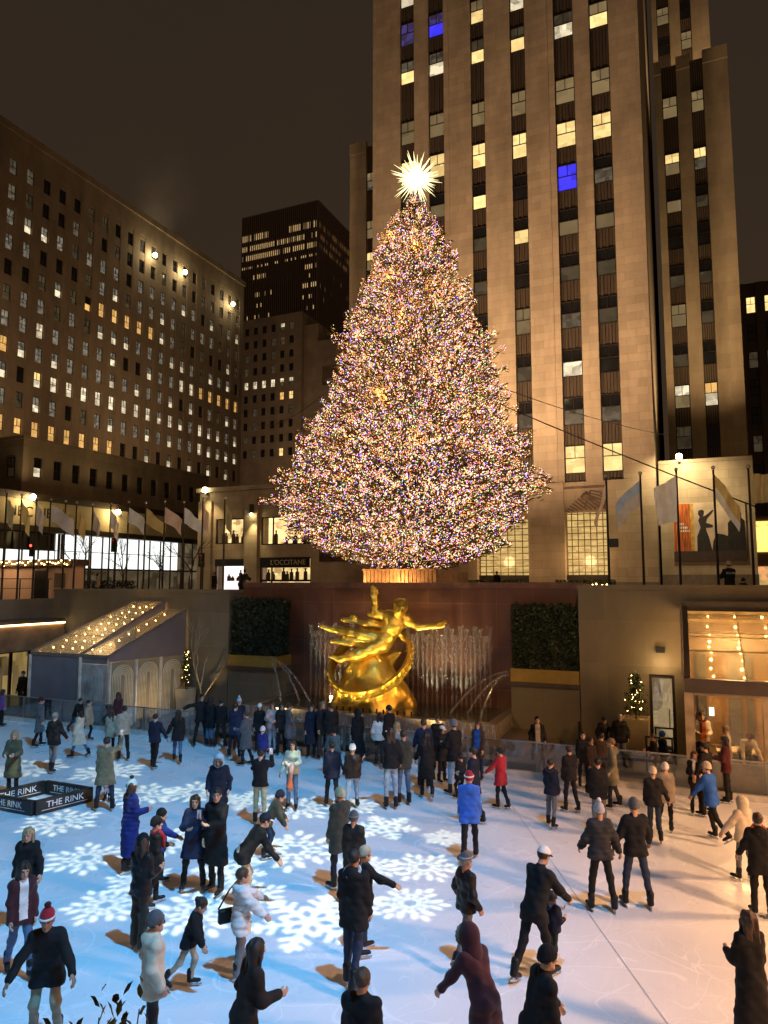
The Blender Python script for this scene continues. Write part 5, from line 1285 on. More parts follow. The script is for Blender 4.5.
# ================================================================ PEOPLE
def cloth(name, c, rough=.8, puff=False, sheen=.15):
    key = 'cloth_'+name
    if key in MATS: return MATS[key]
    return pm(key, c, rough, var=.22, vscale=7, bump=.35, bscale=70 if not puff else 30, sheen=0 if c[0] < .03 else sheen, spec=.25)
CC = dict(black=(.010, .010, .011), charcoal=(.028, .028, .030), navy=(.010, .014, .030), darkblue=(.014, .022, .055), royal=(.020, .028, .16), blue=(.022, .10, .42), brightblue=(.03, .12, .55), grey=(.085, .085, .09),
          midgrey=(.16, .16, .165), lightgrey=(.34, .34, .35), white=(.66, .65, .63), cream=(.56, .48, .36), beige=(.36, .30, .22), tan=(.33, .25, .16), olive=(.085, .085, .050), khaki=(.16, .145, .085), darkolive=(.035, .038, .028), brown=(.045, .028, .018), darkbrown=(.022, .014, .011),
          maroon=(.050, .010, .014), wine=(.07, .008, .012), red=(.33, .014, .022), orange=(.55, .12, .03), pink=(.48, .34, .33), lilac=(.42, .36, .45), purple=(.14, .05, .22), jeans=(.07, .12, .22), lightjeans=(.24, .33, .43), darkjeans=(.022, .034, .065), greyjeans=(.13, .14, .15),
          mint=(.40, .47, .36), paleblue=(.32, .45, .52), teal=(.05, .09, .10), yellowgreen=(.36, .36, .22), dgreen=(.02, .032, .026))
HC = dict(black=(.010, .008, .007), dark=(.020, .012, .008), brown=(.050, .027, .014), auburn=(.075, .026, .014), light=(.16, .10, .05), blond=(.34, .24, .13), grey=(.22, .21, .20), white=(.5, .48, .45))
SKIN = [(.52, .31, .21), (.46, .26, .17), (.36, .19, .115), (.24, .12, .07), (.56, .35, .25)]
def ell(X, Y, Z, c, r): return (np.sqrt(((X-c[0])/r[0])**2+((Y-c[1])/r[1])**2+((Z-c[2])/r[2])**2)-1)*min(r)
def smin(a, b, k): h = np.clip(.5+.5*(b-a)/k, 0, 1); return b+(a-b)*h-k*h*(1-h)
def cap1(X, Y, Z, a, b, ra, rb):
    a = np.array(a); d = np.array(b)-a; t = np.clip(((X-a[0])*d[0]+(Y-a[1])*d[1]+(Z-a[2])*d[2])/(d@d+1e-9), 0, 1)
    return np.sqrt((X-a[0]-t*d[0])**2+(Y-a[1]-t*d[1])**2+(Z-a[2]-t*d[2])**2)-(ra+(rb-ra)*t)
def head_sdf(X, Y, Z):
    A = np.abs(X); d = ell(X, Y, Z, (0, -.012, .032), (.077, .097, .088))
    d = smin(d, cap1(A, Y, Z, (.0, .02, -.02), (.0, .045, -.082), .064, .040), .03); d = smin(d, cap1(A, Y, Z, (.03, .0, -.045), (.02, .04, -.075), .038, .030), .02)
    d = smin(d, cap1(A, Y, Z, (.012, .083, .034), (.045, .072, .036), .010, .010), .012)
    d = np.maximum(d, -(ell(A, Y, Z, (.031, .093, .010), (.017, .014, .011)))*1.0)
    d = smin(d, cap1(A, Y, Z, (0, .084, .012), (0, .108, -.024), .009, .013), .012); d = smin(d, ell(A, Y, Z, (.012, .095, -.027), (.010, .012, .009)), .006)
    d = smin(d, cap1(A, Y, Z, (0, .088, -.056), (.019, .080, -.055), .009, .006), .006); d = smin(d, cap1(A, Y, Z, (0, .086, -.066), (.015, .080, -.065), .009, .006), .006)
    d = smin(d, ell(A, Y, Z, (0, .068, -.094), (.026, .024, .020)), .015); d = smin(d, ell(A, Y, Z, (.079, -.008, -.006), (.012, .022, .032)), .008)
    return smin(d, cap1(X, Y, Z, (0, -.022, -.06), (0, -.045, -.22), .054, .060), .025)
def head_mesh(h):
    V, Q = nets(head_sdf, (-.11, -.13, -.24), (.11, .13, .135), h); c = V[Q].mean(1); mi = np.zeros(len(Q), dtype=int)
    ax = np.abs(c[:, 0]); mi[(ax < .020) & (c[:, 1] > .074) & (np.abs(c[:, 2]+.061) < .0085)] = 3
    mi[(np.abs(ax-.031) < .015) & (c[:, 1] > .06) & (np.abs(c[:, 2]-.009) < .0065)] = 1
    mi[(np.abs(ax-.031) < .021) & (c[:, 1] > .06) & (np.abs(c[:, 2]-.031) < .0055)] = 2
    return V, Q, mi
def hand_mesh(h):
    """right hand hanging down (-z), palm towards the body (-x), thumb forward (+y), fingers gently curled"""
    cp = [((0, -.02, -.01), (0, -.028, -.085), .017, .014), ((0, .0, -.0), (0, .0, -.088), .019, .015), ((0, .02, -.01), (0, .026, -.083), .018, .014), ((0, 0, .03), (0, 0, -.02), .025, .022)]
    for y, l, z in ((-.033, .055, -.083), (-.011, .072, -.09), (.011, .078, -.091), (.031, .068, -.086)):
        a = (0, y, z); b = (-.010, y*1.05, z-l*.45); c = (-.028, y*1.05, z-l*.78); d = (-.048, y*1.02, z-l*.9)
        cp += [(a, b, .0105, .0095), (b, c, .0092, .0085), (c, d, .0085, .0075)]
    cp += [((-.004, .024, -.02), (-.016, .052, -.052), .014, .011), ((-.016, .052, -.052), (-.026, .060, -.083), .011, .0085)]
    return nets(caps_sdf(cp, .005), (-.08, -.06, -.18), (.04, .09, .06), h)
HEADS = {k: head_mesh(h) for k, h in (('near', .0085), ('far', .014))}
HANDS = {k: hand_mesh(h) for k, h in (('near', .007), ('far', .011))}
def hairfn(style):
    def f(X, Y, Z):
        A = np.abs(X)
        d = ell(X, Y, Z, (0, -.016, .036), (.090, .108, .100)); n = .004*np.sin(70*X+20*Z)*np.sin(40*Y+15*Z)
        face = ell(X, Y, Z, (0, .13, -.035), (.078, .115, .100)); d = np.maximum(d, -face); d = np.maximum(d, -(Z+.055+.9*np.maximum(0, Y+.02)))
        if style == 'short': d = np.maximum(d, -(Z+.04)+np.where(Y < 0, 0, .0)); return d+n
        if style in ('long', 'longer'):
            L = -.30 if style == 'long' else -.42
            b = np.minimum(cap1(A, Y, Z, (.045, -.045, .02), (.06, -.085, L), .062, .040), cap1(A, Y, Z, (.075, .012, .03), (.092, .01, L*.75), .026, .022)); d = smin(d, b, .03)
            return d+n*1.8+.006*np.sin(60*X+3*Z)
        if style == 'bun': d = smin(d, ell(X, Y, Z, (0, -.115, .06), (.045, .04, .045)), .015); return d+n
        if style == 'tail': d = smin(d, cap1(X, Y, Z, (0, -.105, .05), (0, -.15, -.03), .030, .034), .015); d = smin(d, cap1(X, Y, Z, (0, -.15, -.03), (0, -.14, -.2), .034, .014), .01); return d+n
        return d
    return f
def beanie(X, Y, Z):
    d = ell(X, Y, Z, (0, -.014, .040), (.094, .114, .126)); d = np.maximum(d, -(Z-.018-.22*Y)); cuff = np.maximum(ell(X, Y, Z, (0, -.012, .03), (.099, .118, .3)), np.abs(Z-.036-.22*Y)-.026)
    return np.minimum(d, cuff)+.0022*np.sin(np.arctan2(X, Y)*44)
def capf(X, Y, Z):
    d = np.maximum(ell(X, Y, Z, (0, -.012, .036), (.099, .120, .112)), -(Z-.042)); return d
def brimf(X, Y, Z): return np.maximum(np.maximum(np.abs(Z-.048+.35*np.maximum(0, Y-.08)+X*X*2.2)-.007, np.sqrt((X/.080)**2+((Y-.08)/.10)**2)*.08-.08), -(Y-.055))
def fedora(X, Y, Z):
    d = np.maximum(ell(X, Y, Z, (0, -.010, .045), (.099, .118, .116)), -(Z-.05)); r = np.sqrt((X/.135)**2+((Y+.01)/.16)**2); return np.minimum(d, np.maximum(np.abs(Z-.056-.3*X*X*4)-.007, (r-1)*.13))
def bandf(X, Y, Z): return np.maximum(ell(X, Y, Z, (0, -.010, .045), (.102, .121, .2)), np.abs(Z-.076)-.013)
def hoodf(X, Y, Z):
    d = smin(ell(X, Y, Z, (0, -.025, .03), (.118, .135, .135)), cap1(X, Y, Z, (0, -.04, -.05), (0, -.045, -.19), .115, .13), .04); op = smin(ell(X, Y, Z, (0, .16, -.01), (.080, .16, .105)), cap1(X, Y, Z, (0, .14, -.05), (0, .17, -.2), .06, .05), .03)
    return np.maximum(d, -op)+.004*np.sin(28*Z+9*X)*np.sin(20*Y)
def furf(X, Y, Z):
    a = np.arctan2(Z+.01, X); r = np.sqrt(X**2+(Z+.01)**2); n = .008*np.sin(a*31)*np.sin(a*17+2)
    return np.sqrt((r-.098)**2+(Y-.085-.05*np.cos(a)**2*0)**2)-.026+n
def pomf(X, Y, Z): return np.sqrt(X**2+(Y+.02)**2+(Z-.193)**2)-.042+.006*np.sin(120*X)*np.sin(110*Y+2)*np.sin(100*Z)
HEADBOX = ((-.19, -.23, -.52), (.19, .21, .24))
HF = dict(short=hairfn('short'), long=hairfn('long'), longer=hairfn('longer'), bun=hairfn('bun'), tail=hairfn('tail'), beanie=beanie, cap=capf, brim=brimf, fedora=fedora, band=bandf, hood=hoodf, fur=furf, pom=pomf)
HM = {}
def headpiece(kind, name, mat, parent, M, q):
    key = (kind, q)
    if key not in HM:
        lo = HEADBOX[0] if kind in ('long', 'longer', 'tail', 'hood') else (-.19, -.23, -.16)
        V, Q = nets(HF[kind], lo, HEADBOX[1], .0095 if q == 'near' else .015); HM[key] = raw_mesh(name, V, Q, [None])
    o = link(name, HM[key], parent); o.material_slots[0].link = 'OBJECT'; o.material_slots[0].material = mat
    o.matrix_basis = M; return o
SKATE = {}
def foot_piece(kind, mat, parent, M):
    if kind not in SKATE:
        def f(X, Y, Z):
            d = smin(cap1(X, Y, Z, (0, -.045, .035), (0, .135, .022), .050, .040), cap1(X, Y, Z, (0, -.04, .05), (0, -.045, .20 if kind == 'skate' else .09), .052, .062), .03); return np.maximum(d, -Z)
        V, Q = nets(f, (-.09, -.14, -.02), (.09, .22, .30), .016); SKATE[kind] = raw_mesh(kind, V, Q, [None])
        if kind == 'skate':
            m = MB(); m.box(-.004, .004, -.115, .19, -.062, -.030); m.box(-.011, .011, -.07, -.03, -.032, .004); m.box(-.011, .011, .07, .12, -.032, .004)
            SKATE['blade'] = m.build('blade', pm('blade_steel', (.5, .52, .55), .25, .9), None); me = SKATE['blade'].data; bpy.data.objects.remove(SKATE['blade']); SKATE['blade'] = me
    o = link(kind, SKATE[kind], parent); o.material_slots[0].link = 'OBJECT'; o.material_slots[0].material = mat; o.matrix_basis = M
    if kind == 'skate': link('blade', SKATE['blade'], o)
    return o
ARMS = dict(down=(4, 7, 14, 2), back=(-18, 10, 20, 0), fwd=(24, 9, 25, 0), pocket=(-12, 20, 42, 14), phone=(48, 16, 92, 30), cam=(70, 14, 72, 25), hug=(38, 14, 62, 40), out=(8, 48, 12, 0), wide=(10, 72, 8, 0), hold=(6, 27, 10, 0), reach=(58, 14, 8, 0), point=(10, 84, 4, 0), salute=(95, 30, 78, 20), bent=(12, 12, 75, 25), low=(30, 12, 8, 0), face=(60, 18, 110, 45), lift=(12, 19, 24, 0))
LEGS = dict(stand=((2, 2, 3), (-2, 3, 3)), wide=((3, 4, 10), (-3, 4, 10)), walk=((20, 8, 3), (-16, 14, 3)), walk2=((-16, 14, 3), (20, 8, 3)), glide=((14, 26, 4), (-22, 22, 5)), glide2=((-22, 22, 5), (14, 26, 4)), push=((10, 24, 2), (-30, 24, 10)), push2=((-30, 24, 10), (10, 24, 2)), knees=((26, 44, 7), (14, 40, 7)), cross=((6, 6, 1), (-8, 14, 1)), relax=((6, 5, 4), (-6, 10, 5)))
PN = [0]
def person(px, yh, yf, yaw, label, top, legs, head, arms=('down', 'down'), leg='stand', lean=0, h=None, skin=0, fem=False, tilt=0, turn=0, kind='skate', z0=0.0, boot='black', group=None, extra=None, dist=None):
    """px, yf: where the feet stand; yh: the top of the head; yaw: 0 seen from behind, 90 facing to the picture's east side, 180 facing the viewer"""
    PN[0] += 1; r = random.Random(1000+PN[0]*7)
    yf = max(yf, 719+.109*px+5) if (kind == 'skate' and dist is None) else yf
    pos = onZ(px, yf, z0) if dist is None else Vector(dist)
    F = fwd(pos); q = 'near' if F < 15.5 else 'far'
    rr = ray(px, yh); tt = F/(-rr[0]*ST+rr[1]*CT); tot = EYE+rr[2]*tt - z0
    if h is None: h = tot
    h = min(max(h, .85), 1.99)
    hat = head.get('hat'); lift_ = (.062 if kind == 'skate' else .0)
    st = h-lift_-(.035 if hat else .015)-(.05 if head.get('pom') else 0); s = st/1.75
    child = st < 1.42; hs = s**(.45 if child else .8)      # heads shrink less than bodies
    hs = min(1.08, max(.80, hs))
    o3 = lambda x, y, z: np.array((x, y, z), dtype=np.float64)
    wdm = .90 if fem else 1.0
    # legs
    LG = [list(x) for x in LEGS[leg]]; J = []
    for sd, (a, k, ab) in zip((-1, 1), LG):
        a += r.uniform(-2, 2); hip = o3(sd*.085*s*wdm, 0, 0); A, B, O = R(a), R(a-k), R(ab)
        kn = hip+.43*s*o3(sd*math.sin(O), math.sin(A)*math.cos(O), -math.cos(A)*math.cos(O)); an = kn+.40*s*o3(sd*math.sin(O)*.6, math.sin(B), -math.cos(B)); J.append((hip, kn, an))
    low_ = min(j[2][2] for j in J); zh = lift_+.085*s-low_
    mid = (J[0][2]+J[1][2])/2; offy = mid[1] if abs(mid[1]) < .25 else 0
    J = [tuple(p+o3(0, -offy, zh) for p in j) for j in J]; HIP = o3(0, -offy, zh)
    ln = R(lean); up = o3(0, math.sin(ln), math.cos(ln)); fw = o3(0, math.cos(ln), -math.sin(ln)); ex = o3(1, 0, 0)
    waist = HIP+up*.16*s; chest = HIP+up*.40*s; neck = HIP+up*.565*s; l2 = ln*.45+R(tilt); uph = o3(0, math.sin(l2), math.cos(l2)); hc = neck+uph*.155*s*(1.15 if child else 1)+o3(0, .02*s, 0)
    sh = [chest+up*.108*s+ex*sd*(.150*wdm)*s for sd in (-1, 1)]; AJ = []
    for sd, am, S in zip((-1, 1), arms, sh):
        a, o, b, inn = ARMS[am] if isinstance(am, str) else am
        a += r.uniform(-3, 3); A, O = R(a), R(o); ud = o3(sd*math.sin(O), math.sin(A)*math.cos(O), -math.cos(A)*math.cos(O)); el = S+.285*s*ud
        A2, O2 = R(a+b), R(o*.8-inn); fd = o3(sd*math.sin(O2), math.sin(A2)*math.cos(O2), -math.cos(A2)*math.cos(O2)); wr = el+.245*s*fd; AJ.append((S, el, wr, fd))
    T = lambda v: tuple(float(x) for x in v)
    sy = s*wdm
    # body: one surface; head and hands are modelled finer and run into it under collar and cuffs
    body = [(T(neck-up*.05*s), T(hc-uph*.04*s), .055*s, .05*s), (T(sh[0]), T(sh[1]), .045*s, .045*s), (T(chest), T(waist), .085*sy, .078*sy), (T(waist), T(HIP-up*.02*s), .078*sy, .085*s)]
    for (a, b_, c) in J: body += [(T(a), T(b_), .066*s, .045*s), (T(b_), T(c), .045*s, .034*s)]
    for (a, b_, c, d) in AJ: body += [(T(a), T(b_), .047*s, .037*s), (T(b_), T(c), .036*s, .026*s)]
    lo, hi = caps_box(body, .07); V, Q = nets(caps_sdf(body, .02), lo, hi, .036); mi = np.zeros(len(Q), int); VV, QQ, MM = [V], [Q], [mi]; n = len(V)
    HMx = Matrix.Translation(Vector(T(hc))) @ Matrix.Rotation(R(-turn), 4, 'Z') @ Matrix.Rotation(-(ln*.35+R(tilt)), 4, 'X') @ Matrix.Scale(hs, 4)
    def addm(V, Q, M, mi=None):
        nonlocal n
        A = np.array(M); VV.append(V @ A[:3, :3].T.astype(np.float32)+A[:3, 3].astype(np.float32)); QQ.append(Q+n); MM.append(np.zeros(len(Q), int) if mi is None else mi); n += len(V)
    addm(*HEADS[q][:2], HMx, HEADS[q][2])
    for sd, (a, b_, c, d) in zip((-1, 1), AJ):
        D = Vector(T(-d)); y = Vector((0, 1, 0)); y = (y-D*y.dot(D)).normalized() if abs(D.y) < .95 else Vector((0, 0, 1)); y = (y-D*y.dot(D)).normalized(); x = y.cross(D)
        M = Matrix((x*sd, y, D)).transposed().to_4x4(); M.translation = Vector(T(c)); M = M @ Matrix.Scale(min(1.1, max(.75, s)), 4)
        Qh = HANDS[q][1] if sd > 0 else HANDS[q][1][:, ::-1]
        addm(HANDS[q][0], Qh, M)
    sk = SKIN[skin % len(SKIN)]; sm = pm('skin_%d' % (skin % len(SKIN)), sk, .55, var=.08, vscale=20, spec=.35)
    hairc = HC[head.get('c', 'dark')]; hm = pm('hair_'+head.get('c', 'dark'), hairc, .5, var=.35, vscale=30, stretch=(1, 1, .2), bump=.5, bscale=120)
    gm = sm
    me = raw_mesh('person', np.concatenate(VV), np.concatenate(QQ), [sm, pm('eye_dark', (.02, .015, .012), .2), hm, pm('lips', (.36, .12, .09), .5)], np.concatenate(MM))
    P = link('person', me); P.location = pos+Vector((0, 0, .004 if kind != 'skate' else .002)); P.rotation_euler.z = TH-R(yaw); props(P, label, 'person', group)
    # trousers
    lc, fl = (legs, 1.0) if isinstance(legs, str) else legs
    tr = [(T(HIP+o3(-.05*s, 0, .04*s)), T(HIP+o3(.05*s, 0, .04*s)), .118*s, .118*s)]
    for (a, b_, c) in J: tr += [(T(a), T(b_), .086*s, .062*s*fl**.5), (T(b_), T(c+(c-b_)*.10), .061*s*fl**.5, .052*s*fl)]
    hh = .020 if q == 'near' else .030
    lo, hi = caps_box(tr, .05); f0 = caps_sdf(tr, .016); sd_ = r.random()*6
    def ftr(X, Y, Z): return f0(X, Y, Z)+.0075*np.sin(34*Z+14*X+sd_)*np.sin(12*X+17*Y+9*Z)
    V, Q = nets(ftr, lo, hi, hh); link('trousers', raw_mesh('trousers', V, Q, [cloth(lc, CC[lc])]), P)
    # jacket or coat
    tc_, style, hem = top; thick = dict(jacket=.030, coat=.030, puffer=.048, hoodie=.036, sweater=.026, leather=.026)[style]
    jk = [(T(neck-up*.045*s), T(neck+uph*.012*s), .070*s+thick*.3, .060*s+thick*.25)]
    for sx, S_ in zip((-1, 1), sh): jk.append((T(neck-up*.045*s+ex*sx*.03*s), T(S_), .052*s+thick*.4, .050*s+thick*.7))
    for sx in (-1, 1): jk.append((T(chest+ex*sx*.075*sy+up*.03*s), T(waist+ex*sx*.05*sy), .092*sy+thick, .084*sy+thick)); jk.append((T(waist+ex*sx*.05*sy), T(HIP+ex*sx*.060*s), .084*sy+thick, .096*s+thick))
    hz = zh-hem*s   # hem below the hip joint
    if hem > .02:
        for sx, (a, b_, c) in zip((-1, 1), J):
            e = a+(b_-a)*min(1.6, hem/.40); e = np.array((e[0]*.9+sx*.015*s, (e[1]+HIP[1]*.4)/1.4, zh-min(hem, .75)*s-.06*s)); jk.append((T(HIP+ex*sx*.065*s), T(e), .096*s+thick, .104*s+thick*(1.25 if hem > .3 else 1)))
        if hem > .3: jk.append((T(HIP), T((HIP[0], (J[0][1][1]+J[1][1][1])/2*.6+HIP[1]*.4, hz)), .11*s+thick, .125*s+thick))
    for (a, b_, c, d) in AJ: jk += [(T(a), T(b_), .048*s+thick*.75, .042*s+thick*.75), (T(b_), T(c-d*.01), .041*s+thick*.75, .034*s+thick*.7)]
    if head.get('hooddown'): jk += [(T(neck-fw*.085*s+ex*-.07*s-up*.02*s), T(neck-fw*.085*s+ex*.07*s-up*.02*s), .06*s, .06*s), (T(neck-fw*.10*s-up*.10*s), T(neck-fw*.085*s), .045*s, .075*s)]
    lo, hi = caps_box(jk, .06); f1 = caps_sdf(jk, .017); ph = r.random()*6; arm_z = min(AJ[0][2][2], AJ[1][2][2])
    ax = [np.array(T(j[2])) for j in AJ]
    def fj(X, Y, Z):
        d = f1(X, Y, Z)+.0085*np.sin(19*Z+9*X+ph)*np.sin(15*X+11*Y-9*Z+ph)+.006*np.sin(44*Z+21*X+13*Y)*np.sin(17*X-12*Z+ph)
        if style == 'puffer': d = d+.013*(np.abs(np.sin(math.pi*(Z/.082+.10*X)))-.75)*-1.0
        # cut the hem flat, but not through hands hanging lower
        A = np.abs(X); body_zone = np.full_like(X, True, dtype=bool)
        for w_, (S_, e_, c_, d_) in zip(ax, AJ):
            dist_ = np.minimum(cap1(X, Y, Z, e_, c_, .10*s, .09*s), cap1(X, Y, Z, S_, e_, .09*s, .09*s)); body_zone &= dist_ > 0
        return np.where(body_zone, np.maximum(d, hz-Z), d)
    V, Q = nets(fj, lo, hi, .0165 if q == 'near' and F < 12.5 else .021 if q == 'near' else .029)
    jn = {'jacket': 'jacket', 'coat': 'coat', 'puffer': 'puffer_jacket', 'hoodie': 'hoodie', 'sweater': 'sweater', 'leather': 'jacket'}[style]
    mats = [cloth(tc_+('_leather' if style == 'leather' else ''), CC[tc_], .42 if style == 'leather' else .55 if style == 'puffer' else .82)]
    if extra and extra.get('open'):     # open front showing what is worn under it
        c = V[Q].mean(1); cy = (c-np.array(T(HIP))) ; front = (np.abs(c[:, 0]) < extra.get('w', .055)*s) & ((c @ fw - HIP @ fw) > .03) & (c[:, 2] > zh-.02) & (c[:, 2] < neck[2]+.02)
        for w_ in ax: front &= np.linalg.norm(c-w_, axis=1) > .12
        mats.append(cloth(extra['open'], CC[extra['open']])); link(jn, raw_mesh(jn, V, Q, mats, front.astype(int)), P)
    else: link(jn, raw_mesh(jn, V, Q, mats), P)
    # head wear
    if head.get('hair', 'short') and head.get('hat') != 'hood': headpiece(head.get('hair', 'short'), 'hair', hm, P, HMx, q)
    if hat:
        hcol = head.get('hc', 'black'); hmt = cloth('knit_'+hcol, CC[hcol], .9)
        if hat == 'beanie':
            b_ = headpiece('beanie', 'beanie', hmt, P, HMx, q)
            if head.get('band'): headpiece('band', 'beanie_band', cloth('knit_'+head['band'], CC[head['band']], .9), b_, Matrix.Translation((0, .0, -.028)) @ Matrix.Scale(1.07, 4), q)
            if head.get('pom'): headpiece('pom', 'pompom', cloth('knit_'+head['pom'], CC[head['pom']], .95), b_, Matrix.Translation((0, 0, 0)), q)
        elif hat == 'cap': b_ = headpiece('cap', 'cap', hmt, P, HMx, q); headpiece('brim', 'brim', cloth('knit_'+head.get('brim', hcol), CC[head.get('brim', hcol)], .7), b_, Matrix.Identity(4), q)
        elif hat == 'fedora': b_ = headpiece('fedora', 'hat', hmt, P, HMx, q); headpiece('band', 'hat_band', cloth('knit_'+head.get('band', 'charcoal'), CC[head.get('band', 'charcoal')]), b_, Matrix.Identity(4), q)
        elif hat == 'hood': headpiece('hood', 'hood', mats[0] if not head.get('hc') else cloth(hcol, CC[hcol]), P, HMx, q)
    if head.get('fur'):
        M = HMx if hat == 'hood' else Matrix.Translation(Vector(T(neck-fw*.070*s+up*.095*s))) @ Matrix.Rotation(R(-62), 4, 'X') @ Matrix.Scale(1.05*hs, 4)
        headpiece('fur', 'fur_trim', pm('fur_'+head['fur'], CC[head['fur']], .95, var=.5, vscale=60, bump=1.0, bscale=160), P, M, q)
    if head.get('scarf'):
        m = MB(); c0 = Vector(T(neck+uph*.02*s)); pts = [c0+Vector((.095*s*math.cos(a), .085*s*math.sin(a), .012*math.sin(3*a))) for a in [2*math.pi*k/18 for k in range(19)]]; m.tube(pts, .036*s, 8)
        m.tube([c0+Vector((.03, .09*s, 0)), c0+Vector((.05, .16*s, -.12*s)), c0+Vector((.05, .17*s, -.34*s))], [.035, .04, .03], 8); m.build('scarf', cloth('scarf_'+head['scarf'], CC[head['scarf']]), P, smooth=True, local=True)
    if head.get('glasses'):
        m = MB()
        for sx in (-1, 1):
            m.tube([HMx @ Vector((sx*(.031+.019*math.cos(a)), .104, .008+.015*math.sin(a))) for a in [2*math.pi*k/10 for k in range(11)]], .003, 4); m.tube([HMx @ Vector((sx*.05, .102, .012)), HMx @ Vector((sx*.08, .0, .012))], .003, 4)
        m.tube([HMx @ Vector((-.012, .106, .01)), HMx @ Vector((.012, .106, .01))], .003, 4); m.build('spectacles', blackm, P, local=True)
    for sd, (a, b_, c), (aa, kk, ab) in zip((-1, 1), J, LG):
        pitch = R(min(0, (aa-kk)*.9+4)) if c[2] > lift_+.10*s else 0
        M = Matrix.Translation(Vector(T(c))) @ Matrix.Rotation(-sd*R(8), 4, 'Z') @ Matrix.Rotation(pitch, 4, 'X') @ Matrix.Translation((0, .03*s, -.085*s)) @ Matrix.Scale(min(1.05, max(.72, s)), 4)
        foot_piece(kind, cloth('boot_'+boot, CC[boot], .45), P, M)
    P['j'] = 0; del P['j']
    return P, (AJ, T, s, hc, neck, fw, up, HIP)
def in_hand(P, J, which, off=(0, 0, 0)):
    a = J[0][which]; p = Vector(J[1](a[2]+a[3]*.09))+Vector(off); M = Matrix.Translation(P.location) @ Matrix.Rotation(P.rotation_euler.z, 4, 'Z'); return M @ p, P.rotation_euler.z
def hair(style='short', c='dark', **k): return dict(hair=style, c=c, **k)
def bn(hc, hair_='short', c='dark', **k): return dict(hair=hair_, c=c, hat='beanie', hc=hc, **k)
pp = person
# ---- along the fence, far side of the ice
pp(1, 690, 727, 70, 'person in a purple jacket standing by the fence under the awning', ('purple', 'jacket', .12), 'black', hair('long', 'dark'), skin=1, fem=True)
pp(37, 697, 747, 70, 'person in long grey coat and dark red beanie beside the grey canvas wall', ('grey', 'coat', .42), 'black', bn('wine', 'short', 'dark'), leg='relax')
pp(51, 713, 773, 5, 'grey-haired man in black jacket and grey jeans skating away from the barrier box', ('black', 'jacket', .14), 'greyjeans', hair('short', 'grey'), ('lift', 'lift'), 'cross')
pp(83, 700, 741, 100, 'dark-haired skater in a tan coat half hidden behind the cream-coated one', ('tan', 'coat', .25), 'black', hair('short', 'black'), ('down', 'down'), 'glide')
pp(73, 703, 733, 120, 'small dark-clad skater bent over behind the tan coat by the grey canvas', ('black', 'jacket', .1), 'darkjeans', hair('short', 'black'), ('down', 'low'), 'glide', lean=25, h=1.35)
pp(80, 708, 758, -85, 'skater in a long cream patterned coat and black hat striding along in jeans', ('cream', 'coat', .46), 'jeans', bn('black', 'long', 'black'), ('down', 'fwd'), 'walk', fem=True)
pp(117, 692, 735, -60, 'woman in dark maroon with long auburn hair against the arch doors', ('maroon', 'jacket', .1), 'maroon', hair('longer', 'auburn'), fem=True, skin=1)
pp(110, 710, 754, -10, 'woman in a greige coat with long brown hair, seen from behind near the arch doors', ('beige', 'coat', .30), 'black', hair('long', 'brown'), fem=True)
pp(123, 706, 761, -30, 'man in a pale beige puffer and black trousers near the arch doors', ('beige', 'puffer', .10), 'black', hair('short', 'black'), ('down', 'bent'), 'relax')
p104, J104 = pp(104, 737, 811, -12, 'man in khaki overcoat raising one arm to take a photo by the barrier box', ('khaki', 'coat', .33), 'darkjeans', hair('short', 'dark'), ('down', 'salute'), 'wide')
pp(106, 775, 808, 170, 'tiny child in lilac standing in front of the khaki overcoat', ('lilac', 'jacket', .2), 'lilac', bn('lilac'), h=.95, dist=onZ(107, 802))
pp(153, 714, 769, 8, 'person in navy jacket and black trousers holding hands with a woman in jeans', ('navy', 'jacket', .12), 'black', hair('short', 'black'), ('down', 'hold'), 'cross')
pp(177, 709, 763, -14, 'woman in a black jacket and jeans reaching a hand to her navy-clad partner', ('black', 'jacket', .20), 'jeans', hair('long', 'dark'), ('hold', 'down'), 'walk', fem=True)
pp(200, 694, 742, 150, 'man in black by the fence pointing an arm out towards the pavilion', ('black', 'jacket', .12), 'black', hair('short', 'black'), ('down', 'point'), 'wide')
pp(209, 697, 743, 10, 'long-haired woman in a black coat and jeans next to the pointing man', ('black', 'coat', .30), 'jeans', hair('longer', 'black'), fem=True)
pp(220, 699, 745, 5, 'person in black jacket with a pale hem line, seen from behind', ('black', 'jacket', .08), 'black', hair('short', 'dark'), leg='wide')
pp(234, 703, 758, 12, 'tall man in navy coat and navy trousers with dark hair', ('darkblue', 'coat', .22), 'navy', hair('short', 'black'), leg='wide')
pp(238, 696, 742, 160, 'person in a pale blue bobble hat behind the tall navy coat', ('navy', 'jacket', .12), 'black', bn('paleblue', pom='white'))
pp(247, 711, 766, -70, 'man in a long slate grey coat turned to his companions', ('grey', 'coat', .40), 'navy', hair('short', 'brown'), ('bent', 'down'), 'relax')
pp(259, 703, 748, 175, 'woman in black with a white cap close to the pink sweater', ('black', 'coat', .30), 'black', dict(hair='long', c='dark', hat='cap', hc='white'), fem=True)
pp(272, 702, 748, 185, 'woman in a pale pink sweater and light blue jeans facing the ice', ('pink', 'sweater', .10), 'lightjeans', hair('long', 'brown'), ('bent', 'hug'), fem=True)
pp(262, 727, 770, 20, 'child in a violet blue jacket and white beanie behind the man with the phone', ('royal', 'jacket', .12), 'navy', bn('white'))
pp(281, 703, 749, 160, 'dark-haired person in black squeezed between pink sweater and grey coat', ('black', 'jacket', .12), 'black', hair('long', 'black'), fem=True)
pp(288, 703, 751, 70, 'man in a grey woollen coat beside the pink sweater, one forearm raised', ('grey', 'coat', .36), 'darkjeans', hair('short', 'dark'), ('bent', 'bent'))
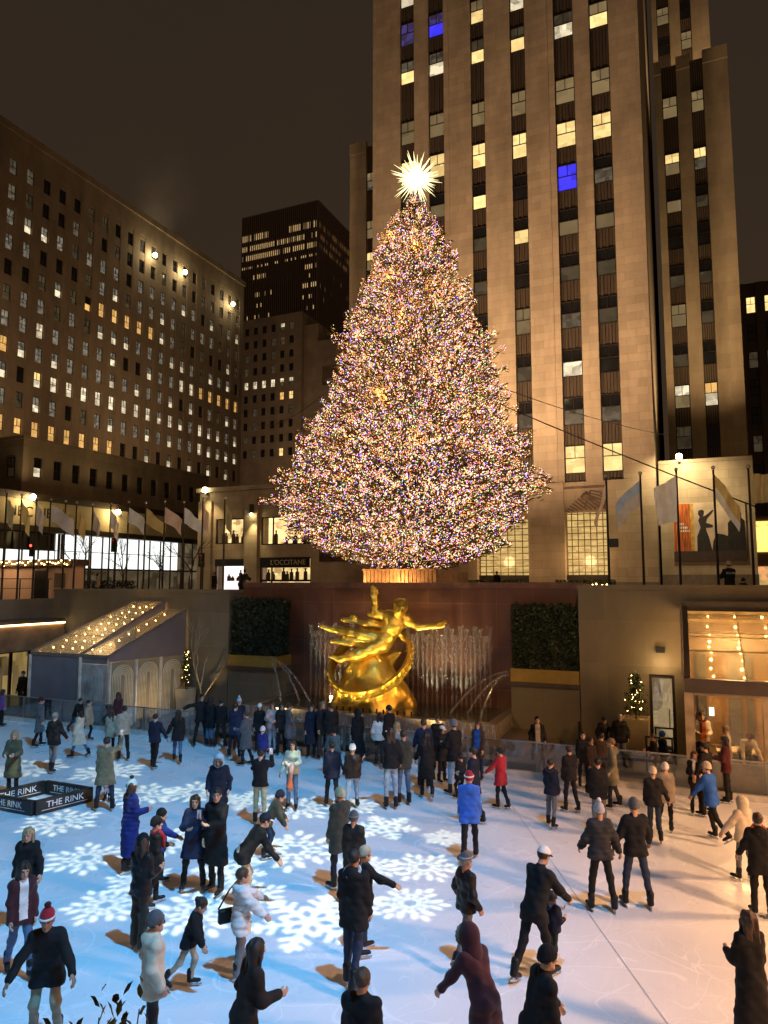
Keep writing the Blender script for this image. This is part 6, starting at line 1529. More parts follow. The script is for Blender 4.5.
pp(311, 704, 754, 180, 'woman in long navy coat with a small white badge, facing the ice', ('navy', 'coat', .50), 'black', hair('long', 'black'), ('hold', 'down'), fem=True)
pp(322, 701, 752, 150, 'blond woman in dark clothes between the badge wearer and a broad black jacket', ('black', 'jacket', .18), 'charcoal', hair('long', 'light'), fem=True)
pp(331, 703, 751, -25, 'broad man in a bulky black jacket by the fence below the statue', ('black', 'puffer', .12), 'grey', hair('short', 'brown'))
pp(358, 709, 757, -15, 'woman in an ankle-length black coat and black hood by the fence', ('black', 'coat', .66), 'black', dict(hat='hood', hair='short'), fem=True, leg='relax')
pp(379, 713, 768, 5, 'girl in a white quilted jacket and dark hat at the fence below the statue', ('white', 'puffer', .06), 'charcoal', bn('maroon', 'long', 'dark'), ('pocket', 'pocket'), 'glide', fem=True)
pp(390, 705, 759, -50, 'tall dark-haired man in black behind the girl in white quilting', ('black', 'jacket', .12), 'black', hair('short', 'black'), ('down', 'bent'))
pp(397, 722, 775, -20, 'blond woman in a pale grey jacket behind the long-haired skater with outstretched arm', ('lightgrey', 'jacket', .12), 'charcoal', hair('long', 'blond'), fem=True)
pp(391, 727, 809, -6, 'long-haired woman in black top and pale jeans stretching one arm out', ('black', 'jacket', .06), 'lightjeans', hair('longer', 'brown'), ((15, 60, 12, 0), 'pocket'), 'stand', fem=True)
pp(404, 730, 805, -15, 'person in grey-olive jacket and blue jeans beside the long-haired skater', ('darkolive', 'jacket', .10), 'jeans', hair('short', 'brown'))
pp(424, 719, 788, 8, 'short-haired man in navy jacket and grey trousers behind the black-coated woman', ('darkblue', 'jacket', .12), 'greyjeans', hair('short', 'brown'), ('lift', 'down'))
pp(427, 733, 800, 0, 'woman in a long black coat with loose dark hair, seen from behind', ('black', 'coat', .42), 'black', hair('long', 'dark'), ('lift', 'down'), fem=True, leg='glide')
pp(438, 716, 768, 180, 'dark-haired person by the fence behind the white cap', ('black', 'jacket', .12), 'black', hair('short', 'dark'))
pp(442, 725, 783, 140, 'woman in black with a white baseball cap and a paper cup', ('black', 'coat', .26), 'black', dict(hair='long', c='dark', hat='cap', hc='white'), ('down', 'bent'), fem=True)
pp(455, 719, 795, -35, 'man in black jacket, grey beanie and washed-out jeans', ('black', 'jacket', .14), 'lightjeans', bn('midgrey'), ('bent', 'down'))
pp(461, 763, 800, -30, 'dark-haired child in black next to the man with washed-out jeans', ('black', 'jacket', .12), 'black', hair('short', 'black'), ('down', 'down'), 'knees', h=1.2)
pp(476, 747, 826, -60, 'man in dark navy coat and olive trousers behind the bright blue jacket', ('navy', 'coat', .26), 'darkolive', hair('short', 'dark'), ('bent', 'down'), 'relax')
pp(479, 721, 780, -150, 'long-haired woman in brown coat with a blue jacket front', ('brown', 'coat', .30), 'darkblue', hair('longer', 'brown'), extra=dict(open='blue', w=.10), fem=True)
pp(470, 770, 862, 8, 'person in bright blue jacket with a red and white Santa-style beanie', ('brightblue', 'jacket', .16), 'black', bn('red', 'short', 'dark', band='white', hooddown=1), ('down', 'down'), 'walk2')
pp(503, 748, 810, -40, 'woman in a bright red coat holding one hand out low', ('red', 'coat', .26), 'black', hair('bun', 'black'), ((28, 30, 15, 0), 'down'), 'cross', fem=True)
pp(538, 716, 771, 185, 'man beyond the fence in open black jacket over a beige hoodie', ('black', 'jacket', .10), 'brown', hair('short', 'black'), ('pocket', 'pocket'), 'wide', kind='shoe', extra=dict(open='beige', w=.08), dist=onZ(538, 772) if False else (onZ(538, 768).x, onZ(538, 768).y, 0))
pp(551, 759, 828, 40, 'boy in a fur-collared navy anorak and grey jeans', ('navy', 'jacket', .10), 'greyjeans', hair('short', 'black', fur='charcoal'), ('down', 'down'), 'relax', fem=True)
pp(572, 746, 813, -20, 'skater in a black jacket with white hem and black trousers, near the bollard', ('black', 'jacket', .12), 'black', hair('short', 'brown'), ('down', 'bent'), 'relax')
pp(584, 731, 788, 185, 'round-faced person in black among the dark cluster by the fence', ('black', 'jacket', .14), 'black', hair('short', 'dark'), skin=4)
pp(591, 737, 795, 150, 'ruddy-faced skater in dark brown jacket within the dark cluster', ('darkbrown', 'jacket', .14), 'black', hair('short', 'dark'), skin=2)
pp(603, 733, 790, 15, 'skater in brown plaid jacket seen from behind, next to the fur hood parka', ('brown', 'jacket', .12), 'charcoal', hair('short', 'black'))
pp(600, 758, 834, 5, 'skater in black jacket and pale grey trousers directly behind the pale bobble beanie', ('black', 'jacket', .14), 'greyjeans', hair('short', 'black'))
pp(615, 738, 809, -70, 'woman in an olive parka with fur-edged hood down', ('khaki', 'coat', .34), 'charcoal', hair('short', 'light', fur='beige', hooddown=1), ('pocket', 'bent'), fem=True, leg='relax')
# beyond the fence
T0 = dict(kind='shoe')
pp(604, 716, 763, 165, 'man in black looking down beyond the fence, by the wall and pot', ('black', 'jacket', .14), 'black', hair('short', 'black'), ('phone', 'pocket'), tilt=25, **T0)
pp(621, 713, 766, 190, 'man in black with grey trousers beyond the fence, beside the pale pot', ('black', 'puffer', .12), 'greyjeans', hair('short', 'grey'), ('pocket', 'pocket'), tilt=20, **T0)
pp(656, 735, 778, -80, 'person in a dark coat beyond the fence, facing the bench', ('darkbrown', 'coat', .28), 'black', hair('short', 'brown'), ('pocket', 'bent'), **T0)
pp(663, 732, 776, 80, 'person in blue beanie and blue jacket beyond the fence', ('darkblue', 'jacket', .14), 'black', bn('blue'), ('bent', 'down'), **T0)
pp(693, 718, 772, 60, 'waiter in white shirt and dark skirt inside the pavilion, turned to a colleague', ('cream', 'sweater', .02), 'charcoal', hair('bun', 'black'), ('bent', 'bent'), dist=(onY(693, 740, 23.9).x, 23.9, .03), h=1.66, fem=True, **T0)
pp(703, 714, 772, 200, 'waiter in an orange apron over white inside the pavilion', ('cream', 'sweater', .04), 'black', hair('short', 'dark', scarf='wine'), ('bent', 'bent'), extra=dict(open='orange', w=.085), dist=(onY(703, 740, 23.9).x, 23.9, .03), h=1.74, **T0)
pp(727, 724, 780, -60, 'diner in a white jacket with black strap standing inside the pavilion', ('cream', 'jacket', .12), 'charcoal', hair('short', 'light'), ('bent', 'down'), dist=(onY(727, 740, 22.55).x, 22.55, .03), h=1.62, fem=True, **T0)
pp(745, 733, 790, 190, 'bending diner in a dark red cap and pale shawl over the laid table', ('cream', 'sweater', .08), 'charcoal', bn('wine'), ('low', 'low'), lean=48, tilt=15, dist=(onY(744, 740, 23.0).x, 23.05, .03), h=1.68, **T0)
pp(21, 672, 720, 200, 'dim figure in black standing under the awning near the grey canvas wall', ('black', 'coat', .3), 'black', hair('short', 'dark'), dist=(onY(22, 700, 22.9).x, 22.9, 0), h=1.75, **T0)
pp(730, 560, 600, 0, 'guard in black jacket with lettering on the back, on the plaza behind the parapet', ('black', 'jacket', .14), 'black', bn('beige'), ('hug', 'hug'), z0=PZ, dist=(onY(730, 585, 27.4).x, 27.4, PZ), h=1.74, **T0)
pp(741, 577, 600, 60, 'small dark figure behind the parapet beside the guard', ('black', 'jacket', .1), 'black', hair('short', 'black'), z0=PZ, dist=(onY(743, 585, 28.6).x, 28.6, PZ), h=1.12, **T0)
pp(498, 573, 600, 10, 'dark figure leaning before the gold-lit portal on the plaza', ('black', 'jacket', .1), 'black', hair('short', 'black'), z0=PZ, dist=(onY(497, 585, 50).x, 50, PZ), h=1.78, **T0)
pp(240, 570, 600, 30, 'hunched dark figure behind the red granite parapet by the shop window', ('black', 'jacket', .1), 'black', hair('short', 'black'), ('hug', 'hug'), lean=25, z0=PZ, dist=(onY(241, 585, 29.5).x, 29.5, PZ), h=1.70, **T0)
pp(99, 575, 600, 90, 'pedestrian in pale coat among the flagpoles by the blue screen', ('beige', 'coat', .3), 'black', hair('long', 'dark'), z0=PZ, dist=(onY(97, 585, 40).x, 40, PZ), h=1.68, fem=True, **T0)
pp(215, 578, 600, 20, 'pedestrian in dark coat before the white-lit shop entrance', ('black', 'coat', .3), 'black', hair('short', 'dark'), z0=PZ, dist=(onY(214, 585, 44).x, 44, PZ), h=1.72, **T0)
# ---- east half of the ice
pp(603, 800, 912, 0, 'skater in grey quilted jacket and pale bobble beanie, holding a partner\'s hand', ('charcoal', 'puffer', .08), 'black', bn('lightgrey', 'short', 'dark', pom='white'), ('lift', (4, 26, 8, 0)), 'wide', fem=True)
pp(638, 798, 908, 2, 'man in black jacket, grey beanie and blue jeans holding his partner\'s hand', ('black', 'jacket', .10), 'darkjeans', bn('grey', 'short', 'dark'), ((4, 24, 8, 0), 'lift'), 'wide')
pp(656, 767, 843, 8, 'skater in black jacket and jeans with a cream beanie, next to a beige jacket', ('black', 'jacket', .10), 'darkjeans', bn('cream', 'short', 'dark'), ('down', 'hold'), 'cross')
pp(667, 764, 836, 25, 'woman in beige jacket, white beanie and black leggings kicking one skate back', ('beige', 'jacket', .16), 'black', bn('white', 'short', 'blond'), ('hold', 'down'), 'push2', fem=True)
pp(709, 742, 816, -35, 'man in black jacket next to a red-haired woman with white scarf', ('black', 'jacket', .16), 'black', hair('short', 'black'), ('hold', 'down'), 'wide')
pp(697, 751, 815, 195, 'red-haired woman in black jacket and white scarf beside the restaurant fence', ('black', 'jacket', .12), 'black', hair('long', 'auburn', scarf='white'), ('bent', 'bent'), 'stand', fem=True)
pp(729, 746, 800, -60, 'woman with long dark hair in a dark red jacket at the restaurant fence', ('wine', 'jacket', .14), 'black', hair('longer', 'black'), ('bent', 'bent'), fem=True, h=1.70)
pp(722, 763, 843, -35, 'skater in blue shell jacket and cream beanie pushing off near the restaurant', ('blue', 'jacket', .14), 'black', bn('cream', 'short', 'dark'), ('low', 'down'), 'glide2', lean=8)
pp(747, 796, 882, -25, 'skater in cream hooded top with dark side stripes, arm held low', ('cream', 'hoodie', .10), 'greyjeans', dict(hat='hood', hair='short'), ((20, 32, 8, 0), 'down'), 'relax')
pp(763, 813, 918, 10, 'person in black coat with an orange-lined hood at the picture edge', ('black', 'coat', .22), 'black', hair('bun', 'brown', fur='orange', hooddown=1), (('lift'), 'down'), 'stand')
pp(757, 921, 1062, -10, 'woman in a long black coat seen from behind, lowest at the picture edge', ('black', 'coat', .62), 'black', hair('long', 'brown'), ('bent', 'bent'), fem=True, h=1.70)
# ---- centre and west part of the ice
pp(12, 730, 797, 172, 'blond woman in olive long coat holding a white muff behind the barrier box', ('olive', 'coat', .44), 'black', hair('longer', 'blond'), ('bent', 'bent'), fem=True)
pp(218, 752, 832, 178, 'person in navy parka with pale blue hood and fur edge, looking down', ('navy', 'coat', .30), 'charcoal', dict(hat='hood', hair='short', hc='paleblue', fur='midgrey'), ('pocket', 'pocket'), 'relax', tilt=22)
p259, J259 = pp(259, 749, 826, 6, 'man in black jacket and light khaki trousers holding a phone to his face', ('black', 'jacket', .04), 'yellowgreen', hair('short', 'black'), ('phone', 'cam'), 'relax')
p292, J292 = pp(292, 740, 809, 180, 'woman in mint fleece and blue jeans posing with an orange and white scarf', ('mint', 'sweater', .04), 'jeans', hair('long', 'dark'), ('hug', 'lift'), 'stand', fem=True)
pp(332, 741, 809, -12, 'skater in navy jacket and black trousers beside the white bobble beanie', ('navy', 'jacket', .14), 'black', hair('short', 'black'), ('down', 'down'), 'walk')
pp(338, 729, 777, -30, 'dark-hatted skater in teal-grey jacket leaning behind the navy one', ('teal', 'jacket', .14), 'charcoal', bn('black'), ((30, 20, 10, 0), 'down'), 'glide', lean=18)
pp(352, 741, 811, 4, 'skater in dark brown jacket, white bobble beanie and light jeans', ('darkbrown', 'leather', .06), 'lightjeans', bn('white', 'short', 'dark', pom='charcoal'), ('down', 'down'), 'walk2')
pp(266, 805, 858, 70, 'youngster in dark olive hooded jacket leaning forward on the snowflakes', ('darkolive', 'jacket', .08), 'darkjeans', dict(hat='beanie', hc='navy', hair='short', hooddown=1), ('low', 'lift'), 'knees', lean=32, h=1.42)
pp(241, 833, 907, 62, 'crouching man in black with a navy cap and white brim', ('black', 'jacket', .10), 'beige', dict(hair='short', c='dark', hat='cap', hc='navy', brim='white'), ('low', (22, 24, 20, 0)), 'knees', lean=42, h=1.74)
p193, J193 = pp(193, 794, 890, 170, 'woman in slate blue coat with long hair taking a selfie', ('darkblue', 'coat', .34), 'black', hair('longer', 'brown'), ('phone', 'hug'), 'wide', fem=True)
pp(216, 787, 893, 200, 'man in a knee-length black coat leaning his head to the selfie taker', ('black', 'coat', .46), 'black', hair('short', 'black'), ('hug', 'down'), 'stand', turn=-25)
p239, J239 = pp(239, 870, 978, 70, 'woman in white puffer jacket and grey trousers with one arm stretched ahead', ('white', 'puffer', .20), ('greyjeans', 1.35), hair('short', 'brown', hooddown=1), ((48, 20, 12, 0), (40, 22, 8, 0)), 'stand', fem=True)
pp(342, 788, 890, -40, 'man in dark khaki parka and yellow-green beanie by the snowflake light', ('darkolive', 'coat', .30), 'navy', bn('yellowgreen', 'short', 'brown', hooddown=1), ('down', 'bent'), 'relax')
pp(353, 811, 905, 15, 'person in long black coat and striped grey beanie behind the outstretched arm', ('black', 'coat', .40), 'black', bn('grey', 'short', 'dark', band='midgrey'), ('down', 'down'), 'stand')
pp(362, 846, 955, 68, 'man in grey beanie and black jacket holding one arm out ahead', ('black', 'jacket', .12), 'darkjeans', bn('midgrey', 'short', 'brown'), ('down', (58, 22, 10, 0)), 'relax')
pp(350, 852, 991, 22, 'man in black jacket with white hood collar and dark blue jeans', ('black', 'jacket', .18), 'darkjeans', hair('short', 'black', fur='white', hooddown=1), ('down', 'down'), 'cross')
pp(465, 850, 966, 60, 'man in dark leather jacket, grey brimmed hat and grey jeans', ('darkbrown', 'leather', .06), 'greyjeans', dict(hair='short', c='grey', hat='fedora', hc='grey', band='lightgrey'), ('pocket', 'pocket'), 'walk', skin=1)
pp(533, 846, 981, 48, 'man in black with white cap and dark brim bending over a small child', ('black', 'jacket', .14), 'black', dict(hair='short', c='dark', hat='cap', hc='white', brim='black'), ('low', (30, 16, 20, 10)), 'walk2', lean=20, tilt=12)
pp(552, 894, 970, 55, 'small child in patterned navy jacket and green trousers held by the white-capped man', ('darkblue', 'jacket', .06), 'dgreen', hair('short', 'dark'), ('hug', 'bent'), 'relax')
pp(126, 777, 872, 50, 'woman in a long royal blue puffer coat and pale blue bobble beanie', ('royal', 'puffer', .62), 'black', bn('paleblue', 'long', 'brown', pom='charcoal', fur='brown'), ('down', 'bent'), 'relax', fem=True)
pp(156, 810, 886, 80, 'skater in royal blue jacket with dark cap, arm reaching ahead, partly hidden', ('royal', 'jacket', .14), 'navy', bn('black'), ('down', (62, 20, 6, 0)), 'relax')
pp(151, 818, 907, 62, 'person in black coat with a red scarf and black hat', ('black', 'coat', .34), 'black', bn('black', 'short', 'dark', scarf='red'), ('bent', 'down'), 'relax', fem=True)
pp(138, 834, 950, 25, 'long-haired woman in black leather jacket and brown flared trousers', ('black', 'leather', .10), ('brown', 1.5), bn('black', 'longer', 'brown'), ('down', 'bent'), 'stand', fem=True)
pp(25, 826, 927, 172, 'woman in dark jacket with very long blond hair, skating towards the viewer', ('black', 'jacket', .12), 'charcoal', hair('longer', 'blond'), ('lift', 'down'), 'stand', fem=True, tilt=8)
pp(18, 858, 975, 140, 'woman in open maroon jacket over a white shirt and jeans', ('maroon', 'jacket', .12), 'jeans', hair('longer', 'dark'), ('down', 'down'), 'walk', fem=True, extra=dict(open='white', w=.07), tilt=10)
pp(45, 894, 1040, 165, 'man in black jacket and tan trousers with a red and white pompom beanie', ('black', 'jacket', .20), 'tan', bn('red', 'short', 'dark', band='white', pom='wine'), ((22, 26, 20, 0), (22, 30, 15, 0)), 'knees', lean=20, skin=2, h=1.80)
pp(178, 897, 990, 90, 'dark-haired skater in black jacket gliding with head bowed behind the cream hoodie', ('black', 'jacket', .10), 'beige', hair('bun', 'dark'), ('down', (18, 18, 12, 0)), 'glide', lean=14, tilt=20, fem=True)
pp(150, 911, 1062, 62, 'man in cream hoodie with grey beanie and glasses', ('cream', 'hoodie', .14), 'charcoal', bn('grey', 'short', 'dark', glasses=1, hooddown=1), ('pocket', 'pocket'), 'stand', skin=1)
pp(240, 955, 1108, 60, 'woman in dark brown coat with long hair, cut off by the lower picture edge', ('darkbrown', 'coat', .34), 'black', hair('longer', 'dark'), ('pocket', 'bent'), 'stand', lean=12, fem=True, h=1.72)
pp(361, 1001, 1150, 20, 'person with cropped brown hair, only the head showing at the lower edge', ('black', 'jacket', .14), 'black', hair('short', 'brown'), h=1.72)
pp(489, 950, 1092, -40, 'person in maroon parka with its fur-edged hood up, leaning forward', ('maroon', 'coat', .30), 'black', dict(hat='hood', hair='short', fur='tan'), ('low', 'bent'), 'relax', lean=24, h=1.76)
pp(532, 978, 1120, 75, 'person in black knit beanie and black jacket in profile at the lower edge', ('black', 'jacket', .14), 'black', bn('black', 'short', 'brown'), ('low', 'down'), 'relax', lean=16, h=1.76)
# ---- things held
phm = pm('phone_case', (.5, .5, .52), .3); dk = pm('phone_dark', (.02, .02, .025), .2)
def phone(lbl, P, J, which, up_=.03, m_=phm):
    q, rz_ = in_hand(P, J, which, (0, 0, up_)); t = thing('phone', lbl, 'phone', q, rz=rz_)
    MB().box(-.037, .037, -.005, .005, -.075, .075).build('case', m_, t, local=True); MB().box(-.034, .034, -.0065, -.0052, -.071, .071).build('screen', lit('phone_screen', (.8, .85, 1), .8, 20, .5), t, local=True)
phone('white phone held up by the man in light khaki trousers', p259, J259, 1); phone('pale phone held up by the selfie taker in slate blue', p193, J193, 0); phone('dark phone held overhead by the man in khaki overcoat', p104, J104, 1, .03, dk)
q, rz_ = in_hand(p292, J292, 0); sc2 = thing('scarf', 'orange and white scarf hanging from the hands of the woman in mint fleece', 'scarf', q, rz=rz_)
m = MB(); m.tube([(0, .03, .06), (.02, .06, -.1), (.03, .06, -.5), (.02, .05, -.62)], [.05, .075, .085, .06], 8, 0); m.build('drape', pm('scarf_orange', (.62, .16, .06), .9, col2=(.6, .5, .42), vscale=5, stretch=(1, 1, .6)), sc2, local=True, smooth=True)
m = MB(); 
for k in range(14): m.ball((.10+rnd.gauss(0, .05), .05+rnd.gauss(0, .04), -.02+rnd.gauss(0, .06)), .05, 8)
m.build('fluffy_end', pm('fluff', (.66, .62, .56), .95, bump=1, bscale=150), sc2, local=True, smooth=True)
q, rz_ = in_hand(p239, J239, 0); bg_ = thing('shoulder_bag', 'black shoulder bag behind the woman in the white puffer', 'bag', p239.location+Vector((-.26, .02, .82)), rz=.9)
m = MB(); m.box(-.12, .12, -.05, .05, -.12, .08); o_b = m.build('bag_body', cloth('bag', (.012, .012, .012), .4), bg_, local=True); bv = o_b.modifiers.new('b', 'BEVEL'); bv.width = .03; bv.segments = 3
m = MB(); m.tube([(-.12, 0, .09), (.05, 0, .35), (.25, -.05, .55)], .012, 6); m.tube([(.12, 0, .09), (.16, .02, .3), (.25, -.05, .55)], .012, 6); m.build('strap', blackm, bg_, local=True)
g_ = [o for o in COL.objects if o.get('label', '').startswith('guard')][0]
text('SECURITY', .10, g_.matrix_basis @ Vector((0, -.215, 1.30)), (R(90), 0, g_.rotation_euler.z), pm('white_letter', (.72, .72, .72)), None, 'lettering', .002, bold=.0)
L_ = COL.objects[-1]; wl = [c for c in g_.children if c.name.startswith('jacket')][0]
for o in COL.objects:
    if o.name == 'lettering' or (o.name.startswith('lettering') and o.parent is None):
        if o.parent is None: M = g_.matrix_basis.inverted() @ (Matrix.Translation(o.location) @ o.rotation_euler.to_matrix().to_4x4()); o.parent = wl; o.matrix_basis = M
# leaves of a shrub in a planter at the viewing terrace's edge
sh_ = thing('shrub', 'leafy green shrub at the viewing terrace edge, its leaf tips showing under the cream hoodie', 'shrub', (-.72, .72, PZ)); r = random.Random(17); V = []; m = MB()
for k in range(46):
    b_ = Vector((-.70+r.gauss(0, .022), .735+r.gauss(0, .022), PZ)); hgt = r.uniform(.34, .45); tp = b_+Vector((r.gauss(0, .03), r.gauss(0, .03), hgt)); m.tube([b_, b_.lerp(tp, .93)], [.003, .001], 4, cap=False)
    for q_ in range(14):
        f = .45+.55*q_/13; c = b_.lerp(tp, f); a = q_*2.4+k; d = Vector((math.cos(a), math.sin(a), .9+r.random())).normalized(); n_ = d.cross(Vector((r.gauss(0, .3), r.gauss(0, .3), 1))).normalized()*r.uniform(.0035, .005); l = r.uniform(.016, .026); u_ = n_.cross(d).normalized()*.002
        V += [c, c+d*l*.35+n_, c+d*l*.72+n_*.8+u_, c+d*l]+[c, c+d*l, c+d*l*.72-n_*.8+u_, c+d*l*.35-n_]
m.build('stem', barkm, sh_); link('foliage', raw_mesh('foliage', [v-sh_.location for v in V], np.arange(len(V)).reshape(-1, 4), [pm('shrub_leaf', (.10, .11, .03), .45, var=.4)], smooth=False), sh_)
pb = thing('planter', 'plain dark trough at the viewing terrace edge holding the leafy shrub', 'planter', (-.72, .72, PZ)); MB().box(-1.4, -.2, .6, .9, PZ, PZ+.14).build('trough', darkm, pb)
print('people', PN[0])
# ================================================================ LIGHT
wd = bpy.data.worlds.new('World'); scene.world = wd; wd.use_nodes = True; t = NT(wd.node_tree); t.n.clear()
tc = t.add('ShaderNodeTexCoord'); sx = t.add('ShaderNodeSeparateXYZ'); t.link(tc.outputs['Generated'], sx.inputs[0])
nz = t.add('ShaderNodeTexNoise'); nz.inputs['Scale'].default_value = 2.2; nz.inputs['Detail'].default_value = 6; t.link(tc.outputs['Generated'], nz.inputs['Vector'])
cr = t.add('ShaderNodeValToRGB'); e = cr.color_ramp.elements
e[0].position = 0.0; e[0].color = (.040, .024, .013, 1); e[1].position = .75; e[1].color = (.024, .0165, .011, 1)
t.link(t.math('ADD', sx.outputs[2], t.math('MULTIPLY_ADD', nz.outputs['Fac'], .5, -.25)), cr.inputs[0])
bg = t.add('ShaderNodeBackground'); t.link(cr.outputs[0], bg.inputs[0]); bg.inputs[1].default_value = 1.0
o_ = t.add('ShaderNodeOutputWorld'); t.link(bg.outputs[0], o_.inputs[0])
def lamp(name, ty, loc, energy, col, target=None, size=.1, spot=60, blend=.5):
    l = bpy.data.lights.new(name, ty); l.energy = energy; l.color = col
    o = bpy.data.objects.new(name, l); COL.objects.link(o); o.location = loc
    if ty == 'SPOT': l.spot_size = R(spot); l.spot_blend = blend; l.shadow_soft_size = size
    elif ty == 'POINT': l.shadow_soft_size = size
    elif ty == 'AREA': l.size = size
    elif ty == 'SUN': l.angle = R(size)
    if target is not None: o.rotation_euler = (Vector(target)-Vector(loc)).to_track_quat('-Z', 'Y').to_euler()
    return o
BL = Vector((3.0, 5.6, 26.0))
lamp('rink_floodlight', 'SPOT', BL, LP['blue'], (.07, .50, 1.0), (-15.5, 9.5, 0), .28, 66, .9)
lamp('rink_floodlight', 'SPOT', BL+Vector((-.8, .3, 0)), LP['white'], (.25, .55, 1.0), (-9.0, 13.0, 0), .28, 54, 1.0)
# projector throwing snowflakes on the ice: its gobo is the light's own texture
fl = []
def F(px, py, r, rot, style): q = onZ(px, py); fl.append((q.x, q.y, r, rot, style))
rf = random.Random(31)
for a in ((384, 827, .80, .3, 0), (424, 867, .66, .1, 1), (410, 903, .62, .9, 1), (310, 921, .98, .2, 0), (294, 850, 1.0, .5, 1), (86, 858, .78, .2, 1), (106, 905, .66, .7, 1), (198, 912, .85, .4, 1), (228, 872, .75, .1, 0), (252, 896, .6, .8, 1), (300, 808, .85, .3, 1), (246, 800, .8, .6, 0), (352, 806, .65, .4, 1), (170, 842, .75, .1, 1), (140, 880, .6, .9, 1), (370, 868, .6, .6, 1), (350, 905, .55, .6, 1), (196, 792, .9, .4, 1), (140, 795, .95, .8, 1), (445, 838, .45, .2, 1), (60, 822, .85, .2, 1), (15, 800, 1.0, .3, 1), (30, 768, 1.0, .7, 1), (108, 772, 1.0, .5, 1), (265, 845, .5, .3, 1)): F(a[0], a[1], a[2]*1.06, a[3]+rf.random(), a[4])
g = bpy.data.node_groups.new('snowflake', 'ShaderNodeTree'); gi = g.interface
for nm in ('x', 'y', 'cx', 'cy', 'r', 'rot', 'style'): gi.new_socket(nm, in_out='INPUT', socket_type='NodeSocketFloat')
gi.new_socket('v', in_out='OUTPUT', socket_type='NodeSocketFloat')
q = NT(g); I = q.add('NodeGroupInput'); O = q.add('NodeGroupOutput'); M_ = q.math; i_ = I.outputs
dx = M_('SUBTRACT', i_[0], i_[2]); dy = M_('SUBTRACT', i_[1], i_[3])
rr = M_('DIVIDE', M_('SQRT', M_('ADD', M_('MULTIPLY', dx, dx), M_('MULTIPLY', dy, dy))), i_[4])
an = M_('ADD', M_('ARCTAN2', dy, dx), i_[5])
fo_ = M_('ABSOLUTE', M_('SUBTRACT', M_('FLOORED_MODULO', an, math.pi/3), math.pi/6))
u = M_('MULTIPLY', rr, M_('COSINE', fo_)); v = M_('MULTIPLY', rr, M_('SINE', fo_))
def lt(a, b_): return M_('LESS_THAN', a, b_)
arm = M_('MULTIPLY', lt(v, .055), lt(u, 1.0)); acc = arm
for uk, ln in ((.30, .30), (.55, .30), (.78, .2)):
    # side branch leaving the arm at uk, slanting outwards by 60 degrees
    w1 = M_('SUBTRACT', u, uk); al = M_('ADD', M_('MULTIPLY', w1, .5), M_('MULTIPLY', v, .866)); pe = M_('ABSOLUTE', M_('SUBTRACT', M_('MULTIPLY', w1, .866), M_('MULTIPLY', v, .5)))
    acc = M_('MAXIMUM', acc, M_('MULTIPLY', M_('MULTIPLY', lt(pe, .05), lt(al, ln)), M_('GREATER_THAN', al, 0.0)))
# petal style: rounded leaves along the arm
pet = 0
P_ = None
for uk, vk, ra_, rb2 in ((.95, .0, .17, .085), (.66, .17, .15, .07), (.44, .14, .13, .06), (.25, .06, .10, .05), (.80, .22, .12, .06)):
    w1 = M_('SUBTRACT', u, uk); w2 = M_('SUBTRACT', v, vk); ca, sa = (1, 0) if vk == 0 else (.6, .8)
    a_ = M_('DIVIDE', M_('ADD', M_('MULTIPLY', w1, ca), M_('MULTIPLY', w2, sa)), ra_); b2 = M_('DIVIDE', M_('SUBTRACT', M_('MULTIPLY', w2, ca), M_('MULTIPLY', w1, sa)), rb2)
    s_ = lt(M_('ADD', M_('MULTIPLY', a_, a_), M_('MULTIPLY', b2, b2)), 1.0); P_ = s_ if P_ is None else M_('MAXIMUM', P_, s_)
val = M_('ADD', M_('MULTIPLY', acc, M_('SUBTRACT', 1.0, i_[6])), M_('MULTIPLY', P_, i_[6])); q.link(val, O.inputs[0])
PL = BL+Vector((.6, -.3, .2)); po = lamp('snowflake_projector', 'SPOT', PL, LP['flake'], (1.0, .98, .62), (-11.0, 12.0, 0), .05, 64, .2)
l = po.data; l.use_nodes = True; t = NT(l.node_tree); em = [n for n in t.n if n.type == 'EMISSION'][0]
ge = t.add('ShaderNodeNewGeometry'); sx = t.add('ShaderNodeSeparateXYZ'); t.link(ge.outputs['Incoming'], sx.inputs[0])
k_ = t.math('DIVIDE', PL.z, sx.outputs[2]); gx = t.math('SUBTRACT', PL.x, t.math('MULTIPLY', sx.outputs[0], k_)); gy = t.math('SUBTRACT', PL.y, t.math('MULTIPLY', sx.outputs[1], k_))
acc = None
for cx, cy, r, rot, sty in fl:
    n = t.add('ShaderNodeGroup'); n.node_tree = g; t.link(gx, n.inputs[0]); t.link(gy, n.inputs[1])
    for i, vv in enumerate((cx, cy, r, rot, sty)): n.inputs[2+i].default_value = vv
    acc = n.outputs[0] if acc is None else t.math('MAXIMUM', acc, n.outputs[0])
t.link(acc, em.inputs['Strength'])
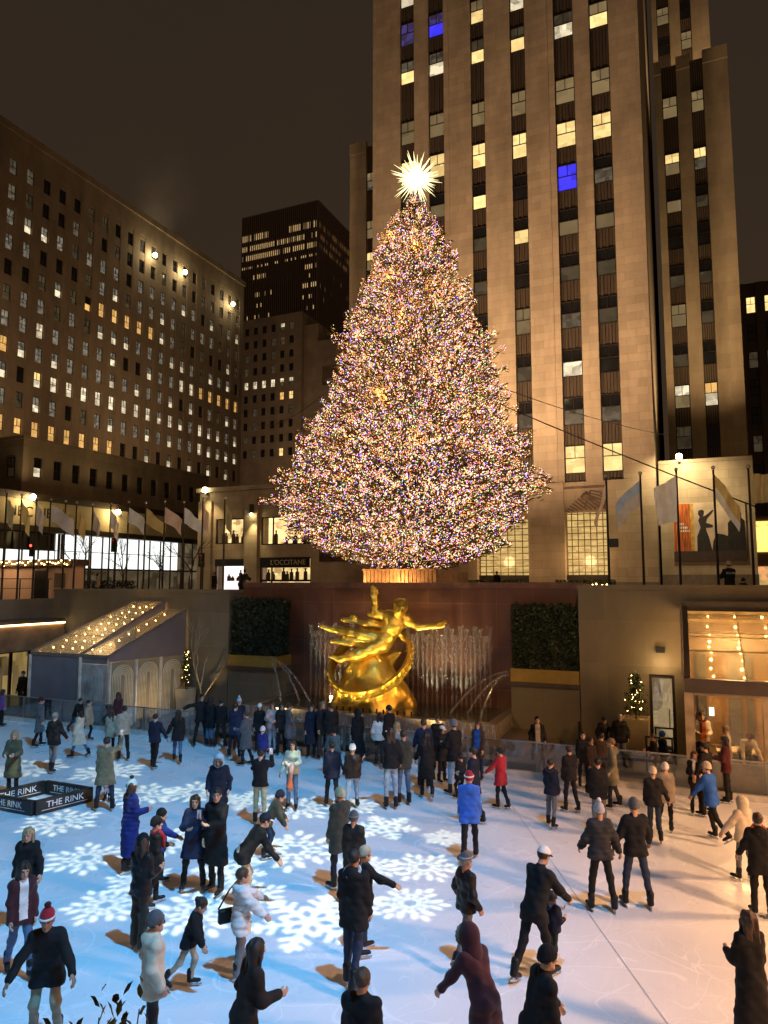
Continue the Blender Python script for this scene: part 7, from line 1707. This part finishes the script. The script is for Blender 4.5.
# light of the place: street floods on the tower, statue lamps, pavilion lamps, and added fills
for x in (-25, -17, -9): lamp('facade_floodlight', 'SPOT', (x, 44, 6.0), LP['facade'], (1.0, .66, .37), (x*.95, 61, 44), .6, 105, 1.0)
lamp('facade_floodlight', 'SPOT', (2.6, 63.5, 16.3), LP['facade']*.5, (1.0, .68, .34), (2.6, 77, 42), .4, 80, 1.0)
lamp('street_floodlight', 'SPOT', (-66, 50, 20.9), LP['left'], (1.0, .66, .36), (-87, 88, 48), .6, 120, 1.0)
lamp('street_floodlight', 'SPOT', (-66, 80, 20.9), LP['left'], (1.0, .66, .36), (-87, 108, 44), .6, 120, 1.0)
for px, py, pl_ in ((33, 499, 'X'), (118, 514, 'X')):
    q = onX(px, py, XS+1.2); lamp('cornice_lamp', 'POINT', q, 420, (1, .74, .34), size=.2)
q = onY(205, 492, Ys-1.2); lamp('pole_lamp', 'SPOT', q+Vector((0, -.3, .2)), 1300, (1, .76, .36), (q.x+.3, Ys, 6), .2, 80, .8)
q = onY(679, 457, 61.6); lamp('poster_lamp', 'SPOT', q+Vector((0, -2.4, .6)), 2600, (1, .8, .42), (q.x+.6, 62.4, 8.5), .2, 150, .8)
q = onY(251, 513, Ys-.95); lamp('pilaster_lamp', 'SPOT', q+Vector((0, 0, -.3)), 700, (1, .8, .36), (q.x, Ys-.2, 4.5), .1, 70, .8)
c = GS.location
for px, py in ((155, 255), (185, 272), (233, 304)): q = onX(px, py, XW+2.0); lamp('roof_lamp', 'POINT', q, 300, (1, .84, .5), size=.3)
sv = bpy.data.materials.new('steam'); sv.use_nodes = True; t = NT(sv.node_tree); t.n.clear()
tc = t.add('ShaderNodeTexCoord'); nz = t.add('ShaderNodeTexNoise'); nz.inputs['Scale'].default_value = .14; nz.inputs['Detail'].default_value = 4; t.link(tc.outputs['Object'], nz.inputs['Vector'])
ln_ = t.add('ShaderNodeVectorMath', operation='LENGTH'); mp = t.add('ShaderNodeMapping'); mp.inputs['Scale'].default_value = (1/9, 1/9, 1/15); t.link(tc.outputs['Object'], mp.inputs[0]); t.link(mp.outputs[0], ln_.inputs[0])
fall = t.math('MAXIMUM', t.math('SUBTRACT', 1.0, ln_.outputs['Value']), 0.0); dn = t.math('MULTIPLY', t.math('MULTIPLY', fall, t.math('MAXIMUM', t.math('SUBTRACT', nz.outputs['Fac'], .35), 0.0)), .20)
vo = t.add('ShaderNodeVolumePrincipled'); vo.inputs['Color'].default_value = (.9, .85, .75, 1); t.link(dn, vo.inputs['Density']); o_ = t.add('ShaderNodeOutputMaterial'); t.link(vo.outputs[0], o_.inputs['Volume'])
pc = onX(160, 205, -96.0); m = MB(); i_v = len(m.v); m.ball((0, 0, 0), 9.0, 16, sz=1.65); st_ = m.build('steam', sv, None); st_.location = pc; st_['kind'] = 'stuff'; st_['label'] = 'faint steam drifting above the office block roof'
lamp('steam_fill', 'SPOT', (pc.x+1, pc.y-3, 71.8), 2600, (1, .74, .44), pc, .4, 70, 1.0)  # fill added so that the steam shows against the sky
for dx_, dy_, dz_, tz, k_ in ((-3.6, 22.6, .75, 3.4, 1.0), (3.6, 22.6, .75, 3.4, 1.0), (0, 22.0, .6, 3.7, .9)): lamp('statue_lamp', 'SPOT', (c.x+dx_, dy_, dz_), LP['statue']*k_, (1, .80, .34), (c.x, 24.9, tz), .15, 62, .8)
for dx_ in (-5.5, 5.5): lamp('statue_lamp', 'SPOT', (c.x+dx_, 21.0, 6.2), LP['statue']*.3, (1, .82, .42), (c.x, 24.9, 3.2), .15, 30, .7)  # upper pair added as fill to even out the statue's light
for px in (332, 432, 460): q = onY(px, 690, 25.9); lamp('jet_lamp', 'SPOT', (q.x, 25.6, 1.0), LP['jet'], (1, .85, .5), (q.x, 26.1, 4.0), .08, 70, .8)
lamp('basin_fill', 'SPOT', (-7.2, 21.9, 2.9), 140, (1, .68, .32), (-6.8, 23.6, .6), .2, 110, 1.0)  # added warm fill for the basin tiers, both spots
lamp('basin_fill', 'SPOT', (-13.8, 21.9, 2.9), 90, (1, .68, .32), (-14.2, 23.6, .6), .2, 110, 1.0)
lamp('pavilion_lamp', 'POINT', (-23.4, 23.6, 2.9), 130, (1, .66, .28), size=.5)
lamp('restaurant_lamp', 'POINT', (1.2, 23.8, 3.2), 240, (1, .58, .22), size=.35); lamp('restaurant_lamp', 'POINT', (3.8, 23.6, 3.2), 240, (1, .58, .22), size=.35)
lamp('door_lamp', 'POINT', ((dx0+dx1)/2, YW-.55, 2.95), 30, (1, .68, .32), size=.1)
q = onY(203, 700, 24.6); lamp('sapling_uplight', 'SPOT', (q.x+.1, 24.5, .1), 90, (1, .75, .38), (q.x, 25.3, 3.0), .05, 55, .8)
lamp('portal_lamp', 'POINT', (-7.5, 60.0, 7.5), 260, (1, .62, .26), size=.5); lamp('portal_lamp', 'POINT', (-14.6, 60.0, 7.5), 260, (1, .62, .26), size=.5)
lamp('kiosk_lamp', 'POINT', (-35, 27.2, 7.2), 90, (1, .62, .32), size=.3)
for x in (-13.3, -15.8): lamp('tree_uplight', 'POINT', (x, 32.2, 5.6), 160, (1, .55, .22), size=.2)
# warm lamps of the promenade and restaurants at the rink's far end, then added fills
for loc, pw, tg in (((9.5, 9, 8.0), LP['warm'], (2.5, 12, 0)), ((10, 17.5, 7.0), LP['warm']*.8, (2.0, 16, 0))): lamp('promenade_lamp', 'SPOT', loc, pw, (1.0, .50, .24), tg, .6, 96, 1.0)
lamp('ambient_fill', 'POINT', (-7, 3.0, 11), LP['terrace'], (1.0, .60, .36), size=1.0)  # added warm ambient fill hung above the rink
lamp('door_glow', 'SPOT', (-19.6, 23.0, .25), 60, (1, .70, .34), (-20.9, 23.6, 1.4), .2, 120, 1.0)
for x in (-26, -6): lamp('plaza_fill', 'SPOT', (x*.3+4, -8, 22), LP['plaza'], (1, .70, .40), (x, 30, 10), .5, 34, .8)  # unseen fill added for flags and plaza walls, kept off the ice
lamp('street_floodlight', 'SPOT', (-82, 140, 20), 16000, (1, .68, .4), (-112, 182, 55), .6, 70, 1.0)  # fill added to lift the older block out of the dark
rl_ = random.Random(3)
for k in range(34):
    z_ = zt(562)+(zt(235)-zt(562))*(k+.5)/34; a_ = k*2.4; r_ = prof(z_)*.62; lamp('crown_fill', 'POINT', (TX+r_*math.cos(a_)-.2, TY+r_*math.sin(a_), z_), LP['tree'], (1, .47, .15), size=.25)  # fill added inside the crown for a golden glow between the bulbs
lamp('shrub_fill', 'POINT', (-2.2, -1.6, 7.4), 90, (1, .72, .42), size=.2)  # weak fill added for the shrub leaves
lamp('facade_floodlight', 'SPOT', (1.6, 70, 16.2), 5200, (1, .68, .36), (-1.9, 69, 42), .4, 80, 1.0)  # fill added on the tower's dark side face
lamp('facade_floodlight', 'SPOT', (2.3, 83, 62.6), 5200, (1, .68, .36), (2.3, 92.5, 76), .4, 110, 1.0)  # fill added for the otherwise unlit upper block
lamp('moonlight', 'SUN', (0, 0, 50), .012, (1, .85, .7), (10, 20, 0), .5)
# camera
cam = bpy.data.cameras.new('camera'); co = bpy.data.objects.new('camera', cam); COL.objects.link(co); scene.camera = co
cam.sensor_fit = 'VERTICAL'; cam.sensor_height = 24; cam.lens = 24*FPX/1024; cam.clip_start = .05; cam.clip_end = 3000
co.location = (0, 0, EYE)
rt_, up_, bk_ = Vector((CT, ST, 0)), Vector((ST*SP, -CT*SP, CP)), Vector((ST*CP, -CT*CP, -SP))
co.rotation_euler = Matrix((rt_, up_, bk_)).transposed().to_euler()
vs = scene.view_settings; vs.view_transform = 'Standard'; vs.look = 'None'; vs.exposure = 0.18; vs.gamma = 1
cy_ = scene.cycles; cy_.max_bounces = 6; cy_.diffuse_bounces = 2; cy_.glossy_bounces = 3; cy_.transmission_bounces = 4; cy_.transparent_max_bounces = 12; cy_.caustics_reflective = False; cy_.caustics_refractive = False
cy_.sample_clamp_indirect = 6; cy_.sample_clamp_direct = 0; cy_.use_light_tree = True; cy_.use_denoising = True
